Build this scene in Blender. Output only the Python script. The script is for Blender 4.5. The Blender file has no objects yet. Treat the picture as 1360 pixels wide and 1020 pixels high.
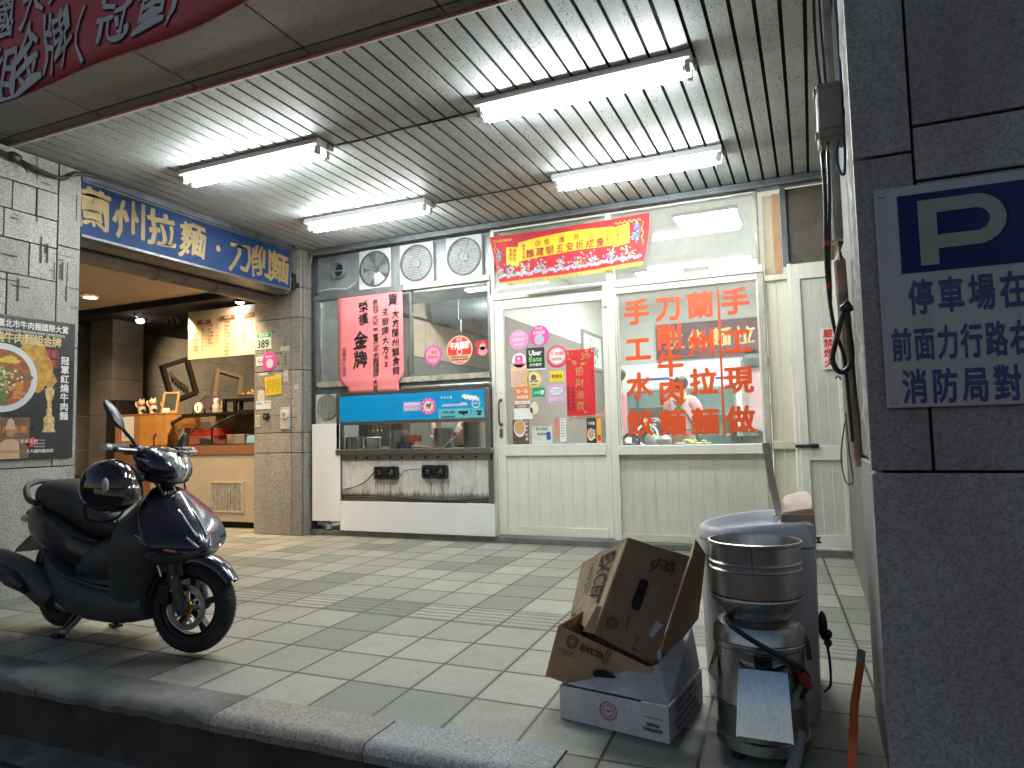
import bpy, bmesh, math, random
from mathutils import Vector, Matrix, Euler
random.seed(7)
S = bpy.context.scene
COL = S.collection
R_ = math.radians

# ---------------------------------------------------------------- camera
cam_d = bpy.data.cameras.new("camera")
cam_d.sensor_width = 36.0
cam_d.lens = 24.353
cam_d.clip_start = 0.05
cam_d.clip_end = 500
cam = bpy.data.objects.new("camera", cam_d)
COL.objects.link(cam)
cam.matrix_world = Matrix(((0.91707508, 0.04985661, 0.39558516, 0),
                           (0.39806138, -0.0577189, -0.91554119, 0),
                           (-0.02281304, 0.99708718, -0.07277856, 1.0),
                           (0, 0, 0, 1)))
S.camera = cam

# ---------------------------------------------------------------- dusk sky, faint low sun, exposure
w = bpy.data.worlds.new("World")
S.world = w
w.use_nodes = True
nt = w.node_tree
bg = nt.nodes["Background"]
sky = nt.nodes.new("ShaderNodeTexSky")
sky.sky_type = 'NISHITA'
sky.sun_disc = False
SUN_EL, SUN_AZ = R_(4.0), R_(25)
sky.sun_elevation = SUN_EL
sky.sun_rotation = SUN_AZ
sky.air_density = 1.0
sky.ozone_density = 2.2
sky.dust_density = 0.8
tint = nt.nodes.new("ShaderNodeMix"); tint.data_type = 'RGBA'; tint.blend_type = 'MULTIPLY'; tint.inputs[0].default_value = 1
tint.inputs[7].default_value = (1.32, .97, .90, 1)      # lilac dusk
nt.links.new(sky.outputs[0], tint.inputs[6])
nt.links.new(tint.outputs[2], bg.inputs[0])
bg.inputs[1].default_value = 0.115
sun_d = bpy.data.lights.new("sun", 'SUN')
sun_d.energy = 0.02
sun_d.angle = R_(12)
sun_d.color = (1, .8, .6)
sun = bpy.data.objects.new("sun", sun_d)
COL.objects.link(sun)
_d = Vector((math.sin(SUN_AZ) * math.cos(SUN_EL), math.cos(SUN_AZ) * math.cos(SUN_EL), math.sin(SUN_EL)))
sun.rotation_euler = _d.to_track_quat('Z', 'Y').to_euler()
sun.location = (0, -8, 6)
S.view_settings.view_transform = 'Standard'
S.view_settings.look = 'None'
S.view_settings.gamma = 1
S.view_settings.exposure = 0.8
S.cycles.max_bounces = 8
S.cycles.diffuse_bounces = 4
S.cycles.glossy_bounces = 4
S.cycles.transparent_max_bounces = 16
S.cycles.sample_clamp_indirect = 6
S.cycles.use_denoising = True
S.cycles.caustics_reflective = False
S.cycles.caustics_refractive = False

# ---------------------------------------------------------------- object helpers
def origin_of(p):
    v = Vector((0, 0, 0))
    while p is not None:
        v += Vector(p.location)
        p = p.parent
    return v

def tag(o, label=None, cat=None, group=None, kind=None):
    if label: o["label"] = label
    if cat: o["category"] = cat
    if group: o["group"] = group
    if kind: o["kind"] = kind
    return o

def thing(name, label, cat, loc=(0, 0, 0), group=None):
    o = bpy.data.objects.new(name, None)
    o.empty_display_size = .05
    COL.objects.link(o)
    o.location = loc
    return tag(o, label, cat, group)

def obj(name, bm, mats, parent=None, smooth=35, bevel=0, seg=2, label=None, cat=None, group=None, kind=None, subsurf=0):
    """bm is in world space (for an unmoved parent); becomes one mesh object"""
    if not isinstance(mats, (list, tuple)): mats = [mats]
    if parent is None:
        xs = [v.co for v in bm.verts]
        lo = Vector((min(v.x for v in xs), min(v.y for v in xs), min(v.z for v in xs)))
        hi = Vector((max(v.x for v in xs), max(v.y for v in xs), max(v.z for v in xs)))
        org = Vector(((lo.x + hi.x) / 2, (lo.y + hi.y) / 2, lo.z))
    else:
        org = origin_of(parent)
    bmesh.ops.translate(bm, verts=bm.verts, vec=-org)
    if smooth:
        bm.normal_update()
        for f in bm.faces: f.smooth = True
        lim = R_(smooth)
        for e in bm.edges:
            if len(e.link_faces) == 2:
                try: e.smooth = e.calc_face_angle() < lim
                except Exception: e.smooth = True
            else: e.smooth = True
    me = bpy.data.meshes.new(name)
    bm.to_mesh(me); bm.free()
    for m in mats: me.materials.append(m)
    o = bpy.data.objects.new(name, me)
    COL.objects.link(o)
    if parent is None: o.location = org
    else: o.parent = parent
    if bevel:
        b = o.modifiers.new("bevel", 'BEVEL')
        b.width = bevel; b.segments = seg; b.limit_method = 'ANGLE'; b.angle_limit = R_(50)
        b.harden_normals = False
    if subsurf:
        s = o.modifiers.new("sub", 'SUBSURF'); s.levels = subsurf; s.render_levels = subsurf
    return tag(o, label, cat, group, kind)

def copy_tree(o, parent=None):
    c = o.copy(); COL.objects.link(c); c.parent = parent
    for ch in o.children: copy_tree(ch, c)
    return c

BM = bmesh.new

def face(bm, pts, mi=0):
    f = bm.faces.new([bm.verts.new(p) for p in pts]); f.material_index = mi
    return f

def box(bm, x0, x1, y0, y1, z0, z1, mi=0, M=None):
    vs = [Vector((x, y, z)) for z in (z0, z1) for y in (y0, y1) for x in (x0, x1)]
    if M is not None: vs = [M @ v for v in vs]
    v = [bm.verts.new(p) for p in vs]
    for q in ((0, 2, 3, 1), (4, 5, 7, 6), (0, 1, 5, 4), (2, 6, 7, 3), (0, 4, 6, 2), (1, 3, 7, 5)):
        f = bm.faces.new([v[i] for i in q]); f.material_index = mi

def ringloft(bm, rings, caps=True, mi=0, closed=False):
    vr = [[bm.verts.new(p) for p in r] for r in rings]
    n = len(vr[0])
    pairs = list(zip(vr[:-1], vr[1:]))
    if closed: pairs.append((vr[-1], vr[0]))
    for a, b in pairs:
        for i in range(n):
            j = (i + 1) % n
            f = bm.faces.new((a[i], a[j], b[j], b[i])); f.material_index = mi
    if caps and not closed:
        f = bm.faces.new(list(reversed(vr[0]))); f.material_index = mi
        f = bm.faces.new(vr[-1]); f.material_index = mi

def frame_axes(d):
    d = Vector(d).normalized()
    up = Vector((0, 0, 1)) if abs(d.z) < .95 else Vector((1, 0, 0))
    a = d.cross(up).normalized()
    return a, a.cross(d).normalized()

def cyl(bm, p0, p1, r0, r1=None, n=16, mi=0, caps=True):
    p0, p1 = Vector(p0), Vector(p1)
    r1 = r0 if r1 is None else r1
    a, b = frame_axes(p1 - p0)
    ring = lambda p, r: [p + a * (r * math.cos(2 * math.pi * i / n)) + b * (r * math.sin(2 * math.pi * i / n)) for i in range(n)]
    ringloft(bm, [ring(p0, r0), ring(p1, r1)], caps, mi)

def smoothpath(pts, k=4):
    pts = [Vector(p) for p in pts]
    out = []
    for i in range(len(pts) - 1):
        p0 = pts[max(i - 1, 0)]; p1 = pts[i]; p2 = pts[i + 1]; p3 = pts[min(i + 2, len(pts) - 1)]
        for s in range(k):
            t = s / k
            out.append(.5 * ((2 * p1) + (p2 - p0) * t + (2 * p0 - 5 * p1 + 4 * p2 - p3) * t * t + (3 * p1 - p0 - 3 * p2 + p3) * t ** 3))
    out.append(pts[-1])
    return out

def tube(bm, pts, r, n=8, mi=0, k=4, flat=1.0):
    P = smoothpath(pts, k) if k > 1 else [Vector(p) for p in pts]
    N = len(P)
    rr = r if isinstance(r, (list, tuple)) else None
    prev = None; rings = []
    for i, p in enumerate(P):
        d = (P[min(i + 1, N - 1)] - P[max(i - 1, 0)])
        if d.length < 1e-9: d = Vector((0, 0, 1))
        d.normalize()
        if prev is None: a, b = frame_axes(d)
        else:
            a = prev - d * prev.dot(d)
            if a.length < 1e-6: a, b = frame_axes(d)
            a.normalize(); b = d.cross(a)
        prev = a
        if rr:
            t = i / (N - 1) * (len(rr) - 1); q = min(int(t), len(rr) - 2)
            R = rr[q] + (rr[q + 1] - rr[q]) * (t - q)
        else: R = r
        rings.append([p + a * (R * math.cos(2 * math.pi * j / n)) + b * (R * flat * math.sin(2 * math.pi * j / n)) for j in range(n)])
    ringloft(bm, rings, True, mi)

def lathe(bm, prof, c=(0, 0, 0), n=32, mi=0, axis='z', caps=True):
    c = Vector(c); rings = []
    for r, h in prof:
        ring = []
        for i in range(n):
            t = 2 * math.pi * i / n
            u, v = r * math.cos(t), r * math.sin(t)
            ring.append(c + (Vector((u, v, h)) if axis == 'z' else Vector((u, h, v)) if axis == 'y' else Vector((h, u, v))))
        rings.append(ring)
    ringloft(bm, rings, caps, mi)

def prism(bm, poly, vec, mi=0):
    """poly: 3D points, extruded by vec"""
    vec = Vector(vec)
    a = [bm.verts.new(p) for p in poly]; b = [bm.verts.new(Vector(p) + vec) for p in poly]
    n = len(a)
    for f in ([bm.faces.new(list(reversed(a)))], [bm.faces.new(b)]): f[0].material_index = mi
    for i in range(n):
        j = (i + 1) % n
        f = bm.faces.new((a[i], a[j], b[j], b[i])); f.material_index = mi

def ellipsoid(bm, c, rx, ry, rz, nu=16, nv=10, mi=0, M=None):
    c = Vector(c); rings = []
    for j in range(nv + 1):
        p = math.pi * (j + (.02 if j == 0 else -.02 if j == nv else 0)) / nv
        ring = []
        for i in range(nu):
            t = 2 * math.pi * i / nu
            v = Vector((rx * math.sin(p) * math.cos(t), ry * math.sin(p) * math.sin(t), -rz * math.cos(p)))
            ring.append(c + (M @ v if M is not None else v))
        rings.append(ring)
    ringloft(bm, rings, True, mi)

def disc(bm, c, r, axis='y', n=32, mi=0, sx=1, rin=None, wave=0, nw=12):
    """flat disc / annulus facing along axis"""
    c = Vector(c)
    def pt(t, R):
        R = R * (1 + wave * math.cos(nw * t))
        u, v = R * math.cos(t) * sx, R * math.sin(t)
        return c + (Vector((u, 0, v)) if axis == 'y' else Vector((0, u, v)) if axis == 'x' else Vector((u, v, 0)))
    o = [bm.verts.new(pt(2 * math.pi * i / n, r)) for i in range(n)]
    if rin is None:
        f = bm.faces.new(o); f.material_index = mi
    else:
        q = [bm.verts.new(pt(2 * math.pi * i / n, rin)) for i in range(n)]
        for i in range(n):
            j = (i + 1) % n
            f = bm.faces.new((o[i], o[j], q[j], q[i])); f.material_index = mi

# ---------------------------------------------------------------- lettering
_fc = bpy.data.curves.new("glyphs", 'FONT')
_fc.resolution_u = 3
_fo = bpy.data.objects.new("glyphs", _fc)
_cache = {}
def glyph(s, bold):
    key = (s, bold)
    if key not in _cache:
        _fc.body = s; _fc.size = 1; _fc.offset = bold
        me = _fo.to_mesh()
        _cache[key] = ([v.co.copy() for v in me.vertices], [list(p.vertices) for p in me.polygons])
        _fo.to_mesh_clear()
    return _cache[key]

def put(bm, s, cx, cz, wd, ht, to3d, bold=0.0, fit=False, mi=0, brush=0.0, slant=0.0):
    """write s centred at (cx, cz), em size wd x ht (or its outline stretched to wd x ht when fit)"""
    vs, fs = glyph(s, 0.0)
    if not vs: return
    x0 = min(v.x for v in vs); x1 = max(v.x for v in vs); y0 = min(v.y for v in vs); y1 = max(v.y for v in vs)
    if fit: sx, sy = wd / max(x1 - x0, 1e-6), ht / max(y1 - y0, 1e-6); mx, my = (x0 + x1) / 2, (y0 + y1) / 2
    else: sx, sy = wd, ht; mx, my = .5, .36
    ph = (cx * 37.1 + cz * 91.7) % 6.28
    pts = []
    for v in vs:
        u, t = v.x - mx, v.y - my
        if brush:
            u += brush * .05 * math.sin(7 * t + ph) + brush * .02 * math.sin(17 * u + 2 * ph)
            t += brush * .05 * math.sin(6 * u + 1.7 * ph) + brush * .10 * u
        u += slant * t
        pts.append((cx + u * sx, cz + t * sy))
    # strokes are thickened by a ring of shifted copies, each a hair in front of the last
    big = min(wd, ht)
    n_ = 0 if bold < .004 else (8 if big > .14 else 5 if big > .04 else 2)
    bx, by = (bold * sx, bold * sy) if not fit else (bold * sy * .9, bold * sy)
    sh = [(0, 0)] + [(bx * math.cos(6.2832 * k / n_), by * math.sin(6.2832 * k / n_)) for k in range(n_)] if n_ else [(0, 0)]
    o0 = to3d(cx, cz); nrm = (to3d(cx + .01, cz) - o0).cross(to3d(cx, cz + .01) - o0).normalized()
    for q, (dx, dz) in enumerate(sh):
        nv = [bm.verts.new(to3d(x + dx, z + dz) + nrm * (q * .00006)) for x, z in pts]
        for f in fs:
            try:
                r = bm.faces.new([nv[i] for i in f]); r.material_index = mi
            except ValueError: pass

def fac(y): return lambda u, v: Vector((u, y, v))          # on a wall facing the street
def side(x): return lambda u, v: Vector((x, u, v))         # on a wall facing +x

def column_text(bm, s, cx, ztop, size, pitch, to3d, **k):
    for i, ch in enumerate(s):
        if ch != ' ': put(bm, ch, cx, ztop - size / 2 - i * pitch, size, size, to3d, **k)

def row_text(bm, s, x0, cz, size, pitch, to3d, ht=None, **k):
    for i, ch in enumerate(s):
        if ch != ' ': put(bm, ch, x0 + size / 2 + i * pitch, cz, size, ht or size, to3d, **k)

def rect(bm, x0, x1, z0, z1, y, mi=0):
    face(bm, [(x0, y, z0), (x1, y, z0), (x1, y, z1), (x0, y, z1)], mi)
def rects(bm, y0, y1, z0, z1, x, mi=0):
    face(bm, [(x, y0, z0), (x, y1, z0), (x, y1, z1), (x, y0, z1)], mi)

# ---------------------------------------------------------------- materials
def nodes(name):
    m = bpy.data.materials.new(name); m.use_nodes = True
    t = m.node_tree
    return m, t, t.nodes["Principled BSDF"]

def lk(t, a, b): t.links.new(a, b)
def nd(t, kind, **kw):
    n = t.nodes.new(kind)
    for k, v in kw.items(): setattr(n, k, v)
    return n
def col4(c): return (c[0], c[1], c[2], 1)
def noise(t, scale, detail=3, rough=.6, vec=None, stretch=None):
    n = nd(t, "ShaderNodeTexNoise"); n.inputs["Scale"].default_value = scale
    n.inputs["Detail"].default_value = detail; n.inputs["Roughness"].default_value = rough
    c = nd(t, "ShaderNodeTexCoord")
    src = c.outputs["Object"]
    if stretch:
        mp = nd(t, "ShaderNodeMapping"); mp.inputs["Scale"].default_value = stretch
        lk(t, src, mp.inputs[0]); src = mp.outputs[0]
    lk(t, src, n.inputs["Vector"])
    return n
def ramp(t, src, stops):
    r = nd(t, "ShaderNodeValToRGB")
    el = r.color_ramp.elements
    el[0].position, el[0].color = stops[0][0], col4(stops[0][1])
    el[1].position, el[1].color = stops[-1][0], col4(stops[-1][1])
    for p, c in stops[1:-1]:
        e = el.new(p); e.color = col4(c)
    lk(t, src, r.inputs[0]); return r
def mixc(t, fac_, a, b, mode='MIX'):
    m = nd(t, "ShaderNodeMix"); m.data_type = 'RGBA'; m.blend_type = mode
    for sock, v in ((m.inputs[0], fac_), (m.inputs[6], a), (m.inputs[7], b)):
        if hasattr(v, "links") or isinstance(v, bpy.types.NodeSocket): lk(t, v, sock)
        elif isinstance(v, (tuple, list)): sock.default_value = col4(v)
        else: sock.default_value = v
    return m.outputs[2]
def bumpn(t, b, src, strength, dist=.01):
    n = nd(t, "ShaderNodeBump"); n.inputs["Strength"].default_value = strength; n.inputs["Distance"].default_value = dist
    lk(t, src, n.inputs["Height"]); lk(t, n.outputs[0], b.inputs["Normal"])

def M(name, c, rough=.5, metal=0, var=.12, scale=6, bump=.0, bscale=80, dirt=0, dirtc=(.06, .05, .04), streak=False, coat=0, spec=.5):
    """one plain material with uneven tone, uneven gloss and optional grime"""
    m, t, b = nodes(name)
    n1 = noise(t, scale, 4)
    lo = tuple(max(0, x * (1 - var)) for x in c); hi = tuple(min(1, x * (1 + var)) for x in c)
    r = ramp(t, n1.outputs[0], [(.3, lo), (.7, hi)])
    src = r.outputs[0]
    if dirt:
        n2 = noise(t, scale * 1.7, 6, .7, stretch=(6, 6, .5) if streak else None)
        d = ramp(t, n2.outputs[0], [(.5, (0, 0, 0)), (.72, (dirt, dirt, dirt))])
        src = mixc(t, d.outputs[0], src, dirtc)
    lk(t, src, b.inputs["Base Color"])
    rr = ramp(t, noise(t, scale * 2.3, 3).outputs[0], [(.3, (max(0, rough - .08),) * 3), (.7, (min(1, rough + .08),) * 3)])
    lk(t, rr.outputs[0], b.inputs["Roughness"])
    b.inputs["Metallic"].default_value = metal
    b.inputs["Specular IOR Level"].default_value = spec
    if coat: b.inputs["Coat Weight"].default_value = coat; b.inputs["Coat Roughness"].default_value = .05
    if bump: bumpn(t, b, noise(t, bscale, 3).outputs[0], bump, .004)
    return m

def EMIT(name, c, s):
    m, t, b = nodes(name)
    b.inputs["Base Color"].default_value = (.8, .8, .8, 1)
    b.inputs["Emission Color"].default_value = col4(c)
    b.inputs["Emission Strength"].default_value = s
    return m

def GLASS(name, tint=(.96, .98, .97), ior=1.45, haze=0.0):
    m = bpy.data.materials.new(name); m.use_nodes = True
    t = m.node_tree; t.nodes.remove(t.nodes["Principled BSDF"])
    tr = nd(t, "ShaderNodeBsdfTransparent"); tr.inputs[0].default_value = col4(tint)
    gl = nd(t, "ShaderNodeBsdfGlossy"); gl.inputs["Roughness"].default_value = .015
    fr = nd(t, "ShaderNodeFresnel"); fr.inputs[0].default_value = ior
    mx = nd(t, "ShaderNodeMixShader")
    lk(t, fr.outputs[0], mx.inputs[0]); lk(t, tr.outputs[0], mx.inputs[1]); lk(t, gl.outputs[0], mx.inputs[2])
    out = mx.outputs[0]
    if haze:
        df = nd(t, "ShaderNodeBsdfDiffuse"); df.inputs[0].default_value = (.8, .8, .78, 1)
        m2 = nd(t, "ShaderNodeMixShader")
        h = ramp(t, noise(t, 3, 5).outputs[0], [(.35, (haze * .3,) * 3), (.75, (haze,) * 3)])
        lk(t, h.outputs[0], m2.inputs[0]); lk(t, out, m2.inputs[1]); lk(t, df.outputs[0], m2.inputs[2]); out = m2.outputs[0]
    lk(t, out, t.nodes["Material Output"].inputs[0])
    return m

def GRANITE(name, base=(.30, .295, .28), contrast=.55, grime=.5, sc=1.0, tint=(.10, .085, .07), bump=.25, speck=.30):
    m, t, b = nodes(name)
    v = nd(t, "ShaderNodeTexVoronoi"); v.inputs["Scale"].default_value = 210 * sc
    c = nd(t, "ShaderNodeTexCoord"); lk(t, c.outputs["Object"], v.inputs["Vector"])
    n1 = noise(t, 130 * sc, 4, .7)
    sp = ramp(t, n1.outputs[0], [(.34, tuple(x * (1 - contrast) for x in base)), (.48, base), (.66, tuple(min(1, x * (1 + contrast)) for x in base))])
    vv = nd(t, "ShaderNodeSeparateColor"); lk(t, v.outputs["Color"], vv.inputs[0])
    dk = ramp(t, vv.outputs[0], [(.0, (speck,) * 3), (.18, (1, 1, 1))])
    cc = mixc(t, 1.0, sp.outputs[0], dk.outputs[0], 'MULTIPLY')
    isl = nd(t, "ShaderNodeNewGeometry"); cc = mixc(t, 1.0, cc, ramp(t, isl.outputs["Random Per Island"], [(0, (.78,) * 3), (1, (1.18,) * 3)]).outputs[0], 'MULTIPLY')
    n2 = noise(t, 2.2, 6, .7, stretch=(1, 1, .45))
    d = ramp(t, n2.outputs[0], [(.42, (0, 0, 0)), (.78, (grime,) * 3)])
    lk(t, mixc(t, d.outputs[0], cc, tint), b.inputs["Base Color"])
    b.inputs["Roughness"].default_value = .55
    bumpn(t, b, n1.outputs[0], bump, .002)
    return m

def TILES(name):
    """square pavers with grout, tone varying from tile to tile, one row of ribbed guide tiles"""
    m, t, b = nodes(name)
    g = nd(t, "ShaderNodeNewGeometry"); sp = nd(t, "ShaderNodeSeparateXYZ"); lk(t, g.outputs["Position"], sp.inputs[0])
    def mth(op, a, bb=None, c=None):
        n = nd(t, "ShaderNodeMath", operation=op)
        for i, v in enumerate((a, bb, c)):
            if v is None: continue
            if isinstance(v, (int, float)): n.inputs[i].default_value = v
            else: lk(t, v, n.inputs[i])
        return n.outputs[0]
    xs = mth('ADD', sp.outputs[0], mth('MULTIPLY', mth('SUBTRACT', sp.outputs[1], 3.38), .05))
    u = mth('DIVIDE', mth('ADD', xs, 1.285 + .286 * 60), .286)
    v = mth('DIVIDE', mth('SUBTRACT', sp.outputs[1], 2.119 - .3135 * 40), .3135)
    fu, fv = mth('FRACT', u), mth('FRACT', v)
    iu, iv = mth('FLOOR', u), mth('FLOOR', v)
    cb = nd(t, "ShaderNodeCombineXYZ"); lk(t, iu, cb.inputs[0]); lk(t, iv, cb.inputs[1])
    wn = nd(t, "ShaderNodeTexWhiteNoise"); wn.noise_dimensions = '3D'; lk(t, cb.outputs[0], wn.inputs[0])
    tone = ramp(t, wn.outputs["Value"], [(0, (.215, .235, .195)), (.22, (.26, .28, .232)), (.25, (.345, .348, .295)), (.72, (.40, .40, .338)), (1, (.46, .452, .38))])
    fine = noise(t, 95, 5, .8); big = noise(t, 1.6, 6, .7); mid = noise(t, 14, 5, .7)
    c1 = mixc(t, 1.0, tone.outputs[0], ramp(t, fine.outputs[0], [(.32, (.62,) * 3), (.66, (1.2,) * 3)]).outputs[0], 'MULTIPLY')
    c1 = mixc(t, 1.0, c1, ramp(t, mid.outputs[0], [(.3, (.86,) * 3), (.7, (1.06,) * 3)]).outputs[0], 'MULTIPLY')
    c1 = mixc(t, ramp(t, big.outputs[0], [(.45, (0, 0, 0)), (.8, (.42,) * 3)]).outputs[0], c1, (.17, .165, .14))
    c1 = mixc(t, ramp(t, noise(t, 5.5, 8, .8).outputs[0], [(.5, (0, 0, 0)), (.75, (.35,) * 3)]).outputs[0], c1, (.15, .14, .115))
    # dark gum spots
    sp2 = noise(t, 42, 2, .5)
    c1 = mixc(t, ramp(t, sp2.outputs[0], [(.73, (0, 0, 0)), (.77, (.55,) * 3)]).outputs[0], c1, (.10, .095, .085))
    # ribs of the guide row (row index 44 = y 3.37..3.69)
    isrow = mth('COMPARE', iv, 44.0, .3)
    rib = mth('SINE', mth('MULTIPLY', fv, 2 * math.pi * 5))
    ribm = mth('MULTIPLY', isrow, mth('GREATER_THAN', rib, .1))
    c1 = mixc(t, mth('MULTIPLY', ribm, .62), c1, (.12, .115, .10))
    # grout
    e1 = mth('MINIMUM', mth('MINIMUM', fu, mth('SUBTRACT', 1, fu)), mth('MINIMUM', fv, mth('SUBTRACT', 1, fv)))
    ed = nd(t, "ShaderNodeMapRange"); lk(t, e1, ed.inputs[0]); ed.inputs[1].default_value = .015; ed.inputs[2].default_value = .07; ed.inputs[3].default_value = .30; ed.inputs[4].default_value = 0
    c1 = mixc(t, ed.outputs[0], c1, (.14, .13, .105))
    gr = mth('LESS_THAN', mth('ADD', e1, mth('MULTIPLY', fine.outputs[0], .006)), .0215)
    lk(t, mixc(t, gr, c1, (.022, .022, .017)), b.inputs["Base Color"])
    rg = ramp(t, mid.outputs[0], [(.3, (.42,) * 3), (.7, (.62,) * 3)])
    lk(t, rg.outputs[0], b.inputs["Roughness"])
    h = mth('SUBTRACT', mth('MULTIPLY', fine.outputs[0], .12), mth('ADD', gr, mth('MULTIPLY', mth('MULTIPLY', isrow, rib), .35)))
    bumpn(t, b, h, .5, .004)
    return m

def CARD(name, base):
    m, t, b = nodes(name)
    n = noise(t, 9, 5); f = noise(t, 150, 2, .5, stretch=(1, 1, .12))
    c = ramp(t, n.outputs[0], [(.3, tuple(x * .82 for x in base)), (.7, tuple(x * 1.12 for x in base))])
    c2 = mixc(t, 1.0, c.outputs[0], ramp(t, f.outputs[0], [(.3, (.92,) * 3), (.7, (1.06,) * 3)]).outputs[0], 'MULTIPLY')
    lk(t, c2, b.inputs["Base Color"]); b.inputs["Roughness"].default_value = .8
    bumpn(t, b, f.outputs[0], .12, .002)
    return m

def STEEL(name, c=(.52, .52, .51), rough=.24, dirt=.35, stretch=(4, 4, .15), aniso=True):
    m, t, b = nodes(name)
    n = noise(t, 40, 4, .6, stretch=stretch); n2 = noise(t, 4, 6, .7)
    cc = ramp(t, n.outputs[0], [(.3, tuple(x * .85 for x in c)), (.7, tuple(min(1, x * 1.12) for x in c))])
    d = ramp(t, n2.outputs[0], [(.45, (0, 0, 0)), (.8, (dirt,) * 3)])
    lk(t, mixc(t, d.outputs[0], cc.outputs[0], (.16, .14, .12)), b.inputs["Base Color"])
    b.inputs["Metallic"].default_value = 1
    rr = ramp(t, n2.outputs[0], [(.3, (rough,) * 3), (.75, (rough + .22,) * 3)])
    lk(t, rr.outputs[0], b.inputs["Roughness"])
    bumpn(t, b, n.outputs[0], .015, .001)
    return m

def GRIMY(name, base, grime, z0=0, amount=.8, rust=None):
    """white sheet with brown-black runs and smears"""
    m, t, b = nodes(name)
    n1 = noise(t, 7, 8, .75, stretch=(5, 5, .5)); n2 = noise(t, 5, 8, .75); n3 = noise(t, 60, 4, .7)
    a = ramp(t, n1.outputs[0], [(.45, (0, 0, 0)), (.75, (amount,) * 3)])
    c = mixc(t, a.outputs[0], base, grime)
    a2 = ramp(t, n2.outputs[0], [(.5, (0, 0, 0)), (.72, (amount * .8,) * 3)])
    c = mixc(t, a2.outputs[0], c, tuple(x * .6 for x in grime))
    a3 = ramp(t, n3.outputs[0], [(.62, (0, 0, 0)), (.75, (.5,) * 3)])
    c = mixc(t, a3.outputs[0], c, tuple(x * .7 for x in grime))
    tc = nd(t, "ShaderNodeTexCoord"); sx_ = nd(t, "ShaderNodeSeparateXYZ"); lk(t, tc.outputs["Object"], sx_.inputs[0])
    ad = nd(t, "ShaderNodeMath", operation='MULTIPLY_ADD'); lk(t, n1.outputs[0], ad.inputs[0]); ad.inputs[1].default_value = -.16; lk(t, sx_.outputs[2], ad.inputs[2])
    a4 = ramp(t, ad.outputs[0], [(.0, (.92,) * 3), (.045, (0, 0, 0))])
    c = mixc(t, a4.outputs[0], c, tuple(x * .35 for x in grime))
    lk(t, c, b.inputs["Base Color"]); b.inputs["Roughness"].default_value = .5
    return m

tiles = TILES("paver_tiles")
granite = GRANITE("grey_granite")
granite_dk = GRANITE("dark_granite", (.22, .215, .23), .6, .35, .8, (.09, .08, .085))
granite_lt = GRANITE("light_kerb_granite", (.34, .36, .37), .6, .3, .9)
granite_tan = GRANITE("tan_kerb_granite", (.28, .255, .22), .5, .35, .8)
concrete = M("rough_cement", (.19, .185, .175), .85, var=.35, scale=5, bump=.8, bscale=60, dirt=.5)
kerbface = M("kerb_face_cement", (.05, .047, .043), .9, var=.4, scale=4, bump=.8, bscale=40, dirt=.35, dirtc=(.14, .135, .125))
asphalt = M("asphalt", (.045, .045, .047), .85, var=.35, scale=3, bump=.9, bscale=140, dirt=.3, dirtc=(.11, .11, .105))
soffit_m = GRANITE("stone_soffit", (.172, .182, .195), .22, .45, .8, (.10, .095, .09), .1)
dark_gap = M("dark_gap", (.012, .012, .012), .9, var=.2)
alu_dk = M("dark_aluminium", (.13, .15, .165), .4, .6, var=.25, scale=5, dirt=.5)
alu_grey = M("grey_aluminium", (.25, .26, .26), .4, .6, var=.2, scale=5, dirt=.45, streak=True)
sheet_grey = M("grey_sheet_metal", (.21, .235, .25), .42, .3, var=.2, scale=4, dirt=.55, streak=True)
cream = M("cream_paint", (.80, .785, .705), .42, var=.05, scale=3, dirt=.18, dirtc=(.42, .36, .25), streak=True)
cream2 = M("pale_cream_board", (.72, .69, .54), .5, var=.06, scale=3, dirt=.25, dirtc=(.35, .28, .18), streak=True)
weathered = M("weathered_frame", (.46, .44, .36), .6, var=.25, scale=12, dirt=.8, dirtc=(.20, .16, .10), streak=True)
white_pl = M("white_plastic_board", (.86, .87, .89), .35, var=.03, scale=3, dirt=.10, dirtc=(.5, .5, .48), streak=True)
white_p = M("white_paint", (.80, .80, .78), .45, var=.04, scale=4, dirt=.15, dirtc=(.45, .42, .36))
black_pl = M("black_plastic", (.018, .018, .02), .42, var=.3, scale=20)
black_m = M("black_metal", (.02, .02, .022), .35, .5, var=.3, scale=12)
rubber = M("tyre_rubber", (.014, .014, .015), .8, var=.3, scale=30, bump=.3)
steel = STEEL("brushed_steel")
steel_dk = STEEL("dull_steel", (.30, .29, .28), .32, .5)
chrome = STEEL("bright_steel", (.75, .75, .75), .12, .1)
grime_white = GRIMY("greasy_white_sheet", (.70, .69, .64), (.24, .21, .17), amount=.6)
glass = GLASS("window_glass")
glass_m = GLASS("hazed_window_glass", (.97, .99, .98), 1.45, .16)  # white haze mixed in as a light veil over the dark rooms behind
glass_d = GLASS("dirty_glass", (.9, .94, .93), 1.5, .10)
red_v = M("orange_red_vinyl", (.70, .085, .018), .4, var=.05)
ink = M("black_ink", (.012, .012, .014), .6, var=.2)
white_ink = M("white_ink", (.82, .82, .82), .5, var=.04)
gold = M("gold_paint", (.62, .42, .13), .38, .25, var=.12, scale=14)

# ================================================================ SETTING
bm = BM(); face(bm, [(-80, -80, -.262), (80, -80, -.262), (80, 1.975, -.262), (-80, 1.975, -.262)])
obj("road", bm, asphalt, kind="structure")
bm = BM(); face(bm, [(-14, 2.14, 0), (8, 2.14, 0), (8, 13, 0), (-14, 13, 0)])
face(bm, [(-.76, 1.945, 0), (8, 1.945, 0), (8, 2.14, 0), (-.76, 2.14, 0)])
obj("pavement", bm, tiles, kind="structure")
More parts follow.
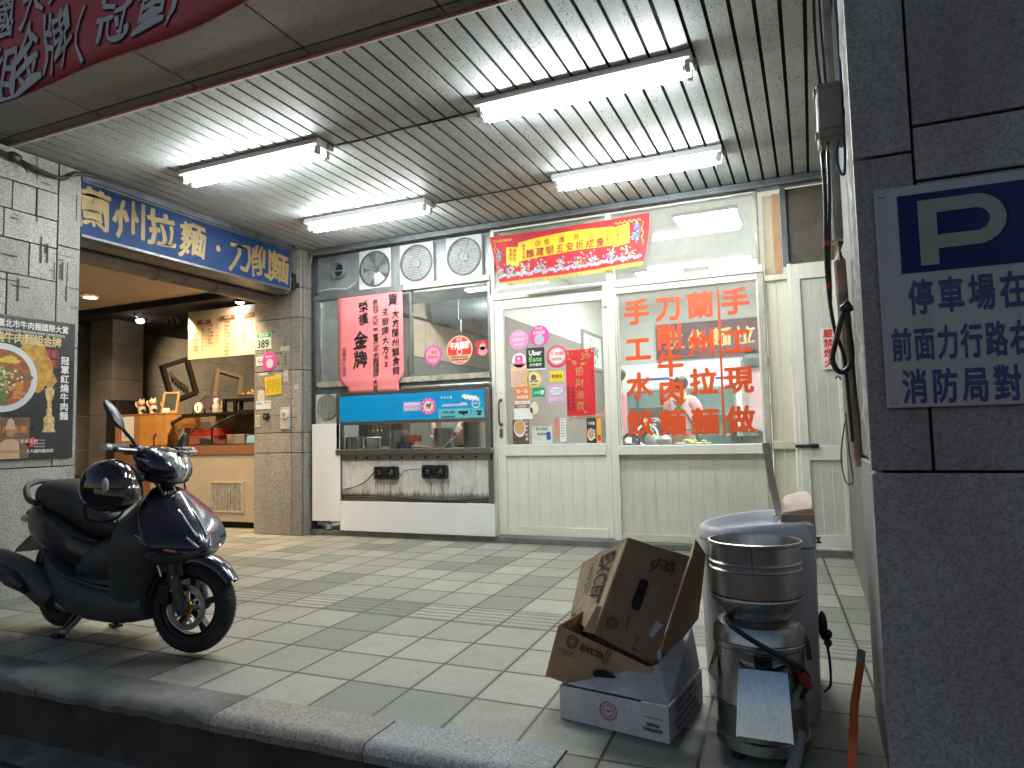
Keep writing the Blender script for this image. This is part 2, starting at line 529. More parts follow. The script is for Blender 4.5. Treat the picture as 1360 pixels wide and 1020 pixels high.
# kerb: coping stones with uneven front edges, cement face below
bm = BM()
def coping(x0, x1, mi, rough):
    n = max(4, int((x1 - x0) / .05)); rings = []
    for i in range(n + 1):
        x = x0 + (x1 - x0) * i / n
        j = random.uniform(-1, 1) * rough
        k = random.uniform(-1, 1) * rough * .5
        yf = 1.935 + j
        rings.append([(x, 2.137, .006), (x, 2.0, .006 + k * .4), (x, yf + .02, .002 + k), (x, yf, -.022 + k), (x, yf + .006, -.05), (x, 2.137, -.05)])
    ringloft(bm, rings, True, mi)
coping(-12, -3.05, 0, .012); coping(-3.045, -2.07, 0, .011); coping(-2.064, -1.40, 1, .004); coping(-1.394, -.765, 2, .003)
n = 90
for i in range(n):
    x0, x1 = -12 + i * .15, -12 + (i + 1) * .15
    if x1 > 1.4: break
rings = []
for i in range(100):
    x = -12 + i * .136
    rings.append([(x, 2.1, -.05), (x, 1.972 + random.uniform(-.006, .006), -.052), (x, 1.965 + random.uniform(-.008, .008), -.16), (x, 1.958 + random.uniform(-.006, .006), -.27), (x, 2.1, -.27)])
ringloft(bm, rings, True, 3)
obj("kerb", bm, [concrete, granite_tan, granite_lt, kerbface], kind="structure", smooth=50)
# rough gutter strip at the foot of the kerb
bm = BM(); rings = []
for i in range(80):
    x = -10 + i * .15
    rings.append([(x, 1.97, -.245), (x, 1.86 + random.uniform(-.02, .02), -.25 + random.uniform(-.004, .004)), (x, 1.80 + random.uniform(-.03, .03), -.266), (x, 1.97, -.27)])
ringloft(bm, rings, True)
obj("gutter", bm, concrete, kind="structure", smooth=50)

bm = BM(); box(bm, -14, 8, 2.4, 13, 3.12, 3.5); box(bm, -14, 8, 2.07, 2.4, 3.125, 4.6)
obj("upper_floor", bm, granite_dk, kind="structure", smooth=0)
# soffit of the street beam: stone panels with open joints
bm = BM(); xs = [-6.4, -5.58, -4.78, -3.97, -3.162, -2.345, -1.53, -.72, .09, .9, 1.7]
for a, b in zip(xs[:-1], xs[1:]):
    box(bm, a + .005, b - .005, 2.09, 2.775, 3.042, 3.075)
    box(bm, a + .004, b - .004, 2.78, 2.852, 3.038, 3.07, 1)  # narrow inner strip in a darker tone than the panels
box(bm, -6.4, 1.7, 2.09, 2.85, 3.08, 3.118, 2)
st = thing("beam_soffit", "grey stone-panelled underside of the street beam above the arcade entrance", "beam", (-2, 2.3, 3.04))
obj("panel", bm, [soffit_m, M("dark_soffit_strip", (.10, .105, .115), .8, var=.2), dark_gap], st, smooth=0, bevel=.003)

# slatted metal ceiling of the arcade
slat_m, t, b = nodes("ceiling_slat")
n0 = noise(t, 2.5, 4); c0 = ramp(t, n0.outputs[0], [(.3, (.36, .395, .395)), (.7, (.44, .475, .475))])
n1 = noise(t, 9, 10, .85, stretch=(1, .35, 1)); n2 = noise(t, 75, 4, .8, stretch=(1, .7, 1))
msk = nd(t, "ShaderNodeMath", operation='MULTIPLY')
r1 = ramp(t, n1.outputs[0], [(.47, (0, 0, 0)), (.56, (1, 1, 1))]); r2 = ramp(t, n2.outputs[0], [(.53, (0, 0, 0)), (.58, (1, 1, 1))])
lk(t, r1.outputs[0], msk.inputs[0]); lk(t, r2.outputs[0], msk.inputs[1])
lk(t, mixc(t, msk.outputs[0], c0.outputs[0], (.12, .11, .09)), b.inputs["Base Color"])
b.inputs["Roughness"].default_value = .58
ce = thing("arcade_ceiling", "pale metal slat ceiling with rust specks over the arcade", "ceiling", (-2.3, 4.4, 3.035))
bm = BM(); x = -5.75
while x < 1.3:
    x1 = x + .0925
    prism(bm, [(x, 2.872, 3.036), (x1, 2.872, 3.036), (x1 - .002, 2.872, 3.05), (x + .002, 2.872, 3.05)], (0, 3.2, 0))
    x += .112
obj("slat", bm, slat_m, ce, smooth=0)
bm = BM(); box(bm, -5.9, 1.4, 2.86, 6.1, 3.062, 3.1); obj("backing", bm, dark_gap, ce, smooth=0)
bm = BM(); box(bm, -5.9, 1.4, 2.853, 2.868, 3.022, 3.06); obj("edge_trim", bm, white_p, ce, smooth=0)
bm = BM(); ellipsoid(bm, (-2.62, 4.72, 3.034), .012, .016, .012, 10, 6); obj("hook", bm, dark_gap, ce)
bm = BM(); tube(bm, [(-2.62, 4.74, 3.033), (-2.59, 4.95, 3.03), (-2.57, 5.2, 3.032)], .003, 5); obj("string", bm, ink, ce)

# ================================================================ PILLARS
def slabs(bm, rows, mk, gap=.004):
    """rows: list of (z0, z1, [u edges]); mk(u0,u1,z0,z1) adds one cladding slab"""
    for z0, z1, us in rows:
        for a, b in zip(us[:-1], us[1:]): mk(a + gap, b - gap, z0 + gap, z1 - gap)

lp = thing("granite_pillar", "left speckled granite pillar carrying the black noodle poster", "pillar", (-5.3, 2.8, 0))
bm = BM(); box(bm, -5.7, -4.93, 2.2, 3.33, 0, 3.03); obj("core", bm, dark_gap, lp, smooth=0)
bm = BM()
zj = [-.02, .85, 1.70, 2.42, 2.80, 3.03]
slabs(bm, [(zj[i], zj[i + 1], [2.2, 3.19, 3.36] if i > 0 else [2.2, 3.36]) for i in range(2)], lambda a, b, z0, z1: box(bm, -4.93, -4.9, a, b, z0, z1))
slabs(bm, [(1.70, 2.43, [3.19, 3.36]), (2.43, 3.03, [3.19, 3.36])], lambda a, b, z0, z1: box(bm, -4.93, -4.9, a, b, z0, z1))
slabs(bm, [(1.70, 2.16, [2.2, 2.86, 3.19]), (2.16, 2.40, [2.2, 2.78, 3.00, 3.19]), (2.40, 2.60, [2.2, 2.83, 3.19]), (2.60, 2.80, [2.2, 2.88, 3.04, 3.19]), (2.80, 3.03, [2.2, 3.19])], lambda a, b, z0, z1: box(bm, -4.93, -4.9 - random.uniform(0, .006), a, b, z0, z1))
slabs(bm, [(0, .85, [-5.7, -4.94]), (.85, 1.7, [-5.7, -4.94]), (1.7, 2.42, [-5.7, -4.94]), (2.42, 3.03, [-5.7, -4.94])], lambda a, b, z0, z1: (box(bm, a, b, 3.33, 3.358, z0, z1), box(bm, a, b, 2.17, 2.2, z0, z1)))
obj("cladding", bm, GRANITE("pillar_granite", (.36, .37, .345), .65, .55), lp, smooth=0, bevel=.003)
bm = BM(); tube(bm, [(-4.885, 2.2, 2.99), (-4.88, 2.75, 2.965), (-4.88, 3.0, 2.93), (-4.88, 3.2, 2.915), (-4.89, 3.40, 3.015), (-4.93, 4.2, 3.03), (-4.93, 5.7, 3.03)], .014, 8); tube(bm, [(-4.885, 2.2, 2.96), (-4.875, 2.8, 2.95), (-4.87, 3.1, 2.90), (-4.885, 3.36, 3.0), (-4.92, 3.5, 3.03)], .008, 6)
ellipsoid(bm, (-4.875, 2.87, 2.955), .02, .05, .035, 10, 8); tube(bm, [(-4.87, 2.9, 2.95), (-4.86, 2.93, 2.90), (-4.865, 2.95, 2.87)], .006, 6); obj("cable_bundle", bm, black_pl, lp)
# old adhesive scars and tape marks left on the pillar
bm = BM()
for i in range(26):
    y = random.uniform(2.75, 3.32); z = random.uniform(1.93, 2.9)
    if random.random() < .5: rects(bm, y, y + random.uniform(.04, .16), z, z + random.uniform(.004, .012), -4.8985)
    else: rects(bm, y, y + random.uniform(.006, .02), z, z + random.uniform(.05, .2), -4.8985)
obj("scar", bm, M("adhesive_scar", (.09, .075, .055), .8, var=.5, scale=30), lp, smooth=0)

mp = thing("granite_pillar", "middle granite pillar between the shop opening and the kitchen front, covered in notices", "pillar", (-5.23, 5.95, 0))
bm = BM(); box(bm, -5.55, -4.935, 5.82, 6.15, 0, 3.03); obj("core", bm, dark_gap, mp, smooth=0)
bm = BM(); zs = [0, .862, 1.075, 1.737, 2.30, 2.62, 3.03]
slabs(bm, [(zs[i], zs[i + 1], [-5.57, -5.06, -4.93]) for i in range(6)], lambda a, b, z0, z1: box(bm, a, b, 5.80, 5.83, z0, z1))
slabs(bm, [(zs[i], zs[i + 1], [5.832, 6.15]) for i in range(6)], lambda a, b, z0, z1: (box(bm, -5.582, -5.552, a, b, z0, z1), box(bm, -4.94, -4.918, a, b, z0, z1)))
obj("cladding", bm, GRANITE("pillar_granite_worn", (.30, .285, .255), .6, .65, 1, (.12, .10, .08)), mp, smooth=0, bevel=.003)
bm = BM()
for i in range(46):
    x = random.uniform(-5.54, -5.1); z = random.uniform(1.12, 2.2)
    if random.random() < .65: rect(bm, x, x + random.uniform(.03, .13), z, z + random.uniform(.003, .012), 5.7985)
    else: rect(bm, x, x + random.uniform(.004, .014), z, z + random.uniform(.03, .12), 5.7985)
obj("scar", bm, M("pillar_scar", (.06, .05, .04), .8, var=.5, scale=30), mp, smooth=0)
bm = BM()
for x, z, a, h in ((-5.5, 1.70, .12, .03), (-5.28, 1.66, .1, .05), (-5.2, 1.95, .12, .05), (-5.16, 1.62, .06, .12), (-5.52, 1.42, .1, .12), (-5.02, 1.53, .06, .05)):
    rect(bm, x, x + a, z, z + h, 5.7975)
obj("paper_scrap", bm, M("paper_scraps", (.5, .5, .47), .8, var=.25, scale=30), mp, smooth=0)

rp = thing("granite_pillar", "dark right granite pillar carrying the parking sign", "pillar", (.7, 2.45, 0))
bm = BM(); box(bm, .165, 1.3, 2.135, 2.8, 0, 3.03); obj("core", bm, dark_gap, rp, smooth=0)
bm = BM()
slabs(bm, [(-.0, .878, [.135, 1.3]), (.878, 1.736, [.135, .283]), (1.736, 3.035, [.135, .283]), (.878, 1.15, [.283, 1.3]), (1.15, 1.652, [.283, 1.3]), (1.652, 1.803, [.283, 1.3]), (1.803, 3.035, [.283, 1.3])],
      lambda a, b, z0, z1: box(bm, a, b, 2.1, 2.132, z0, z1), .0035)
obj("cladding", bm, GRANITE("right_pillar_granite", (.30, .285, .295), .30, .65, 1.0, (.10, .085, .09), speck=.6), rp, smooth=0, bevel=.003)
bm = BM(); rings = []
for i in range(50):       # broken mortar edge behind the front slab
    z = .9 + i * 2.13 / 49; a = random.uniform(.132, .146); q = random.uniform(.12, .2)
    rings.append([(a + .01, 2.15, z), (a - .004 + random.uniform(-.004, .004), 2.20, z), (a, 2.15 + q, z), (.17, 2.15 + q, z), (.17, 2.15, z)])
ringloft(bm, rings)
obj("mortar_edge", bm, M("pale_mortar", (.52, .53, .50), .9, var=.35, scale=18, bump=.8, bscale=60, dirt=.4), rp, smooth=30)
bm = BM(); box(bm, .150, .166, 2.15, 2.8, 0, .89); box(bm, .156, .166, 2.36, 2.8, .9, 3.03)
obj("side_cladding", bm, GRANITE("right_pillar_side", (.27, .27, .26), .5, .5), rp, smooth=0, bevel=.004)
bm = BM()
for z0, z1 in ((.55, .74), (.36, .52)):
    rects(bm, 2.24, 2.30, z0, z1, .1485)
obj("paint_scrape", bm, M("white_scrape", (.6, .62, .62), .7, var=.3, scale=30), rp, smooth=0)

# arcade side wall running back from the right pillar to the shutters
bm = BM(); box(bm, .23, .45, 2.81, 6.3, 0, 3.03)
obj("side_wall", bm, M("grubby_side_wall", (.17, .17, .16), .7, var=.2, scale=4, dirt=.6, streak=True), label="grubby plaster side wall running back from the right pillar to the cream gate", cat="wall")

# ================================================================ SHOP FRONT
FY = 6.0
bm = BM(); box(bm, -4.97, .26, 5.925, 6.10, 0, .055)
obj("threshold", bm, M("grey_threshold", (.17, .175, .17), .5, .3, var=.25, scale=6, dirt=.4), label="long grey metal threshold under the shop front", cat="threshold", bevel=.006)
tb = thing("ceiling_track", "dark aluminium track along the ceiling above the shop front", "track", (-2.35, 6, 2.95))
bm = BM(); box(bm, -4.93, .228, 5.93, 6.04, 2.975, 3.03); box(bm, -4.93, .228, 5.90, 5.928, 2.99, 3.03)
obj("rail", bm, alu_dk, tb, smooth=0, bevel=.004)
bm = BM(); tube(bm, [(-4.95, 5.9, .2), (-4.935, 5.88, 1.6), (-4.93, 5.885, 2.4), (-4.86, 5.885, 2.93), (-4.6, 5.885, 2.972), (-2.5, 5.885, 2.98), (.2, 5.885, 2.975)], .011, 8); obj("conduit", bm, alu_grey, tb)
bm = BM(); box(bm, -4.918, -4.875, 5.95, 6.06, .055, 2.972)
obj("door_post", bm, M("dark_post", (.05, .055, .06), .45, .4, var=.3, dirt=.3), label="dark metal post between middle pillar and kitchen front", cat="post", bevel=.004)

# exhaust fan wall
ep = thing("sheet_metal_wall", "grey sheet metal strip holding the exhaust fans above the kitchen window", "wall", (-3.85, 6.02, 2.54))
bm = BM(); box(bm, -4.873, -2.785, 6.005, 6.03, 2.545, 2.972); obj("sheet", bm, sheet_grey, ep, smooth=0)
bm = BM()
for x in (-4.34, -3.86, -3.835, -3.36, -3.30, -2.83):
    for z in (2.58, 2.75, 2.93): cyl(bm, (x, 6.004, z), (x, 5.999, z), .007, n=8)
obj("rivet", bm, alu_grey, ep)
bm = BM(); lathe(bm, [(.088, 0), (.088, -.06), (.078, -.062), (.074, -.03), (.070, .0)], (-4.57, 6.006, 2.79), 28, axis='y', caps=False)
disc(bm, (-4.57, 6.0, 2.79), .075, mi=1); box(bm, -4.64, -4.50, 5.985, 5.99, 2.786, 2.80, 0)
bm.faces.ensure_lookup_table()
obj("vent_pipe", bm, [sheet_grey, dark_gap], ep)
lam_white = M("fan_white", (.50, .51, .50), .5, var=.1, dirt=.5, dirtc=(.3, .29, .26))
louv = M("louvre_grey", (.40, .42, .42), .5, var=.2, scale=14, dirt=.5)
fan_dk = M("fan_dark", (.045, .05, .055), .5, var=.3)
def exhaust_fan(cx, cz, label, shut):
    r = thing("exhaust_fan", label, "exhaust fan", (cx, 6.0, cz - .2), "exhaust fans above the kitchen window")
    bm = BM(); hw = .195
    # square plate with a round hole
    n = 48; o = []; i_ = []
    for k in range(n):
        t = 2 * math.pi * k / n; c, s = math.cos(t), math.sin(t); q = hw / max(abs(c), abs(s))
        o.append(bm.verts.new((cx + q * c, 5.962, cz + q * s * 1.05))); i_.append(bm.verts.new((cx + .178 * c, 5.962, cz + .178 * s)))
    for k in range(n): bm.faces.new((o[k], o[(k + 1) % n], i_[(k + 1) % n], i_[k]))
    for k in range(n):
        a, b = o[k], o[(k + 1) % n]
        v1 = bm.verts.new((a.co.x, 6.004, a.co.z)); v2 = bm.verts.new((b.co.x, 6.004, b.co.z)); bm.faces.new((b, a, v1, v2))
    for k in range(n):
        a, b = i_[k], i_[(k + 1) % n]
        v1 = bm.verts.new((a.co.x, 6.003, a.co.z)); v2 = bm.verts.new((b.co.x, 6.003, b.co.z)); bm.faces.new((a, b, v2, v1))
    obj("frame", bm, lam_white, r, smooth=30)
    bm = BM(); disc(bm, (cx, 6.0025, cz), .179, n=40); obj("back_plate", bm, fan_dk if not shut else M("shutter_grey", (.16, .17, .17), .5, .2, var=.2), r)
    bm = BM(); lathe(bm, [(.188, 0), (.188, -.014), (.174, -.014), (.174, 0)], (cx, 5.965, cz), 40, axis='y', caps=False)
    obj("rim", bm, fan_dk, r)
    if not shut:
        bl = M("fan_blade", (.30, .32, .33), .4, .5, var=.2, dirt=.5)
        for k in range(5):
            bm = BM(); a = 2 * math.pi * k / 5 + .31
            R = Matrix.Rotation(a, 4, 'Y'); rings = []
            for q, wd in ((.03, .025), (.08, .045), (.13, .062), (.168, .066)):
                rings.append([Vector((cx, 5.985, cz)) + R @ Vector((u * wd, -.012 * u, q)) for u in (-1, 0, 1)] + [Vector((cx, 5.988, cz)) + R @ Vector((u * wd, -.012 * u, q)) for u in (1, 0, -1)])
            ringloft(bm, rings); obj("blade", bm, bl, r)
    bm = BM(); cyl(bm, (cx, 5.99, cz), (cx, 5.966, cz), .035, n=20); obj("hub", bm, lam_white if shut else fan_dk, r)
    bm = BM()
    for k in range(19):       # louvre wires
        z = cz - .162 + k * .018; hw2 = math.sqrt(max(.001, .172 ** 2 - (z - cz) ** 2))
        box(bm, cx - hw2, cx + hw2, 5.957, 5.960, z, z + (.0075 if shut else .0025))
    obj("louvre", bm, louv, r, smooth=0)
    bm = BM()
    for rr in (.06,): lathe(bm, [(rr + .0012, -.0012), (rr + .0012, .0012), (rr - .0012, .0012), (rr - .0012, -.0012)], (cx, 5.953, cz), 36, axis='y', caps=False)
    for k in range(4):
        a = k * math.pi / 4 + .4; cyl(bm, (cx - .17 * math.cos(a), 5.953, cz - .17 * math.sin(a)), (cx + .17 * math.cos(a), 5.953, cz + .17 * math.sin(a)), .002, n=5)
    obj("wire_guard", bm, alu_grey, r)
    return r
exhaust_fan(-4.10, 2.752, "square exhaust fan with dark star of open blades showing, next to the round vent", False)
exhaust_fan(-3.60, 2.752, "square exhaust fan with closed shutter, second from the round vent", True)
exhaust_fan(-3.06, 2.752, "square exhaust fan with closed shutter, beside the red temple banner", True)
bm = BM(); box(bm, -4.873, -3.75, 5.955, 6.03, 2.485, 2.54); box(bm, -3.749, -2.786, 5.95, 6.03, 2.487, 2.543, 1)
obj("window_lintel", bm, [alu_grey, M("stained_cream_beam", (.62, .56, .42), .5, var=.15, dirt=.5, dirtc=(.3, .22, .12))], label="metal lintel under the exhaust fans, grey at left and cream at right", cat="lintel", bevel=.004)
bm = BM(); tube(bm, [(-4.84, 5.945, 2.585), (-4.6, 5.94, 2.592), (-4.45, 5.94, 2.575), (-4.38, 5.94, 2.60), (-4.33, 5.94, 2.63)], .006, 6)
obj("loose_wire", bm, M("pale_wire", (.5, .45, .4), .6), label="loose pale wire lying on the lintel below the round vent", cat="wire")

# kitchen window
kw = thing("kitchen_window", "dirty kitchen window with pink award sheet hanging over it", "window", (-3.83, 6.0, 1.55))
bm = BM(); box(bm, -4.873, -4.83, 5.965, 6.03, 1.56, 2.484); box(bm, -2.815, -2.786, 5.965, 6.03, 1.56, 2.484)
box(bm, -3.705, -3.675, 5.985, 6.02, 1.62, 2.484)
obj("frame", bm, alu_grey, kw, smooth=0, bevel=.003)
bm = BM(); box(bm, -4.829, -3.706, 6.0, 6.006, 1.60, 2.484); box(bm, -3.674, -2.816, 6.0, 6.006, 1.60, 2.484); obj("pane", bm, glass_d, kw, smooth=0)
bm = BM(); box(bm, -4.83, -2.80, 5.94, 6.06, 1.545, 1.60); box(bm, -4.87, -2.79, 5.96, 6.05, 1.475, 1.544, 1); obj("sill", bm, [M("stained_sill", (.42, .38, .30), .6, var=.3, scale=10, dirt=.8), alu_dk], kw, smooth=0, bevel=.003)

# pink award sheet
pk = thing("award_sheet", "pink-red paper award sheet with black brush writing taped over the kitchen window", "poster", (-4.15, 5.93, 1.45))
pink = M("pink_red_paper", (.86, .235, .245), .65, var=.05, scale=4)
bm = BM(); cols = 14; prof = [(2.478, -4.553, -3.752, 0), (2.2, -4.551, -3.750, .004), (1.95, -4.55, -3.749, .0), (1.66, -4.547, -3.746, .003), (1.615, -4.53, -3.755, -.006), (1.555, -4.47, -3.80, -.016), (1.525, -4.425, -3.80, -.006), (1.50, -4.42, -3.795, -.014), (1.452, -4.41, -3.79, -.004)]
g = []
for z, a, b_, dy in prof:
    g.append([bm.verts.new((a + (b_ - a) * k / cols, 5.935 + dy + .0015 * math.sin(k * 1.3 + z * 7), z)) for k in range(cols + 1)])
for i in range(len(g) - 1):
    for k in range(cols): bm.faces.new((g[i][k], g[i][k + 1], g[i + 1][k + 1], g[i + 1][k]))
o = obj("sheet", bm, pink, pk, smooth=60)
sd = o.modifiers.new("thick", 'SOLIDIFY'); sd.thickness = .001; sd.offset = 1
bm = BM(); f = fac(5.9295)
put(bm, "賀", -3.865, 2.40, .115, .125, f, .02, brush=.9)
column_text(bm, "大方蘭州麵食館", -3.835, 2.295, .09, .097, f, bold=.014, brush=.9)
column_text(bm, "主廚陳大方", -3.957, 2.325, .085, .098, f, bold=.012, brush=.9)
column_text(bm, "先生", -3.95, 1.84, .06, .066, f, bold=0, brush=.9)
column_text(bm, "參加二○二二臺北牛肉麵國際", -4.075, 2.425, .072, .0615, f, bold=.008, brush=.9)
f2 = fac(5.917); column_text(bm, "大賞", -4.075, 1.595, .066, .066, f2, bold=.008, brush=.9)
column_text(bm, "榮獲", -4.225, 2.42, .12, .13, f, bold=.02, brush=1.0)
column_text(bm, "金牌", -4.265, 2.10, .18, .20, f, bold=.024, brush=1.0)
column_text(bm, "全體同仁敬賀", -4.468, 1.955, .052, .053, f, bold=0, brush=1.0)
obj("lettering", bm, ink, pk, smooth=0)

def sticker(name, label, cat, loc, parts, group=None):
    """parts: list of (part name, bm, material)"""
    t = thing(name, label, cat, loc, group)
    for n_, b_, m_ in parts: obj(n_, b_, m_, t, smooth=0)
    return t
pinkm = M("hot_pink_print", (.80, .07, .36), .4, var=.04)
pinkl = M("soft_pink_print", (.85, .28, .55), .4, var=.04)
redp = M("red_print", (.66, .03, .03), .45, var=.08)
orangep = M("orange_print", (.85, .25, .06), .45, var=.05)
yellowp = M("yellow_print", (.86, .58, .02), .5, var=.05)
greenp = M("green_print", (.01, .32, .13), .45, var=.05)
bluep = M("light_blue_print", (.15, .45, .75), .45)
purple = M("lilac_print", (.55, .38, .68), .5)
blackp = M("black_print", (.014, .02, .026), .4)
whitep = M("white_print", (.85, .85, .84), .45, var=.03)
creamp = M("cream_print", (.78, .68, .42), .5)
navy = M("navy_print", (.02, .05, .25), .4, var=.06)
yf = 5.9965
def SB(y, fn): b_ = BM(); fn(b_, y); return b_
sticker("window_sticker", "small round pink and purple sticker with wavy edge on the kitchen window", "sticker", (-3.443, yf, 1.72), [
    ("edge", SB(yf, lambda b, y: disc(b, (-3.443, y, 1.807), .10, n=72, wave=.05, nw=12)), M("magenta_print", (.62, .10, .42), .45)),
    ("face", SB(yf - .001, lambda b, y: disc(b, (-3.443, y, 1.807), .078, n=40)), M("salmon_print", (.85, .33, .30), .45)),
    ("lettering", SB(yf - .002, lambda b, y: (put(b, "美食", -3.443, 1.835, .035, .035, fac(y), .02), put(b, "推薦店家", -3.443, 1.79, .12, .028, fac(y), .02, fit=True))), M("deep_purple", (.35, .04, .35), .4))])
sticker("window_sticker", "large round red sticker with white beef noodle lettering on the kitchen window", "sticker", (-3.143, yf, 1.69), [
    ("face", SB(yf, lambda b, y: disc(b, (-3.143, y, 1.838), .145, n=48)), redp),
    ("band", SB(yf - .001, lambda b, y: (rect(b, -3.26, -3.026, 1.752, 1.79, y), disc(b, (-3.143, y, 1.838), .143, n=48, rin=.130))), M("sand_print", (.78, .50, .28), .5)),
    ("lettering", SB(yf - .002, lambda b, y: (put(b, "牛肉麵節", -3.143, 1.885, .21, .075, fac(y), .03, fit=True, slant=.15), put(b, "台北", -3.143, 1.945, .06, .03, fac(y), .02, fit=True), put(b, "國際認證店家", -3.143, 1.727, .14, .02, fac(y), .01, fit=True), disc(b, (-3.143, y, 1.82), .03, n=20, rin=.022))), whitep),
    ("band_lettering", SB(yf - .0025, lambda b, y: put(b, "精選必吃名店", -3.143, 1.771, .18, .024, fac(y), .02, fit=True)), ink)])
sticker("window_sticker", "dark red rectangular sticker at the right edge of the kitchen window", "sticker", (-2.88, yf, 1.763), [
    ("face", SB(yf, lambda b, y: rect(b, -2.972, -2.82, 1.765, 1.915, y)), M("dark_red_print", (.42, .02, .03), .45, var=.3, scale=25)),
    ("emblem", SB(yf - .001, lambda b, y: (disc(b, (-2.89, y, 1.855), .035, n=20), disc(b, (-2.89, y, 1.81), .045, n=20, sx=1.1))), M("dusky_pink_print", (.7, .35, .33), .5))])

# ---------------------------------------------------------------- serving counter of the kitchen
sc_ = thing("serving_counter", "stainless serving counter with blue panel and open slit below the kitchen window", "counter", (-3.65, 6.2, .77))
bm = BM()
box(bm, -4.555, -4.51, 5.90, 5.98, .885, 1.47); box(bm, -2.835, -2.79, 5.90, 5.98, .885, 1.45)
box(bm, -4.509, -2.836, 5.91, 5.98, 1.433, 1.47); box(bm, -4.509, -2.836, 5.905, 5.97, 1.135, 1.165)
box(bm, -4.555, -2.775, 5.885, 6.0, .832, .884)
obj("frame", bm, steel_dk, sc_, smooth=0, bevel=.004)
bm = BM(); cyl(bm, (-3.75, 5.90, 1.488), (-2.80, 5.90, 1.488), .017, n=14); tube(bm, [(-2.82, 5.90, 1.488), (-2.79, 5.905, 1.487), (-2.785, 5.93, 1.48)], .017, 12); obj("rail", bm, steel, sc_)
bm = BM(); box(bm, -4.509, -2.838, 5.898, 5.904, 1.166, 1.432); bl = obj("blue_panel", bm, M("cyan_blue_board", (.0, .29, .62), .35, var=.05, scale=2, dirt=.12, dirtc=(.05, .2, .35)), sc_, smooth=0, bevel=.002)
y = 5.8965
bm = BM(); rect(bm, -3.73, -3.53, 1.255, 1.345, y); obj("sticker_slip", bm, M("lavender_print", (.55, .42, .70), .5), bl, smooth=0)
bm = BM(); row_text(bm, "市府推薦優良店家", -3.72, 1.322, .026, .022, fac(y - .001), bold=.02); row_text(bm, "臺北牛肉麵大賞", -3.72, 1.278, .022, .022, fac(y - .001), bold=.0); obj("slip_lettering", bm, whitep, bl, smooth=0)
bm = BM(); disc(bm, (-3.443, y - .001, 1.296), .083, n=60, wave=.03, nw=16); obj("round_sticker", bm, pinkm, bl, smooth=0)
bm = BM(); disc(bm, (-3.443, y - .002, 1.296), .052, n=40)
for k in range(10):
    a = 2 * math.pi * k / 10; put(bm, "台北牛肉麵國際節賞金"[k], -3.443 + .067 * math.cos(a), 1.296 + .067 * math.sin(a), .024, .024, fac(y - .002), .02)
obj("round_sticker_face", bm, M("pale_pink_print", (.85, .72, .70), .5), bl, smooth=0)
bm = BM()   # small brown cow mark
box(bm, -3.468, -3.42, y - .004, y - .003, 1.29, 1.318); box(bm, -3.432, -3.41, y - .004, y - .003, 1.30, 1.328)
for xx in (-3.464, -3.448, -3.436, -3.426): box(bm, xx, xx + .006, y - .004, y - .003, 1.27, 1.292)
obj("cow_mark", bm, M("brown_print", (.25, .10, .03), .5), bl, smooth=0)
bm = BM(); rect(bm, -3.335, -2.842, 1.17, 1.262, y); obj("teal_strip", bm, M("teal_print", (.12, .48, .52), .45), bl, smooth=0)
bm = BM()
for xx, zz, s in ((-3.30, 1.228, "北市聯合服務"), (-3.30, 1.185, "民眾服務專線")): row_text(bm, s, xx, zz, .026, .024, fac(y - .001), bold=.01)
disc(bm, (-3.06, y - .001, 1.215), .02, n=16); rect(bm, -3.11, -3.01, 1.21, 1.238, y - .0012); rect(bm, -2.92, -2.865, 1.218, 1.235, y - .001); rect(bm, -2.91, -2.875, 1.19, 1.215, y - .001); rect(bm, -2.98, -2.975, 1.2, 1.25, y - .001)
obj("strip_lettering", bm, ink, bl, smooth=0)
bm = BM(); row_text(bm, "清淨家園", -3.31, 1.372, .026, .035, fac(y), bold=.01); row_text(bm, "全民做環保資源回收愛地球", -3.30, 1.297, .027, .0235, fac(y), bold=.02)
put(bm, "1999", -3.06, 1.303, .06, .033, fac(y), .02, fit=True); disc(bm, (-2.925, y, 1.305), .045, n=30, rin=.037); put(bm, "環保", -2.925, 1.305, .055, .022, fac(y), .01, fit=True)
for k in range(14): ellipse = disc(bm, (-3.06 + k * .012, y - .0002 * k, 1.375 - .002 * k + .012 * math.sin(k * 1.9)), .017, n=10)
obj("panel_lettering", bm, whitep, bl, smooth=0)
bm = BM(); box(bm, -4.509, -2.836, 5.945, 5.949, .885, 1.134); obj("slit_glass", bm, glass, sc_, smooth=0)
bm = BM(); box(bm, -4.555, -2.79, 6.001, 6.95, .845, .872); box(bm, -4.555, -2.79, 5.99, 6.0, .77, .83); obj("worktop", bm, steel, sc_, smooth=0)
dg = thing("counter_front", "greasy white sheet metal front below the stainless serving counter", "panel", (-3.66, 5.96, .34))
bm = BM(); box(bm, -4.505, -2.80, 5.93, 5.95, .36, .765); obj("sheet", bm, grime_white, dg, smooth=0)
bm = BM(); box(bm, -4.505, -2.80, 5.921, 5.929, .768, .83); box(bm, -2.819, -2.772, 5.915, 5.929, .37, .767); obj("rivet_strip", bm, steel_dk, dg, smooth=0, bevel=.003)
bm = BM()
for k in range(11): cyl(bm, (-4.32 + k * .137, 5.9205, .798), (-4.32 + k * .137, 5.9185, .798), .013, n=12)
for k in range(13): cyl(bm, (-4.46 + k * .137, 5.929, .752), (-4.46 + k * .137, 5.9275, .752), .004, n=6)
obj("bolt_hole", bm, dark_gap, dg)
bm = BM()
for zz in (.395, .385):
    tube(bm, [(-4.50 + k * .142, 5.924, zz + .02 * math.sin(k * .55 + .5) + (.012 if zz > .39 else 0) - k * .0012) for k in range(13)], .006 if zz > .39 else .008, 6)
obj("black_cable", bm, black_pl, dg)
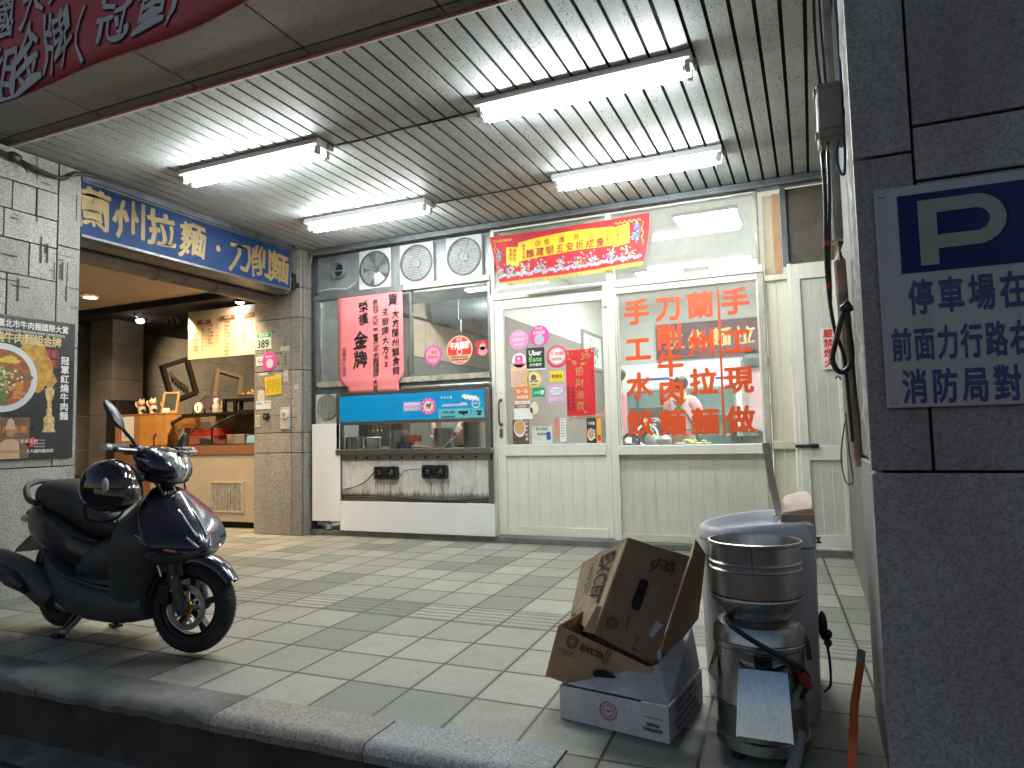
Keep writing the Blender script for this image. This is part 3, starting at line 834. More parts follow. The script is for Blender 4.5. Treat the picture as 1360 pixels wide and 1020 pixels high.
smut = M("soot_run", (.05, .042, .035), .8, var=.5, scale=30)
bm = BM()
for k in range(26):
    xx = random.choice([random.uniform(-4.1, -3.78), random.uniform(-3.53, -3.24), random.uniform(-4.48, -2.83)]); z1 = random.uniform(.5, .62); h = random.uniform(.05, .2)
    ww = random.uniform(.0012, .0035); face(bm, [(xx - ww, 5.9292, z1), (xx + ww, 5.9292, z1), (xx + ww * .3, 5.9292, z1 - h), (xx - ww * .3, 5.9292, z1 - h)])
for xx in (-4.47, -3.1, -3.7):
    for k in range(12):
        a = random.uniform(.006, .03); x2 = xx + random.uniform(0, .3); z2 = random.uniform(.42, .73); face(bm, [(x2, 5.9288, z2), (x2 + a, 5.9288, z2 + .002), (x2 + a * .8, 5.9288, z2 + .004)])
obj("soot_mark", bm, smut, dg, smooth=0)
def twin_fan(cx, cz, label):
    r = thing("twin_fan", label, "cooling fans", (cx, 5.92, cz - .06), "small fans on the greasy counter front")
    for s in (-1, 1):
        c = cx + s * .071
        bm = BM(); hw = .066; n = 32; o = []; q = []; o2 = []; q2 = []
        for k in range(n):
            t = 2 * math.pi * k / n + math.pi / 4; co, si = math.cos(t), math.sin(t); e = min(hw / max(abs(co), abs(si)), .086)
            o.append(bm.verts.new((c + e * co, 5.885, cz + e * si))); q.append(bm.verts.new((c + .056 * co, 5.885, cz + .056 * si)))
            o2.append(bm.verts.new((c + e * co, 5.928, cz + e * si))); q2.append(bm.verts.new((c + .056 * co, 5.926, cz + .056 * si)))
        for k in range(n):
            j = (k + 1) % n
            bm.faces.new((o[k], o[j], q[j], q[k])); bm.faces.new((o[j], o[k], o2[k], o2[j])); bm.faces.new((q[k], q[j], q2[j], q2[k]))
        bm.faces.new(q2)
        obj("housing", bm, black_pl, r, smooth=30)
        bm = BM(); cyl(bm, (c, 5.90, cz), (c, 5.888, cz), .02, n=16)
        for k in range(7):
            a = 2 * math.pi * k / 7 + s; R = Matrix.Rotation(a, 4, 'Y'); p = Vector((c, 5.905, cz))
            face(bm, [p + R @ Vector((-.004, -.008, .018)), p + R @ Vector((.012, .008, .018)), p + R @ Vector((.020, .010, .054)), p + R @ Vector((-.008, -.010, .054))])
        obj("blade", bm, M("fan_grey_blade", (.09, .09, .09), .5, var=.3) if s < 0 else M("fan_dusty_blade", (.14, .13, .12), .6, var=.3), r, smooth=30)
        bm = BM()
        for k in range(4):
            a = k * math.pi / 2 + .6; cyl(bm, (c, 5.8845, cz), (c + .057 * math.cos(a), 5.8845, cz + .057 * math.sin(a)), .0025, n=5)
        lathe(bm, [(.036, -.002), (.036, .002), (.033, .002), (.033, -.002)], (c, 5.8845, cz), 24, axis='y', caps=False)
        obj("guard", bm, black_m, r)
    return r
twin_fan(-3.945, .645, "black twin fan unit at left on the greasy counter front, wires at its left")
twin_fan(-3.387, .657, "black twin fan unit at right on the greasy counter front, nearer the cream door")
bm = BM(); tube(bm, [(-4.50, 5.92, .475), (-4.35, 5.915, .50), (-4.2, 5.91, .56), (-4.09, 5.905, .655)], .0035, 5)
obj('fan_wire', bm, ink, label='dark wire sagging left from the left twin fan unit', cat='wire'); bm = BM(); tube(bm, [(-4.50, 5.92, .455), (-4.36, 5.912, .495), (-4.22, 5.915, .545), (-4.09, 5.90, .64)], .0035, 5)
obj('fan_wire', bm, ink, label='lower of the two dark wires left of the left twin fan unit', cat='wire'); bm = BM()
tube(bm, [(-3.80, 5.91, .65), (-3.77, 5.905, .62), (-3.74, 5.91, .665), (-3.62, 5.915, .68), (-3.53, 5.90, .685)], .0035, 5)
obj("fan_wire", bm, ink, label="dark wire linking the two twin fan units on the greasy counter front", cat="wire")
bm = BM(); box(bm, -4.505, -2.752, 5.895, 5.912, .06, .358); o = obj("splash_board", bm, white_pl, label="long low white plastic board leaning under the greasy counter front", cat="board", bevel=.003)
bm = BM(); box(bm, -4.868, -4.51, 5.90, 5.915, .148, 1.156); obj("splash_board", bm, white_pl, label="tall narrow white plastic board beside the dark post", cat="board", bevel=.003)
bm = BM()
for s in ((-4.66, 1.13, .03, .012), (-4.63, 1.115, .012, -.014), (-4.56, 1.135, .02, .016)): pass
ac = thing("condenser_unit", "dusty white condenser unit showing its round grille above the tall white board", "air conditioner", (-4.71, 6.1, .2))
bm = BM(); box(bm, -4.868, -4.56, 5.955, 6.3, .19, 1.472); obj("casing", bm, M("dusty_casing", (.55, .55, .52), .5, var=.1, dirt=.5), ac, smooth=0, bevel=.008)
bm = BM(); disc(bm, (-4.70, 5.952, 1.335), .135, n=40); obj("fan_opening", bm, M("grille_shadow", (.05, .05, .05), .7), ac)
bm = BM()
for k in range(15):
    xx = -4.70 - .125 + k * .0178; h = math.sqrt(max(.0004, .13 ** 2 - (xx + 4.70) ** 2)); box(bm, xx - .004, xx + .004, 5.945, 5.951, 1.335 - h, 1.335 + h)
for rr in (.13, .07): lathe(bm, [(rr + .003, -.003), (rr + .003, .003), (rr - .003, .003), (rr - .003, -.003)], (-4.70, 5.943, 1.335), 36, axis='y', caps=False)
obj("grille", bm, M("grille_grey", (.42, .42, .40), .5, .2), ac)
bm = BM(); tube(bm, [(-4.85, 5.99, .12), (-4.74, 5.97, .115), (-4.69, 5.95, .10), (-4.68, 5.94, .06)], .03, 12)
obj("drain_pipe", bm, M("grey_pvc", (.36, .37, .37), .5, dirt=.3), label="grey plastic drain elbow under the tall white board", cat="pipe")

# things seen through the slit
def pot(name, cx, cy, z0, r, h, mat, label, handle=False):
    t = thing(name, label, "pot", (cx, cy, z0))
    bm = BM(); lathe(bm, [(r * .96, 0), (r, .01), (r, h), (r * 1.05, h + .004), (r * 1.05, h + .01), (r * .97, h + .008), (r * .96, h - .02), (.01, h - .03)], (cx, cy, z0), 28); obj("body", bm, mat, t)
    if handle:
        bm = BM()
        for s in (-1, 1): tube(bm, [(cx + s * r, cy - .03, z0 + h * .75), (cx + s * (r + .03), cy - .02, z0 + h * .78), (cx + s * (r + .03), cy + .02, z0 + h * .78), (cx + s * r, cy + .03, z0 + h * .75)], .005, 6)
        obj("handle", bm, steel_dk, t)
    return t
wt = .873
pot("steel_canister", -4.55, 6.13, wt, .05, .13, steel, "slim steel canister at the left end of the serving slit")
pot("steel_canister", -4.43, 6.13, wt, .052, .13, steel, "slim steel canister left of the white tub in the serving slit")
t = thing("plastic_tub", "white lidded plastic tub standing in the serving slit", "tub", (-4.25, 6.13, wt))
bm = BM(); lathe(bm, [(.066, 0), (.072, .01), (.074, .10), (.07, .105)], (-4.25, 6.13, wt), 28); obj("body", bm, white_p, t)
bm = BM(); lathe(bm, [(.077, .104), (.079, .11), (.079, .128), (.072, .136), (.01, .137)], (-4.25, 6.13, wt), 28); obj("lid", bm, white_p, t)
pot("stock_pot", -3.98, 6.2, wt, .10, .185, steel, "tall steel stock pot behind the dark blue bowl", True)
pot("steel_pan", -3.98, 6.2, wt + .2, .095, .12, steel_dk, "steel pan standing on the tall stock pot")
pot("mixing_bowl", -3.83, 6.07, wt, .095, .065, M("dark_blue_enamel", (.02, .07, .16), .3, coat=.5), "dark blue bowl in the serving slit")
pot("plastic_bowl", -3.76, 6.14, wt + .075, .08, .06, M("orange_plastic", (.72, .16, .03), .4), "orange plastic bowl standing behind the dark blue bowl")
pot("stock_pot", -3.44, 6.18, wt, .10, .20, steel, "steel stock pot right of the cook's hand", True)
pot("stock_pot", -3.10, 6.22, wt, .12, .25, steel_dk, "largest dull steel pot at the right end of the serving slit", True)
t = thing("chopper", "broad-bladed kitchen chopper with wooden handle lying in the serving slit", "knife", (-3.5, 6.2, wt))
bm = BM(); tube(bm, [(-3.72, 6.03, wt + .03), (-3.60, 6.03, wt + .02), (-3.50, 6.03, wt + .013)], [.012, .015, .012], 8); obj("handle", bm, M("pale_wood", (.5, .30, .14), .5), t)
bm = BM(); prism(bm, [(-3.50, 6.03, wt + .004), (-3.37, 6.03, wt + .002), (-3.20, 6.035, wt + .14), (-3.25, 6.035, wt + .125), (-3.38, 6.03, wt + .02), (-3.50, 6.03, wt + .02)], (0, .003, 0)); obj("blade", bm, chrome, t, smooth=0)
t = thing("utensil_rack", "dark utensil rack with hanging ladles at the left of the serving slit", "rack", (-4.48, 6.5, 1.0))
bm = BM(); cyl(bm, (-4.60, 6.5, 1.17), (-4.36, 6.5, 1.17), .006, n=8)
obj("rail", bm, steel_dk, t)
for k in range(4):
    bm = BM(); xx = -4.56 + k * .055; tube(bm, [(xx, 6.49, 1.18), (xx, 6.485, 1.09)], .004, 6); ellipsoid(bm, (xx, 6.48, 1.06), .026, .012, .03, 10, 8); obj("ladle", bm, steel_dk, t)

# ---------------------------------------------------------------- glazed door
df = thing("door_frame", "cream painted frame posts and header around the glazed door and big window", "frame", (-1.55, 6.0, .06))
bm = BM()
box(bm, -2.784, -2.745, 5.955, 6.06, .06, 2.30); box(bm, -2.784, -.315, 5.95, 6.06, 2.283, 2.345)
box(bm, -1.632, -1.567, 5.95, 6.06, .06, 2.282); box(bm, -2.775, -2.735, 5.96, 6.05, 2.346, 2.972); box(bm, -1.632, -1.573, 5.96, 6.05, 2.346, 2.972)
obj("post", bm, cream, df, smooth=0, bevel=.004)
bm = BM(); box(bm, -.358, -.312, 5.957, 6.05, .06, 2.282); box(bm, -.362, -.335, 5.96, 6.05, 2.346, 2.972); obj("weathered_post", bm, weathered, df, smooth=0, bevel=.005)
bm = BM(); box(bm, -2.734, -.363, 5.97, 6.05, 2.952, 2.972); obj("top_bar", bm, cream, df, smooth=0)
door = thing("glazed_door", "cream door with glass upper half full of stickers", "door", (-2.19, 6.0, .07))
bm = BM()
box(bm, -2.742, -2.652, 5.962, 6.0, .075, 2.275); box(bm, -1.684, -1.636, 5.962, 6.0, .075, 2.275)
box(bm, -2.651, -1.685, 5.962, 6.0, 2.187, 2.275); box(bm, -2.651, -1.685, 5.956, 6.0, .80, .905); box(bm, -2.651, -1.685, 5.96, 6.0, .075, .155)
obj("leaf_frame", bm, cream, door, smooth=0, bevel=.004)
bm = BM(); x = -2.651
while x < -1.69:
    x1 = min(x + .1075, -1.685); box(bm, x + .0007, x1 - .0007, 5.975, 5.995, .156, .799); x = x1
obj("lower_panel", bm, cream, door, smooth=0, bevel=.001, seg=1)
bm = BM(); box(bm, -2.651, -1.685, 5.998, 6.003, .906, 2.186); obj("pane", bm, glass_m, door, smooth=0)
bm = BM(); tube(bm, [(-2.697, 5.962, 1.325), (-2.697, 5.925, 1.31), (-2.697, 5.915, 1.2), (-2.697, 5.925, 1.11), (-2.697, 5.962, 1.095)], .010, 8)
for z in (1.325, 1.095): cyl(bm, (-2.697, 5.963, z), (-2.697, 5.955, z), .018, n=12)
obj("handle", bm, M("bronze_handle", (.16, .13, .11), .35, .7), door)
bm = BM(); prism(bm, [(-2.697 + .017 * math.cos(a), 5.963, 1.015 + (.028 if math.sin(a) > 0 else -.028) + .017 * math.sin(a)) for a in [2 * math.pi * k / 16 for k in range(16)]], (0, -.008, 0)); obj("lock", bm, steel_dk, door)
bm = BM(); cyl(bm, (-2.37, 5.935, 2.305), (-1.665, 5.93, 2.313), .017, n=14); box(bm, -2.40, -2.36, 5.93, 5.95, 2.30, 2.335); box(bm, -2.15, -2.08, 5.925, 5.95, 2.318, 2.325); obj("door_closer", bm, M("closer_silver", (.6, .61, .6), .35, .6), door)
bm = BM(); box(bm, -1.668, -1.632, 5.938, 5.955, 2.12, 2.29); tube(bm, [(-1.65, 5.94, 2.29), (-1.655, 5.93, 2.33), (-1.70, 5.93, 2.33)], .004, 6); obj("hinge_plate", bm, white_p, door, smooth=0, bevel=.004)

# stickers on the door (flat printed things stuck on its glass)
y = 5.9965; y2 = y - .001; y3 = y - .002
def T(s, cx, cz, wd, ht, bold=.02, **k): return lambda b, yy: put(b, s, cx, cz, wd, ht, fac(yy), bold, fit=True, **k)
def D(cx, cz, r, **k): return lambda b, yy: disc(b, (cx, yy, cz), r, n=k.pop('n', 40), **k)
def Q(*a): return lambda b, yy: rect(b, *a, yy)
def many(*fs): return lambda b, yy: [f(b, yy) for f in fs]
def stk(label, loc, *parts):
    return sticker("door_sticker", label, "sticker", loc, [(n_, SB(y - .001 * i, fn), m_) for i, (n_, fn, m_) in enumerate(parts)])
stk("soft pink round sticker with white lettering, upper left of the door glass", (-2.514, y, 1.80), ("face", D(-2.514, 1.893, .095), pinkl), ("lettering", many(T("外送美食", -2.514, 1.945, .12, .03), T("推薦店家", -2.514, 1.895, .12, .03), T("★★★", -2.514, 1.85, .09, .03)), whitep))
stk("hot pink round sticker with white lettering above the black delivery sticker", (-2.304, y, 1.82), ("face", D(-2.304, 1.913, .10), pinkm), ("lettering", many(T("合作店家", -2.304, 1.945, .12, .035), T("外送", -2.304, 1.985, .07, .022)), whitep), ("badge", D(-2.304, 1.877, .05), M("grey_blue_print", (.5, .5, .62), .5)))
stk("black square delivery sticker with white and green lettering on the door glass", (-2.347, y, 1.60), ("face", Q(-2.438, -2.257, 1.612, 1.806), blackp), ("lettering", many(T("Uber", -2.347, 1.757, .125, .048, .03), T("合作夥伴", -2.347, 1.645, .125, .03)), whitep), ("green_lettering", T("Eats", -2.347, 1.698, .125, .044, .03), M("lime_print", (.25, .62, .12), .5)), ("white_edge", Q(-2.43, -2.25, 1.597, 1.608), whitep))
stk("white round sticker with pink square mark, under the soft pink sticker", (-2.515, y, 1.63), ("face", D(-2.515, 1.697, .07), whitep), ("square", Q(-2.553, -2.477, 1.655, 1.742), pinkm), ("lettering", many(T("外送", -2.515, 1.678, .055, .018), T("♥", -2.515, 1.71, .03, .03)), whitep))
stk("round red-rimmed white seal sticker left of the red scroll paper", (-2.132, y, 1.60), ("rim", D(-2.132, 1.706, .105, wave=.02, nw=20, n=80), M("rose_print", (.68, .07, .12), .45)), ("face", D(-2.132, 1.712, .08), whitep), ("lettering", many(T("牛肉麵", -2.132, 1.735, .12, .04), T("國際節", -2.132, 1.685, .10, .032), D(-2.132, 1.712, .074, rin=.069)), M("rose_ink", (.6, .1, .14), .5)))
stk("round yellow sticker with dark figure mark, under the black delivery sticker", (-2.369, y, 1.43), ("face", D(-2.369, 1.506, .077), creamp), ("ring", D(-2.369, 1.506, .075, rin=.064), yellowp), ("mark", many(D(-2.369, 1.525, .028), Q(-2.41, -2.375, 1.485, 1.497), Q(-2.36, -2.325, 1.485, 1.497), Q(-2.40, -2.34, 1.455, 1.463)), M("umber_print", (.14, .10, .06), .5)))
stk("small yellow rectangular sticker under the round seal", (-2.14, y, 1.47), ("face", Q(-2.209, -2.072, 1.475, 1.573), yellowp), ("lettering", T("營業中", -2.14, 1.525, .10, .035), ink))
stk("orange payment sticker with white lettering, lower left of the door glass", (-2.487, y, 1.26), ("face", Q(-2.561, -2.412, 1.318, 1.447), orangep), ("lettering", many(T("快一點", -2.487, 1.403, .115, .04), Q(-2.54, -2.433, 1.335, 1.362)), whitep), ("base", Q(-2.563, -2.41, 1.283, 1.312), whitep), ("base_lettering", many(T("行動支付", -2.487, 1.298, .11, .016), T("掃碼付款", -2.487, 1.349, .08, .014)), orangep))
stk("green payment sticker with white lettering on the door glass", (-2.324, y, 1.34), ("face", Q(-2.387, -2.261, 1.342, 1.43), greenp), ("lettering", many(T("LINE", -2.345, 1.385, .06, .022), Q(-2.308, -2.272, 1.368, 1.402)), whitep), ("pay", T("Pay", -2.29, 1.385, .028, .02), greenp))
stk("lilac sticker with blue and white lettering left of the red scroll paper", (-2.152, y, 1.27), ("face", Q(-2.234, -2.073, 1.272, 1.448), M("lilac_pink_print", (.68, .42, .66), .5)), ("oval", D(-2.152, 1.392, .035, sx=1.8), whitep), ("lettering", T("COOL", -2.152, 1.392, .11, .036), bluep), ("lower_lettering", T("好好生活", -2.152, 1.315, .14, .04), whitep))
stk("blank white paper slip over the noodle picture on the door glass", (-2.48, y, 1.14), ("face", Q(-2.578, -2.388, 1.14, 1.243), whitep), ("brown_band", Q(-2.565, -2.425, 1.246, 1.28), M("brown_label_print", (.22, .08, .05), .5)), ("lettering", T("TEABERRY", -2.495, 1.262, .11, .02), whitep))
broth = M("broth_print", (.42, .12, .03), .5, var=.4, scale=60)
stk("tall noodle picture card at lower left of the door glass", (-2.51, y, .905), ("face", Q(-2.594, -2.43, .908, 1.139), M("dark_wood_print", (.10, .055, .035), .5, var=.5, scale=30)), ("bowl", D(-2.522, 1.06, .085, sx=.7), whitep), ("noodles", D(-2.522, 1.07, .072, sx=.7), M("noodle_print", (.62, .36, .16), .5, var=.4, scale=70)), ("lettering", lambda b, yy: column_text(b, "紅燒牛肉麵", -2.452, 1.13, .03, .04, fac(yy), bold=.02), whitep))
stk("small noodle picture card at lower right of the door glass", (-1.82, y, .905), ("face", Q(-1.868, -1.780, .908, 1.134), M("black_card_print", (.03, .035, .03), .5)), ("bowl", D(-1.83, .985, .055, sx=.6), whitep), ("noodles", D(-1.83, .99, .045, sx=.6), M("noodle_print_small", (.6, .35, .18), .5, var=.4, scale=70)), ("lettering", many(T("牛肉麵", -1.823, 1.085, .06, .03), lambda b, yy: column_text(b, "冠軍麵", -1.797, 1.03, .022, .03, fac(yy), bold=.02)), whitep))
stk("orange strip sticker at the right edge of the door glass", (-1.755, y, .905), ("face", Q(-1.776, -1.735, .91, 1.13), M("amber_print", (.85, .42, .05), .5)), ("mark", Q(-1.77, -1.74, .93, .98), redp))
stk("pale notice card with blue figure at the bottom of the door glass", (-2.27, y, .91), ("face", Q(-2.40, -2.20, .912, 1.07), M("mint_card_print", (.66, .72, .66), .5)), ("lettering", many(T("禁止吸菸", -2.30, 1.045, .12, .026), T("請勿喧嘩", -2.30, 1.0, .10, .022)), ink), ("figure", many(D(-2.235, 1.0, .02), Q(-2.255, -2.215, .945, .985)), M("deep_blue_print", (.03, .10, .45), .5)))
stk("narrow white and pink leaflet at the bottom centre of the door glass", (-2.12, y, .92), ("face", Q(-2.125, -2.065, .925, 1.14), whitep), ("pink_half", Q(-2.175, -2.128, .98, 1.14), M("coral_print", (.75, .25, .22), .5)), ("lettering", lambda b, yy: [rect(b, -2.115, -2.075, 1.12 - k * .025, 1.128 - k * .025, yy) for k in range(7)], M("grey_print", (.4, .4, .42), .5)))
stk("pale orange paper strip along the left edge of the door glass", (-2.53, y, 1.45), ("face", Q(-2.60, -2.42, 1.45, 1.665), M("peach_print", (.80, .52, .36), .6, var=.15, scale=40)), ("lettering", lambda b, yy: [rect(b, -2.58, -2.45, 1.47 + k * .022, 1.475 + k * .022, yy) for k in range(6)], M("faded_red_print", (.6, .3, .22), .6)))
stk("cream paper bag shaped sticker beside the blank white slip", (-2.36, y, 1.18), ("face", D(-2.372, 1.24, .06, sx=.7), M("pale_yellow_print", (.80, .75, .52), .6)))
t = thing("red_scroll", "tall red paper scroll with gold blossoms and characters on the door glass", "scroll", (-1.915, y, 1.158))
bm = BM(); rect(bm, -2.05, -1.779, 1.158, 1.758, y2); obj("sheet", bm, M("scroll_red", (.62, .02, .03), .5, var=.08), t, smooth=0)
bm = BM(); f = fac(y3)
column_text(bm, "招財進寶", -1.92, 1.60, .085, .105, f, bold=.0, brush=1.2)
for k in range(26):
    a = random.random(); xx = -1.79 - .24 * a; zz = 1.745 - .16 * random.random() * (1 - abs(a - .4)); disc(bm, (xx, y3, zz), random.uniform(.004, .013), n=6)
put(bm, "✿", -1.96, 1.64, .05, .05, f); put(bm, "✿", -1.87, 1.19, .04, .04, f); put(bm, "❀", -1.83, 1.70, .05, .05, f)
obj("gold_print", bm, gold, t, smooth=0)
bm = BM(); column_text(bm, "恭賀新禧萬事", -2.03, 1.42, .028, .036, f, bold=.01); column_text(bm, "財源廣進如意", -1.99, 1.42, .028, .036, f, bold=.01); column_text(bm, "敬祝大吉", -1.805, 1.56, .022, .03, f, bold=.0)
obj("lettering", bm, ink, t, smooth=0)

# ---------------------------------------------------------------- transom windows and big window
tr1 = thing("transom_window", "upper window half hidden behind the red temple banner", "window", (-2.18, 6, 2.346))
bm = BM(); box(bm, -2.734, -1.633, 6.0, 6.005, 2.347, 2.951); obj("pane", bm, glass, tr1, smooth=0)
bm = BM(); box(bm, -2.734, -1.633, 6.008, 6.02, 2.58, 2.951); obj("cream_board", bm, cream2, tr1, smooth=0)
bm = BM(); rect(bm, -2.45, -2.0, 2.865, 2.915, 5.9985); obj("grey_tape", bm, M("grey_tape", (.36, .36, .33), .6, var=.2, scale=20), tr1, smooth=0)
tr2 = thing("transom_window", "upper window above the orange lettering, with light panel showing through", "window", (-.97, 6, 2.346))
bm = BM(); box(bm, -1.572, -.363, 6.0, 6.005, 2.347, 2.951); obj("pane", bm, glass_m, tr2, smooth=0)
bw = thing("shop_window", "big shop window with orange-red Chinese menu lettering", "window", (-.96, 6, .80))
bm = BM(); box(bm, -1.566, -.359, 6.0, 6.005, .882, 2.225); obj("pane", bm, glass_m, bw, smooth=0)
bm = BM(); box(bm, -1.566, -.359, 5.965, 6.05, 2.226, 2.282); box(bm, -1.566, -1.55, 5.97, 6.04, .882, 2.225); box(bm, -.375, -.359, 5.97, 6.04, .882, 2.225); obj("frame", bm, cream, bw, smooth=0, bevel=.003)
bm = BM(); box(bm, -1.566, -.33, 5.93, 6.06, .80, .881); obj("sill", bm, cream, bw, smooth=0, bevel=.006)
bm = BM(); x = -1.566
while x < -.36:
    x1 = min(x + .1, -.36); box(bm, x + .0005, x1 - .0005, 5.985, 6.03, .12, .799); x = x1
box(bm, -1.566, -.36, 5.96, 6.03, .058, .119)
obj("lower_panel", bm, M("beige_panel", (.64, .62, .53), .55, var=.06, scale=3, dirt=.3, dirtc=(.35, .28, .18), streak=True), bw, smooth=0, bevel=.0008, seg=1)
bm = BM(); f = fac(5.996); S_ = .232
for s, cx, zs_ in (("手工水餃", -1.379, (2.05, 1.722, 1.398, 1.073)), ("刀削牛肉麵", -1.101, (2.06, 1.808, 1.572, 1.333, 1.068)), ("蘭州拉麵", -.831, (2.06, 1.735, 1.405, 1.070)), ("手工現做", -.545, (2.065, 1.731, 1.407, 1.077))):
    for ch, z in zip(s, zs_): put(bm, ch, cx, z, S_, S_, f, .038)
box(bm, -.689, -.669, 5.9955, 5.9965, .95, 2.18)
obj("lettering", bm, red_v, bw, smooth=0)

# red temple banner with fringe
bn = thing("temple_banner", "red temple banner with yellow scroll and fringe hung over the door", "banner", (-1.98, 5.93, 2.41))
nx, nz = 40, 10; bm = BM(); g = []
def bpt(u, v, dy=0):    # u along 0..1, v up 0..1
    x = -2.762 + 1.545 * u
    top = 2.893 + .01 * u - .012 * math.sin(math.pi * u); bot = 2.436 + .045 * u - .01 * math.sin(math.pi * u)
    if u < .06: x += (1 - v) * .10 * (1 - u / .06) ** .5
    if u > .95: x -= (1 - v) ** 2 * .065 * ((u - .95) / .05)
    z = bot + (top - bot) * v
    return Vector((x, 5.925 - .012 * math.sin(u * 9) * (1 - v) - .006 * math.sin(u * 23 + 1) * (1 - v * .6) - .004 + dy, z))
for j in range(nz + 1): g.append([bm.verts.new(bpt(i / nx, j / nz)) for i in range(nx + 1)])
for j in range(nz):
    for i in range(nx): bm.faces.new((g[j][i], g[j][i + 1], g[j + 1][i + 1], g[j + 1][i]))
cloth_red = M("banner_red_cloth", (.50, .022, .035), .7, var=.06)
o = obj("cloth", bm, cloth_red, bn, smooth=60)
def bgrid(bm, u0, u1, v0f, v1f, dy, n=16, mi=0):
    q = [[bm.verts.new(bpt(u0 + (u1 - u0) * i / n, vf((i / n)), dy)) for i in range(n + 1)] for vf in (v0f, v1f)]
    for i in range(n):
        fc = bm.faces.new((q[0][i], q[0][i + 1], q[1][i + 1], q[1][i])); fc.material_index = mi
yc = M("banner_yellow", (.86, .56, .03), .6, var=.05)
bm = BM()
bgrid(bm, .195, .79, lambda s: .39 + .05 * math.sin(math.pi * s) + .05 * s, lambda s: .80 + .07 * math.sin(math.pi * s) + .04 * s, -.004, 24)
bgrid(bm, .115, .20, lambda s: .36 - .06 * s, lambda s: .74 - .03 * s, -.0035, 4); bgrid(bm, .785, .885, lambda s: .40 + .03 * s, lambda s: .81 + .05 * s, -.0035, 4)
obj("yellow_scroll", bm, yc, bn, smooth=0)
fb = lambda u, v: bpt(u, v, -.007)
bm = BM()
for i, ch in enumerate("醮建朝五安祈成慶"): put(bm, ch, .275 + i * .062, .535 + .012 * i * (1 - i / 9), .05, .19, fb, .02, brush=.8)
for i, ch in enumerate("宮護慈"): put(bm, ch, .38 + i * .095, .735 + .005 * i, .036, .125, fb, .015)
for u in (.325, .66):
    q_ = [[bm.verts.new(fb(u + r * .017 * math.cos(a), .73 + r * .06 * math.sin(a))) for a in [2 * math.pi * k / 16 for k in range(16)]] for r in (1, .8)]
    for k in range(16): bm.faces.new((q_[0][k], q_[0][(k + 1) % 16], q_[1][(k + 1) % 16], q_[1][k]))
    put(bm, "福", u, .73, .016, .055, fb)
for i in range(4): put(bm, "歲次壬寅"[i], .232, .72 - .085 * i, .022, .075, fb, .01); put(bm, "天上聖母"[i], .755, .76 - .085 * i, .022, .075, fb, .01)
for i in range(3): put(bm, "風調雨"[i], .145, .66 - .09 * i, .024, .08, fb, .01); put(bm, "國泰民"[i], .172, .64 - .09 * i, .024, .08, fb, .01); put(bm, "合境平"[i], .815, .73 - .09 * i, .024, .08, fb, .01); put(bm, "四時安"[i], .85, .75 - .09 * i, .024, .08, fb, .01)
obj("lettering", bm, M("banner_maroon_ink", (.28, .03, .02), .6), bn, smooth=0)
# embroidered figures, clouds and dragons as small patches of coloured thread
thr = [M("thread_blue", (.06, .14, .32), .6), M("thread_lilac", (.40, .40, .52), .6), M("thread_gold", (.62, .40, .06), .6), M("thread_green", (.10, .38, .28), .6), M("thread_cream", (.58, .52, .50), .6), M("thread_pink", (.75, .35, .40), .6)]
bm = BM()
def patch(u, v, ru, rv, mi, n=9, dy=-.005):
    ph = random.random() * 6
    fcs = bm.faces.new([bm.verts.new(bpt(u + ru * math.cos(a) * (1 + .35 * math.sin(3 * a + ph)), v + rv * math.sin(a) * (1 + .35 * math.cos(2 * a + ph)), dy)) for a in [2 * math.pi * k / n for k in range(n)]]); fcs.material_index = mi
k = 0
for i in range(60): k += 1; patch(.055 + .90 * i / 60, .10 + .055 * random.random(), .012, .035, 1 if i % 3 else 4, dy=-.004 - k * 1e-5)
for c in (.075, .155, .235, .34, .46, .575, .665, .765, .87):
    for i in range(34):
        k += 1; patch(c + random.gauss(0, .021), .24 + random.gauss(0, .065), random.uniform(.003, .008), random.uniform(.012, .034), random.choice([0, 1, 1, 2, 3, 4, 5]), 7, -.004 - k * 1e-5)
for c, v in ((.06, .62), (.06, .54), (.925, .72), (.915, .60), (.925, .52)):
    for i in range(18): k += 1; patch(c + random.gauss(0, .012), v + random.gauss(0, .06), random.uniform(.003, .008), random.uniform(.012, .036), random.choice([0, 0, 0, 1, 3]), 7, -.004 - k * 1e-5)
for u0, u1, s in ((.03, .16, 1), (.80, .955, -1)):
    for i in range(26): k += 1; patch(u0 + (u1 - u0) * i / 26, .885 + .02 * math.sin(i * 1.4), .005, .015, 2, 6, -.004 - k * 1e-5)
for u in (.03, .96):
    for i in range(16): k += 1; patch(u + .006 * math.sin(i), .35 + .032 * i, .004, .014, 2, 6, -.004 - k * 1e-5)
obj("embroidery", bm, thr, bn, smooth=0)
bm = BM()
for i in range(170):
    u = .075 + (.955 - .075) * i / 170; a = bpt(u, .01, -.003); h = .035 + random.uniform(-.004, .008); dx = random.uniform(-.004, .004)
    face(bm, [a, a + Vector((.0065, 0, 0)), a + Vector((.006 + dx, random.uniform(-.004, .002), -h)), a + Vector((dx, random.uniform(-.004, .002), -h))], i % 2)
obj("fringe", bm, [M("fringe_yellow", (.72, .55, .05), .7, var=.1), M("fringe_olive", (.48, .36, .04), .7, var=.1)], bn, smooth=0)

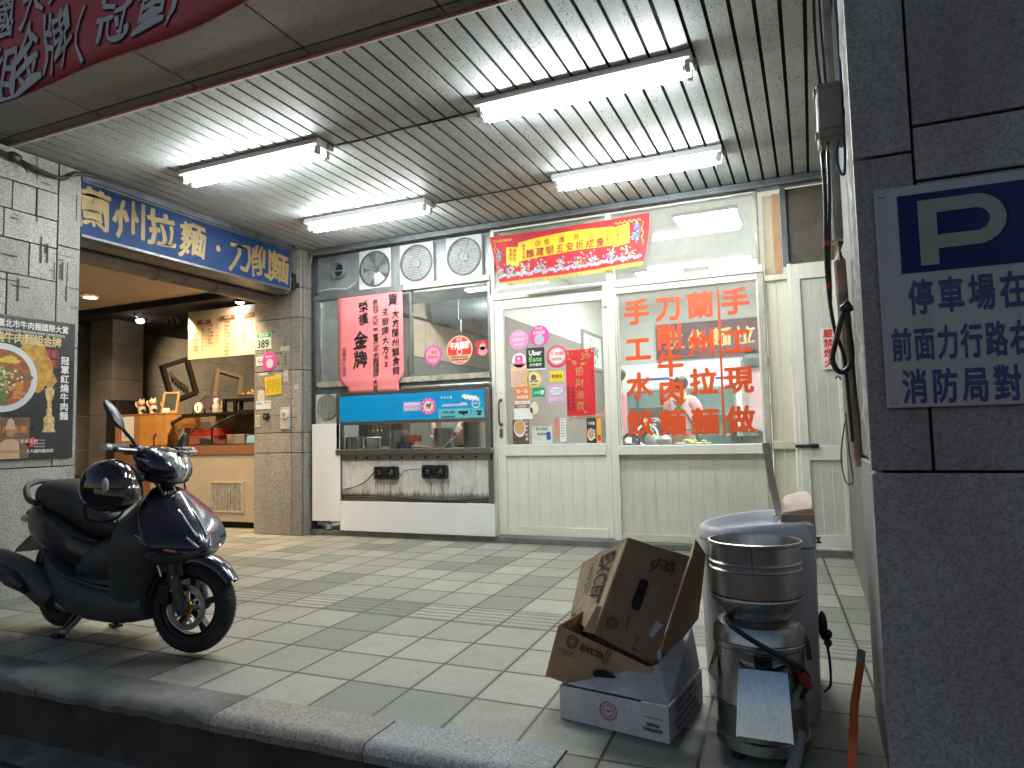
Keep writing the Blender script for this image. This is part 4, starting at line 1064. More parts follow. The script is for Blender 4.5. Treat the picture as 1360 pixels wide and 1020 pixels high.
# ---------------------------------------------------------------- right end of the shop front
bm = BM(); x = -.305
while x < -.135:
    x1 = min(x + .088, -.135); box(bm, x + .0006, x1 - .0006, 6.0, 6.03, .06, 2.20); x = x1
obj("infill_boards", bm, M("yellowish_cream_board", (.72, .70, .56), .5, var=.05, scale=3, dirt=.25, dirtc=(.4, .32, .2), streak=True), label="narrow yellowish cream boards between the big window and the gate", cat="boards", smooth=0, bevel=.002)
bm = BM(); box(bm, -.31, -.135, 5.97, 6.03, 2.205, 2.25); obj("infill_rail", bm, cream2, label="short cream rail at the top of the boards beside the gate", cat="rail", bevel=.003)
bm = BM(); box(bm, -.31, -.14, 5.965, 5.999, .835, .895); obj("infill_rail", bm, cream2, label="short cream rail across the boards level with the gate bolt", cat="rail", bevel=.003)
bm = BM(); box(bm, -.30, -.225, 6.02, 6.04, 2.27, 2.93); box(bm, -.222, -.165, 6.0, 6.045, 2.27, 2.93, 1); obj("plywood_panel", bm, [M("pale_plywood", (.55, .47, .34), .7, var=.08), M("brown_batten", (.45, .27, .13), .6, var=.2, dirt=.3)], label="bare plywood strip with brown batten above the cream boards", cat="panel", smooth=0, bevel=.002)
bm = BM(); box(bm, -.16, .23, 6.02, 6.04, 2.32, 2.96); obj("smoked_panel", bm, M("smoked_brown_panel", (.10, .085, .065), .3, var=.5, scale=2), label="dark smoked brown panel above the cream gate", cat="panel", smooth=0)
bm = BM(); box(bm, -.155, -.115, 5.985, 6.03, 2.32, 2.96); obj("panel_frame", bm, alu_dk, label="dark aluminium strip left of the smoked panel above the gate", cat="trim", smooth=0)
gt = thing("gate", "cream painted boarded gate with a black bolt beside the right pillar", "gate", (.05, 6.0, .07))
bm = BM(); box(bm, -.132, -.10, 5.955, 6.0, .07, 2.325); box(bm, -.098, -.04, 5.945, 5.99, .075, 2.315); box(bm, .20, .226, 5.945, 5.99, .075, 2.315); box(bm, -.039, .199, 5.945, 5.99, 2.19, 2.315); box(bm, -.039, .199, 5.945, 5.99, .745, .855); box(bm, -.039, .199, 5.945, 5.99, .075, .165)
obj("leaf_frame", bm, cream, gt, smooth=0, bevel=.003)
bm = BM()
for a in (-.039, .041, .121): box(bm, a + .0006, a + .0794, 5.965, 5.985, .166, .744); box(bm, a + .0006, a + .0794, 5.965, 5.985, .856, 2.189)
obj("board", bm, M("grey_cream_board", (.60, .61, .54), .45, var=.05, dirt=.15), gt, smooth=0, bevel=.002)
bm = BM(); box(bm, -.135, -.02, 5.925, 5.945, .845, .87); cyl(bm, (-.13, 5.925, .858), (.03, 5.925, .858), .010, n=10); box(bm, -.02, .035, 5.93, 5.945, .842, .873); tube(bm, [(-.02, 5.92, .858), (-.02, 5.905, .85), (-.01, 5.905, .845)], .006, 6); obj("bolt", bm, black_m, gt)
ws = thing("warning_sign", "white plate with red Chinese no-fire warning on the gate", "sign", (.14, 5.94, 1.455))
bm = BM(); box(bm, .086, .198, 5.938, 5.9435, 1.455, 1.775); obj("plate", bm, cream, ws, smooth=0)
bm = BM(); column_text(bm, "嚴禁煙火", .142, 1.77, .073, .077, fac(5.9365), bold=.03); obj("lettering", bm, red_v if False else M("warning_red", (.62, .03, .04), .5), ws, smooth=0)

# ================================================================ ROOMS BEHIND THE SHOP FRONT
cream_wall = M("pale_wall_paint", (.74, .75, .70), .6, var=.04, scale=2)
tile_wall = M("brown_grey_wall_tile", (.24, .20, .175), .65, var=.06, scale=2)
bm = BM(); face(bm, [(-5.0, 6.1, .05), (.6, 6.1, .05), (.6, 11.1, .05), (-5.0, 11.1, .05)]); obj("shop_floor", bm, M("indoor_floor_tile", (.58, .57, .54), .3, var=.1), kind="structure")
bm = BM(); box(bm, -5.1, .7, 6.06, 11.2, 3.04, 3.08); obj("shop_ceiling", bm, M("white_ceiling", (.84, .86, .85), .7, var=.05), label="white ceiling of the rooms behind the shop front", cat="ceiling", smooth=0)
bm = BM(); box(bm, -5.1, .7, 11.0, 11.1, .05, 3.04); obj("back_wall", bm, cream_wall, label="pale back wall behind the maroon name board", cat="wall", smooth=0)
bm = BM(); box(bm, .60, .70, 6.1, 11.0, .05, 3.04); obj("side_wall", bm, cream_wall, label="pale right side wall of the dining room", cat="wall", smooth=0)
pt = thing("partition_wall", "partition wall seen through the door, white above and brown-grey tiles below", "wall", (-2.96, 8.5, .05))
bm = BM(); box(bm, -3.0, -2.93, 6.35, 10.999, 2.25, 3.04); obj("upper_wall", bm, cream_wall, pt, smooth=0)
bm = BM(); box(bm, -3.0, -2.926, 6.35, 10.999, .05, 2.248); obj("tiled_wainscot", bm, tile_wall, pt, smooth=0)
lw = thing("kitchen_wall", "kitchen side wall with peach panels above a dark tiled lower half", "wall", (-5.0, 8.5, .05))
peach = M("peach_panel", (.58, .44, .32), .5, var=.05)
bm = BM()
for k in range(8): box(bm, -4.99, -4.95, 8.05 + k * .37, 8.05 + k * .37 + .362, 2.10, 2.95)
obj("peach_panel", bm, peach, lw, smooth=0, bevel=.002)
bm = BM(); box(bm, -5.06, -4.991, 6.2, 11, .05, 3.04); box(bm, -4.99, -4.96, 8.0, 11, .05, 2.09); obj("lower_wall", bm, M("dark_kitchen_tile", (.20, .19, .18), .35, var=.15), lw, smooth=0)
du = thing("duct", "grey sheet metal duct under the kitchen ceiling", "duct", (-4.3, 9, 2.6))
bm = BM(); box(bm, -4.94, -3.02, 6.9, 7.5, 2.68, 3.035); cyl(bm, (-4.94, 8.6, 2.82), (-3.02, 9.4, 2.82), .20, n=20); obj("body", bm, sheet_grey, du)
pw = thing("electrical_panel", "pale metal cupboard and meter boxes behind the left edge of the kitchen window", "cupboard", (-4.7, 6.62, .05))
bm = BM(); box(bm, -4.99, -4.30, 6.66, 6.72, .9, 2.9); obj("back_wall", bm, M("grey_green_wall", (.20, .22, .21), .6, var=.2), pw, smooth=0)
bm = BM(); box(bm, -4.99, -4.80, 6.60, 6.66, 1.65, 2.36); obj("cupboard_door", bm, M("old_cream_door", (.42, .42, .34), .6, var=.2, dirt=.4), pw, smooth=0, bevel=.004)
bm = BM(); box(bm, -4.74, -4.62, 6.58, 6.66, 2.02, 2.22); cyl(bm, (-4.68, 6.578, 2.12), (-4.68, 6.574, 2.12), .035, n=16); obj("meter_box", bm, M("grey_meter_box", (.34, .37, .38), .5), pw, smooth=0, bevel=.004)
bm = BM(); box(bm, -4.74, -4.63, 6.58, 6.66, 1.72, 1.92); obj("switch_box", bm, M("cream_switch_box", (.5, .48, .36), .5), pw, smooth=0, bevel=.004)
bm = BM(); tube(bm, [(-4.68, 6.64, 2.22), (-4.67, 6.64, 2.5), (-4.68, 6.64, 2.9)], .018, 8); tube(bm, [(-4.68, 6.64, 1.92), (-4.68, 6.64, 2.02)], .012, 8, k=1); tube(bm, [(-4.85, 6.59, 2.3), (-4.8, 6.58, 2.1), (-4.82, 6.58, 1.8), (-4.84, 6.59, 1.66)], .006, 6); obj("cable", bm, black_m, pw)
bm = BM(); tube(bm, [(-4.2, 8.0, 3.03), (-4.2, 8.0, 2.5)], .004, 5, k=1); box(bm, -4.235, -4.165, 7.985, 8.015, 2.36, 2.52); obj("pull_switch", bm, M("pull_switch_grey", (.35, .40, .42), .5), label="small grey pull switch hanging on a cord in front of the peach panels", cat="switch")
led = EMIT("led_panel_light", (.96, 1.0, .97), 42)
def led_panel(x0, x1, y0, y1, label):
    t = thing("ceiling_light", label, "ceiling light", ((x0 + x1) / 2, (y0 + y1) / 2, 3.0), "lit ceiling lights inside the shop")
    bm = BM(); box(bm, x0, x1, y0, y1, 3.012, 3.039); obj("frame", bm, white_p, t, smooth=0)
    bm = BM(); face(bm, [(x0 + .02, y0 + .02, 3.011), (x1 - .02, y0 + .02, 3.011), (x1 - .02, y1 - .02, 3.011), (x0 + .02, y1 - .02, 3.011)]); obj("diffuser", bm, led, t)
led_panel(-1.13, -.53, 6.50, 7.10, "square lit ceiling panel showing through the upper window")
led_panel(-2.0, -1.4, 8.6, 9.1, "square lit ceiling panel deeper inside at left, above the first orange characters")
led_panel(-1.1, -.5, 8.6, 9.1, "square lit ceiling panel deeper inside at right, above the vertical orange bar")
led_panel(-4.2, -3.6, 6.35, 6.8, "square lit ceiling panel over the kitchen stoves")
led_panel(-4.0, -3.4, 8.0, 8.5, "square lit ceiling panel farther back in the kitchen, near the peach panels")

# maroon board with carved gold characters
nb = thing("name_board", "maroon wooden name board with carved gold characters on the back wall", "name board", (-1.44, 10.95, 2.1))
bm = BM(); box(bm, -2.22, -.66, 10.93, 10.98, 2.12, 2.68)
for k in range(14): box(bm, -.658, -.635, 10.935, 10.975, 2.13 + k * .04, 2.155 + k * .04)
obj("board", bm, M("maroon_wood", (.13, .018, .035), .45, var=.25, scale=8), nb, smooth=0, bevel=.01)
bm = BM()
for i, ch in enumerate("生先麵拉"): put(bm, ch, -1.92 + i * .345, 2.41, .30, .30, fac(10.925), .022, brush=.8)
obj("lettering", bm, gold, nb, smooth=0)
bm = BM(); lathe(bm, [(.14, 0), (.14, .05), (.10, .06), (.02, .065)], (-.78, 10.93, 2.06), 24, axis='y'); lathe(bm, [(.142, -.02), (.142, .0), (.13, .0), (.13, -.02)], (-.78, 10.92, 2.06), 24, axis='y', caps=False); obj("wall_fan", bm, M("grey_fan", (.22, .24, .23), .5, .3), label="round grey wall fan under the right end of the maroon board", cat="fan")
# refrigerated display cabinets along the back wall
fr = thing("display_fridge", "tall white refrigerator with two glass doors behind the customers", "refrigerator", (-1.65, 10.4, .05))
bm = BM()
box(bm, -2.62, -.90, 10.25, 10.9, 1.62, 2.0); box(bm, -2.62, -2.54, 10.25, 10.9, .05, 1.62); box(bm, -.97, -.90, 10.25, 10.9, .05, 1.62); box(bm, -1.80, -1.70, 10.25, 10.9, .05, 1.62); box(bm, -2.53, -.98, 10.85, 10.9, .05, 1.62); box(bm, -2.53, -.98, 10.26, 10.85, .05, .35)
obj("cabinet", bm, M("fridge_white", (.66, .74, .70), .35, var=.03), fr, smooth=0, bevel=.01)
bm = BM()
for z in (.62, .92, 1.22): box(bm, -1.69, -.98, 10.35, 10.84, z, z + .02); box(bm, -2.53, -1.81, 10.35, 10.84, z, z + .02)
obj("shelf", bm, white_p, fr, smooth=0)
bm = BM()
for x0, x1 in ((-2.53, -2.50), (-1.84, -1.81), (-1.69, -1.66), (-1.01, -.98)): box(bm, x0, x1, 10.2, 10.245, .36, 1.60)
for x0, x1 in ((-2.53, -1.81), (-1.69, -.98)): box(bm, x0, x1, 10.2, 10.245, 1.57, 1.60); box(bm, x0, x1, 10.2, 10.245, .36, .40)
obj("door_frame", bm, alu_grey, fr, smooth=0)
bm = BM(); box(bm, -2.5, -1.84, 10.215, 10.22, .40, 1.57); box(bm, -1.66, -1.01, 10.215, 10.22, .40, 1.57); obj("door_glass", bm, GLASS("fridge_glass", (.72, .86, .85)), fr, smooth=0)
bm = BM(); rect(bm, -1.25, -1.05, 1.72, 1.76, 10.248); rect(bm, -2.5, -1.9, 1.75, 1.79, 10.248); obj("print", bm, navy, fr, smooth=0)
bm = BM()
for x_ in (-2.525, -1.835, -1.685, -1.0): box(bm, x_, x_ + .015, 10.27, 10.285, .42, 1.56)
obj("lit_strip", bm, EMIT("fridge_strip_light", (.9, 1, .97), 14), fr, smooth=0)
for i in range(46):
    z = random.choice([.36, .64, .94, 1.24]); x = random.uniform(-1.64, -1.03) if i % 3 else random.uniform(-2.48, -1.86)
    if i >= 22: break
    t = BM(); h = random.uniform(.10, .2); r = random.uniform(.03, .05); x = -1.62 + (i % 7) * .092; z = (.36, .64, .94, 1.24)[i // 7 % 4]
    lathe(t, [(r, 0), (r, h * .7), (r * .5, h * .85), (r * .5, h)], (x, 10.5 + .1 * (i % 2), z + .002 if z < .4 else z + .002), 10)
    obj("bottle", t, [M("fridge_bottle", random.choice([(.5, .3, .1), (.55, .1, .08), (.2, .4, .2), (.7, .7, .65), (.25, .35, .55)]), .4)], label="small bottle or carton on a fridge shelf behind the glass", cat="bottle", group="drinks on the fridge shelves")
dk = thing("drink_poster", "dark poster with white ring emblem on the left fridge door", "poster", (-2.2, 10.19, .75))
bm = BM(); rect(bm, -2.50, -1.95, .62, 1.35, 10.196); obj("sheet", bm, M("charcoal_print", (.05, .055, .055), .5, var=.3), dk, smooth=0)
bm = BM(); disc(bm, (-2.25, 10.19, .95), .17, n=36, rin=.14); put(bm, "HERSON", -2.2, 1.17, .3, .06, fac(10.19), .02, fit=True); obj("emblem", bm, whitep, dk, smooth=0)
pp = thing("pink_poster", "pale pink poster on the back wall beside the fridge", "poster", (-.6, 10.95, .9))
bm = BM(); box(bm, -.86, -.15, 10.97, 10.995, .8, 1.92); obj("sheet", bm, M("pale_pink_sheet", (.80, .56, .60), .6, var=.08), pp, smooth=0)
bm = BM()
for k in range(6): disc(bm, (-.50 + .05 * math.sin(k * 2), 10.965 - k * .0004, 1.15 + k * .08), .05, n=10, sx=.6)
obj("figure_print", bm, M("mauve_print", (.35, .22, .32), .6), pp, smooth=0)
bm = BM(); box(bm, -.86, .55, 10.80, 10.99, 1.94, 2.05); obj("wall_shelf", bm, M("dark_shelf", (.09, .10, .11), .5), label="dark wall shelf above the pale pink poster", cat="shelf", smooth=0)
fp = thing("framed_picture", "framed flower picture on the partition wall inside the big window", "picture", (-2.92, 9.7, 1.95))
bm = BM()
for a in ((9.25, 10.25, 1.92, 1.96), (9.25, 10.25, 2.42, 2.46), (9.25, 9.29, 1.961, 2.419), (10.21, 10.25, 1.961, 2.419)): box(bm, -2.925, -2.895, *a)
obj("frame", bm, M("grey_wood_frame", (.28, .27, .24), .5), fp, smooth=0)
bm = BM(); rects(bm, 9.29, 10.21, 1.96, 2.42, -2.91); obj("picture_sheet", bm, whitep, fp, smooth=0)
bm = BM()
for i in range(40): disc(bm, (-2.905 + i * 1e-5, 9.75 + random.gauss(0, .16), 2.16 + random.gauss(0, .08)), random.uniform(.015, .04), axis='x', n=7, mi=random.choice([0, 0, 0, 1]))
obj("flowers", bm, [M("leaf_print", (.10, .30, .22), .6), M("violet_print", (.45, .25, .50), .6)], fp, smooth=0)

# work table right behind the big window and the things on it
bm = BM(); box(bm, -1.7, -.33, 6.15, 6.75, .80, .835)
for x in (-1.66, -.37):
    for y_ in (6.2, 6.7): box(bm, x - .02, x + .02, y_ - .02, y_ + .02, .05, .80)
obj("work_table", bm, steel, label="steel work table just inside the big window", cat="table", smooth=0)
TZ = .836
pk_ = thing("steamer_pot", "shiny lidded pot in the lower right corner of the big window", "pot", (-.54, 6.5, TZ))
bm = BM(); lathe(bm, [(.13, 0), (.145, .02), (.145, .10), (.15, .105)], (-.54, 6.5, TZ), 28); obj("body", bm, M("dark_pot", (.05, .06, .06), .3, .5), pk_)
bm = BM(); lathe(bm, [(.15, .106), (.14, .14), (.09, .165), (.02, .175)], (-.54, 6.5, TZ), 28); cyl(bm, (-.54, 6.5, TZ + .172), (-.54, 6.5, TZ + .20), .018, n=12); obj("lid", bm, GLASS("pot_lid_glass", (.55, .65, .62)), pk_)
bm = BM(); lathe(bm, [(.06, 0), (.13, .03), (.17, .05), (.165, .052), (.12, .035), (.01, .015)], (-1.02, 6.5, TZ), 28); t = thing("serving_plate", "wide shallow plate on the work table behind the noodle lettering", "plate", (-1.02, 6.5, TZ)); obj("dish", bm, white_p, t)
bm = BM()
for i in range(14): ellipsoid(bm, (-1.02 + random.gauss(0, .04), 6.5 + random.gauss(0, .04), TZ + .045 + random.random() * .03), .03, .025, .018, 7, 5)
obj("greens", bm, M("chopped_greens", (.35, .48, .10), .6, var=.4, scale=40), t)
pot("black_tray", -1.16, 6.33, TZ, .13, .035, black_pl, "low black tray beside the wide plate on the work table")
t = thing("squeeze_bottle", "translucent white bottle standing on the work table under the dumpling lettering", "bottle", (-1.40, 6.5, TZ))
bm = BM(); lathe(bm, [(.055, 0), (.06, .01), (.06, .10), (.03, .15), (.022, .16)], (-1.40, 6.5, TZ), 20); obj("body", bm, M("milky_plastic", (.66, .72, .66), .4), t)
bm = BM(); cyl(bm, (-1.40, 6.5, TZ + .16), (-1.40, 6.5, TZ + .18), .026, n=14); tube(bm, [(-1.40, 6.5, TZ + .18), (-1.39, 6.5, TZ + .22), (-1.35, 6.5, TZ + .225)], .01, 8); obj("pump", bm, white_p, t)
t = thing("squeeze_bottle", "second milky bottle, lower and wider, right of the taller one on the work table", "bottle", (-1.27, 6.45, TZ))
bm = BM(); lathe(bm, [(.07, 0), (.075, .01), (.07, .09), (.04, .12), (.03, .13)], (-1.27, 6.45, TZ), 20); obj("body", bm, M("milky_plastic_low", (.62, .68, .62), .4), t)
t = thing("kettle", "dark kettle with curved black handle at the lower left corner of the big window", "kettle", (-1.56, 6.35, TZ))
bm = BM(); lathe(bm, [(.06, 0), (.07, .02), (.055, .05), (.02, .06)], (-1.555, 6.35, TZ), 20); obj("body", bm, black_m, t)
bm = BM(); tube(bm, [(-1.62, 6.35, TZ + .04), (-1.63, 6.35, TZ + .10), (-1.555, 6.35, TZ + .15), (-1.48, 6.35, TZ + .10), (-1.49, 6.35, TZ + .04)], .014, 8); obj("handle", bm, black_pl, t)

# ---------------------------------------------------------------- people
skin_m = M("skin", (.56, .33, .24), .5, var=.05)
hair_m = M("dark_hair", (.018, .015, .014), .5, var=.3, scale=50)
pink_shirt = M("pink_shirt_cloth", (.74, .26, .32), .75, var=.06, scale=12)
def skinned(name, pts, edges, mat, parent, root=0, sub=2):
    me = bpy.data.meshes.new(name); me.from_pydata([p[:3] for p in pts], edges, [])
    o = bpy.data.objects.new(name, me); COL.objects.link(o); o.parent = parent
    s = o.modifiers.new("skin", 'SKIN'); s.use_smooth_shade = True
    if not me.skin_vertices: me.skin_vertices.new()
    for i, p in enumerate(pts):
        r = p[3]; v = me.skin_vertices[0].data[i]
        v.radius = (r, r) if not isinstance(r, tuple) else r
        v.use_root = (i == root)
    ss = o.modifiers.new("sub", 'SUBSURF'); ss.levels = sub; ss.render_levels = sub
    me.materials.append(mat); return o

def person(label, loc, rz, arms, shirt, trousers, h=1.64, apron=None, head_turn=0):
    """arms: for each side (elbow, wrist, hand) in body space; body faces -Y before turning"""
    t = thing("person", label, "person", (0, 0, 0)); k = h / 1.70
    P = []; E = []
    def v(x, y, z, r, prev=None):
        P.append((x * k, y * k, z * k, (r[0] * k, r[1] * k) if isinstance(r, tuple) else r * k))
        if prev is not None: E.append((prev, len(P) - 1))
        return len(P) - 1
    pel = v(0, 0, .94, (.15, .105)); wa = v(0, 0, 1.10, (.135, .10), pel); ch = v(0, .01, 1.28, (.15, .105), wa); nk0 = v(0, .015, 1.42, (.08, .065), ch)
    nk = v(0, .0, 1.48, .052, nk0); jaw = v(0, -.015, 1.545, (.066, .082), nk); hd = v(0, -.005, 1.615, (.078, .096), jaw); tp = v(0, .0, 1.675, (.060, .07), hd)
    for s, (el, wr, hn) in zip((-1, 1), arms):
        sh = v(s * .165, .015, 1.385, .062, nk0); e = v(*el, .042, sh); w_ = v(*wr, .028, e)
        hv = Vector(hn) - Vector(wr); pm = Vector(wr) + hv * .5; p_ = v(*pm, (.036, .018), w_)
        ax = hv.normalized(); sd = ax.cross(Vector((0, 0, 1))).normalized() if abs(ax.z) < .9 else Vector((1, 0, 0)); dn = Vector((0, 0, -1)) if abs(ax.z) < .9 else Vector((0, -1, 0))
        for q, off in enumerate((-.027, -.009, .009, .027)):
            L = (.062, .075, .072, .055)[q]; b0 = pm + sd * off + ax * .035
            f1 = v(*b0, .0095, p_); f2 = v(*(b0 + ax * L * .55 + dn * .008), .0085, f1); v(*(b0 + ax * L * .9 + dn * .03), .007, f2)
        tb_ = v(*(pm + sd * s * -.036 + ax * .005), .011, p_); v(*(pm + sd * s * -.052 + ax * .045 + dn * .012), .009, tb_)
    for s in (-1, 1):
        hp = v(s * .085, 0, .86, .092, pel); kn = v(s * .09, -.01, .48, .060, hp); an = v(s * .09, .02, .09, .040, kn); v(s * .095, -.13, .035, .035, an)
    body = skinned("body", P, E, skin_m, t)
    # face features
    bm = BM()
    for s in (-1, 1): ellipsoid(bm, (s * .030 * k, -.098 * k, 1.605 * k), .012 * k, .006 * k, .006 * k, 8, 6)
    obj("eye", bm, ink, t); bm = BM(); ellipsoid(bm, (0, -.105 * k, 1.578 * k), .013 * k, .018 * k, .022 * k, 8, 6)
    for s in (-1, 1): ellipsoid(bm, (s * .078 * k, .0, 1.59 * k), .010 * k, .02 * k, .028 * k, 8, 6)
    obj("nose_and_ears", bm, skin_m, t); bm = BM(); ellipsoid(bm, (0, -.095 * k, 1.545 * k), .022 * k, .008 * k, .005 * k, 8, 5); obj("mouth", bm, M("lips", (.42, .16, .14), .5), t)
    bm = BM()
    ellipsoid(bm, (0, .012 * k, 1.625 * k), .094 * k, .108 * k, .092 * k, 20, 14)
    bmesh.ops.delete(bm, geom=[v_ for v_ in bm.verts if v_.co.y < -.055 * k and v_.co.z < 1.645 * k], context='VERTS')
    for v_ in bm.verts: v_.co += Vector((random.uniform(-1, 1), random.uniform(-1, 1), random.uniform(-1, 1))) * .003
    obj("hair", bm, hair_m, t)
    Q_ = []; E2 = []
    def u(x, y, z, r, prev=None):
        Q_.append((x * k, y * k, z * k, (r[0] * k, r[1] * k) if isinstance(r, tuple) else r * k))
        if prev is not None: E2.append((prev, len(Q_) - 1))
        return len(Q_) - 1
    a = u(0, 0, .90, (.17, .125)); b_ = u(0, 0, 1.10, (.155, .12), a); c = u(0, .01, 1.28, (.168, .122), b_); d = u(0, .015, 1.42, (.095, .078), c)
    for s, (el, wr, hn) in zip((-1, 1), arms):
        sh = u(s * .165, .015, 1.385, .076, d); m_ = (Vector((s * .165, .015, 1.385)) * .3 + Vector(el) * .7); u(*m_, .058, sh)
    skinned("shirt", Q_, E2, shirt, t)
    Q_ = []; E2 = []
    a = u(0, 0, .93, (.152, .112))
    for s in (-1, 1):
        hp = u(s * .085, 0, .84, .103, a); kn = u(s * .09, -.01, .48, .072, hp); u(s * .09, .015, .11, .055, kn)
    skinned("trousers", Q_, E2, trousers, t)
    bm = BM()
    for s in (-1, 1): ellipsoid(bm, (s * .094 * k, -.05 * k, .04 * k), .05 * k, .13 * k, .04 * k, 14, 8)
    obj("shoe", bm, black_pl, t)
    if apron:
        bm = BM()
        for s in (-1, 1): tube(bm, [(s * .08 * k, -.12 * k, 1.36 * k), (s * .085 * k, -.03 * k, 1.49 * k), (s * .07 * k, .10 * k, 1.40 * k), (-s * .10 * k, .145 * k, 1.22 * k), (-s * .165 * k, .06 * k, 1.05 * k)], .016 * k, 6, flat=.5)
        tube(bm, [(-.17 * k, .02, 1.03 * k), (-.10 * k, .135 * k, 1.03 * k), (.10 * k, .135 * k, 1.03 * k), (.17 * k, .02, 1.03 * k)], .018 * k, 6, flat=.6)
        prism(bm, [(-.16 * k, -.14 * k, .55 * k), (.16 * k, -.14 * k, .55 * k), (.15 * k, -.145 * k, 1.1 * k), (.10 * k, -.14 * k, 1.36 * k), (-.10 * k, -.14 * k, 1.36 * k), (-.15 * k, -.145 * k, 1.1 * k)], (0, -.008, 0))
        obj("apron", bm, apron, t)
    t.location = loc; t.rotation_euler = (0, 0, rz)
    return t
person("person in pale pink shirt and green apron seen from behind through the big window", (-1.40, 8.25, .05), R_(172),
       [((-.24, -.10, 1.12), (-.20, -.30, 1.06), (-.17, -.44, 1.05)), ((.24, -.10, 1.12), (.19, -.30, 1.06), (.15, -.44, 1.05))], M("pale_pink_shirt", (.74, .46, .50), .75, var=.06), M("navy_trousers", (.03, .035, .05), .8), 1.58, M("green_apron", (.02, .16, .07), .7))
person("person in coral pink shirt reaching left, between the door and the big window", (-1.99, 7.5, .05), R_(-80),
       [((-.20, -.18, 1.14), (-.17, -.40, 1.16), (-.15, -.55, 1.15)), ((.22, -.14, 1.14), (.16, -.36, 1.18), (.12, -.50, 1.18))], pink_shirt, M("white_trousers", (.55, .55, .52), .8), 1.66)
person("cook behind the serving slit with one hand reaching over the worktop", (-3.80, 7.06, .05), R_(8),
       [((-.23, -.05, 1.13), (-.15, -.22, 1.00), (-.10, -.34, .97)), ((.26, -.18, 1.18), (.235, -.42, 1.10), (.25, -.55, 1.02))], M("white_cook_shirt", (.62, .62, .60), .75), M("black_trousers", (.02, .02, .022), .8), 1.66)

# ================================================================ LEFT SHOP (open corner shop with counter)
greyplaster = M("grey_plaster_panel", (.20, .185, .165), .7, var=.22, scale=2.5, bump=.1)
bm = BM(); x0 = -9.05
for k in range(9):
    for q in range(6):
        rr = random.uniform(-.004, .004); box(bm, x0 - .05, x0 + rr, 4.2 + k * .75, 4.2 + k * .75 + .746, -.0 + q * .46, q * .46 + .456)
obj("panelled_wall", bm, [greyplaster], label="grey concrete-look panelled wall inside the corner shop with leaning frames", cat="wall", smooth=0)
bm = BM()
for q in range(6): box(bm, -8.72, -8.30, 6.15, 6.6, q * .46 + .002, q * .46 + .456)
obj("inner_pillar", bm, greyplaster, label="grey panelled pillar inside the corner shop, next to the left granite pillar", cat="pillar", smooth=0)
bm = BM(); box(bm, -9.1, -5.0, 10.9, 11.0, 0, 2.9); obj("rear_wall", bm, greyplaster, label="grey rear wall of the corner shop", cat="wall", smooth=0)
bm = BM(); box(bm, -5.56, -5.10, 6.16, 11, 0, 3.03); obj("dividing_wall", bm, greyplaster, label="grey dividing wall behind the middle pillar", cat="wall", smooth=0)
bm = BM(); box(bm, -9.1, -4.95, 5.75, 11, 2.62, 2.66); box(bm, -9.1, -4.95, 5.70, 5.75, 2.58, 2.75)
obj("black_ceiling", bm, M("black_ceiling_paint", (.012, .012, .013), .9, var=.2), label="black painted ceiling of the corner shop", cat="ceiling", smooth=0)
bm = BM(); box(bm, -9.1, -4.96, 2.3, 5.69, 2.66, 2.70)
obj("plank_ceiling", bm, M("warm_ceiling_board", (.52, .42, .30), .6, var=.06), label="pale board ceiling just inside the corner shop, behind the blue sign", cat="ceiling", smooth=0)
bm = BM(); box(bm, -9.1, -9.0, -1, 4.2, 0, 3.1); obj("far_side_wall", bm, greyplaster, label="grey side wall beyond the left granite pillar", cat="wall", smooth=0)
bm = BM(); cyl(bm, (-5.30, 3.40, 2.53), (-5.30, 5.68, 2.53), .085, n=20)
for yy in (4.3, 4.95): cyl(bm, (-5.30, yy, 2.53), (-5.30, yy + .03, 2.53), .092, n=20)
obj("pipe_duct", bm, M("dull_duct", (.16, .14, .12), .4, .6, var=.2, dirt=.4), label="round metal duct running under the blue shop sign", cat="duct")

# blue fascia sign with gold characters (plane faces +x)
bs = thing("shop_sign", "long blue fascia sign with gold Chinese noodle shop characters", "sign", (-4.92, 4.6, 2.53))
bm = BM(); box(bm, -4.99, -4.905, 3.362, 5.60, 2.56, 2.95); obj("face_board", bm, M("sign_blue", (.013, .040, .125), .5, var=.08, scale=3, dirt=.12, dirtc=(.1, .14, .2), spec=.12), bs, smooth=0)
bm = BM()
box(bm, -5.0, -4.898, 3.362, 5.612, 2.535, 2.559); box(bm, -5.0, -4.898, 3.362, 5.612, 2.951, 2.97); box(bm, -4.99, -4.898, 5.601, 5.615, 2.56, 2.95); box(bm, -5.0, -4.90, 3.362, 5.612, 2.975, 3.03)
obj("frame", bm, alu_dk, bs, smooth=0, bevel=.003)
bm = BM(); f = side(-4.9035)
for ch, yy, zz in (("蘭", 3.455, 2.765), ("州", 3.76, 2.77), ("拉", 4.06, 2.765), ("麵", 4.375, 2.76), ("刀", 4.925, 2.745), ("削", 5.185, 2.745), ("麵", 5.455, 2.742)): put(bm, ch, yy, zz, .29, .315, f, .026, brush=.9)
for k in range(1): vs = [bm.verts.new((-4.9035, 4.655 + .026 * math.cos(a), 2.755 + .03 * math.sin(a))) for a in [2 * math.pi * q / 20 for q in range(20)]]; bm.faces.new(vs)
obj("lettering", bm, M("aged_gold", (.31, .22, .08), .5, .1, var=.15, scale=9), bs, smooth=0)

bm = BM(); box(bm, -5.16, -5.001, 3.362, 5.70, 2.535, 2.655); obj("sign_soffit", bm, alu_grey, bs, smooth=0)
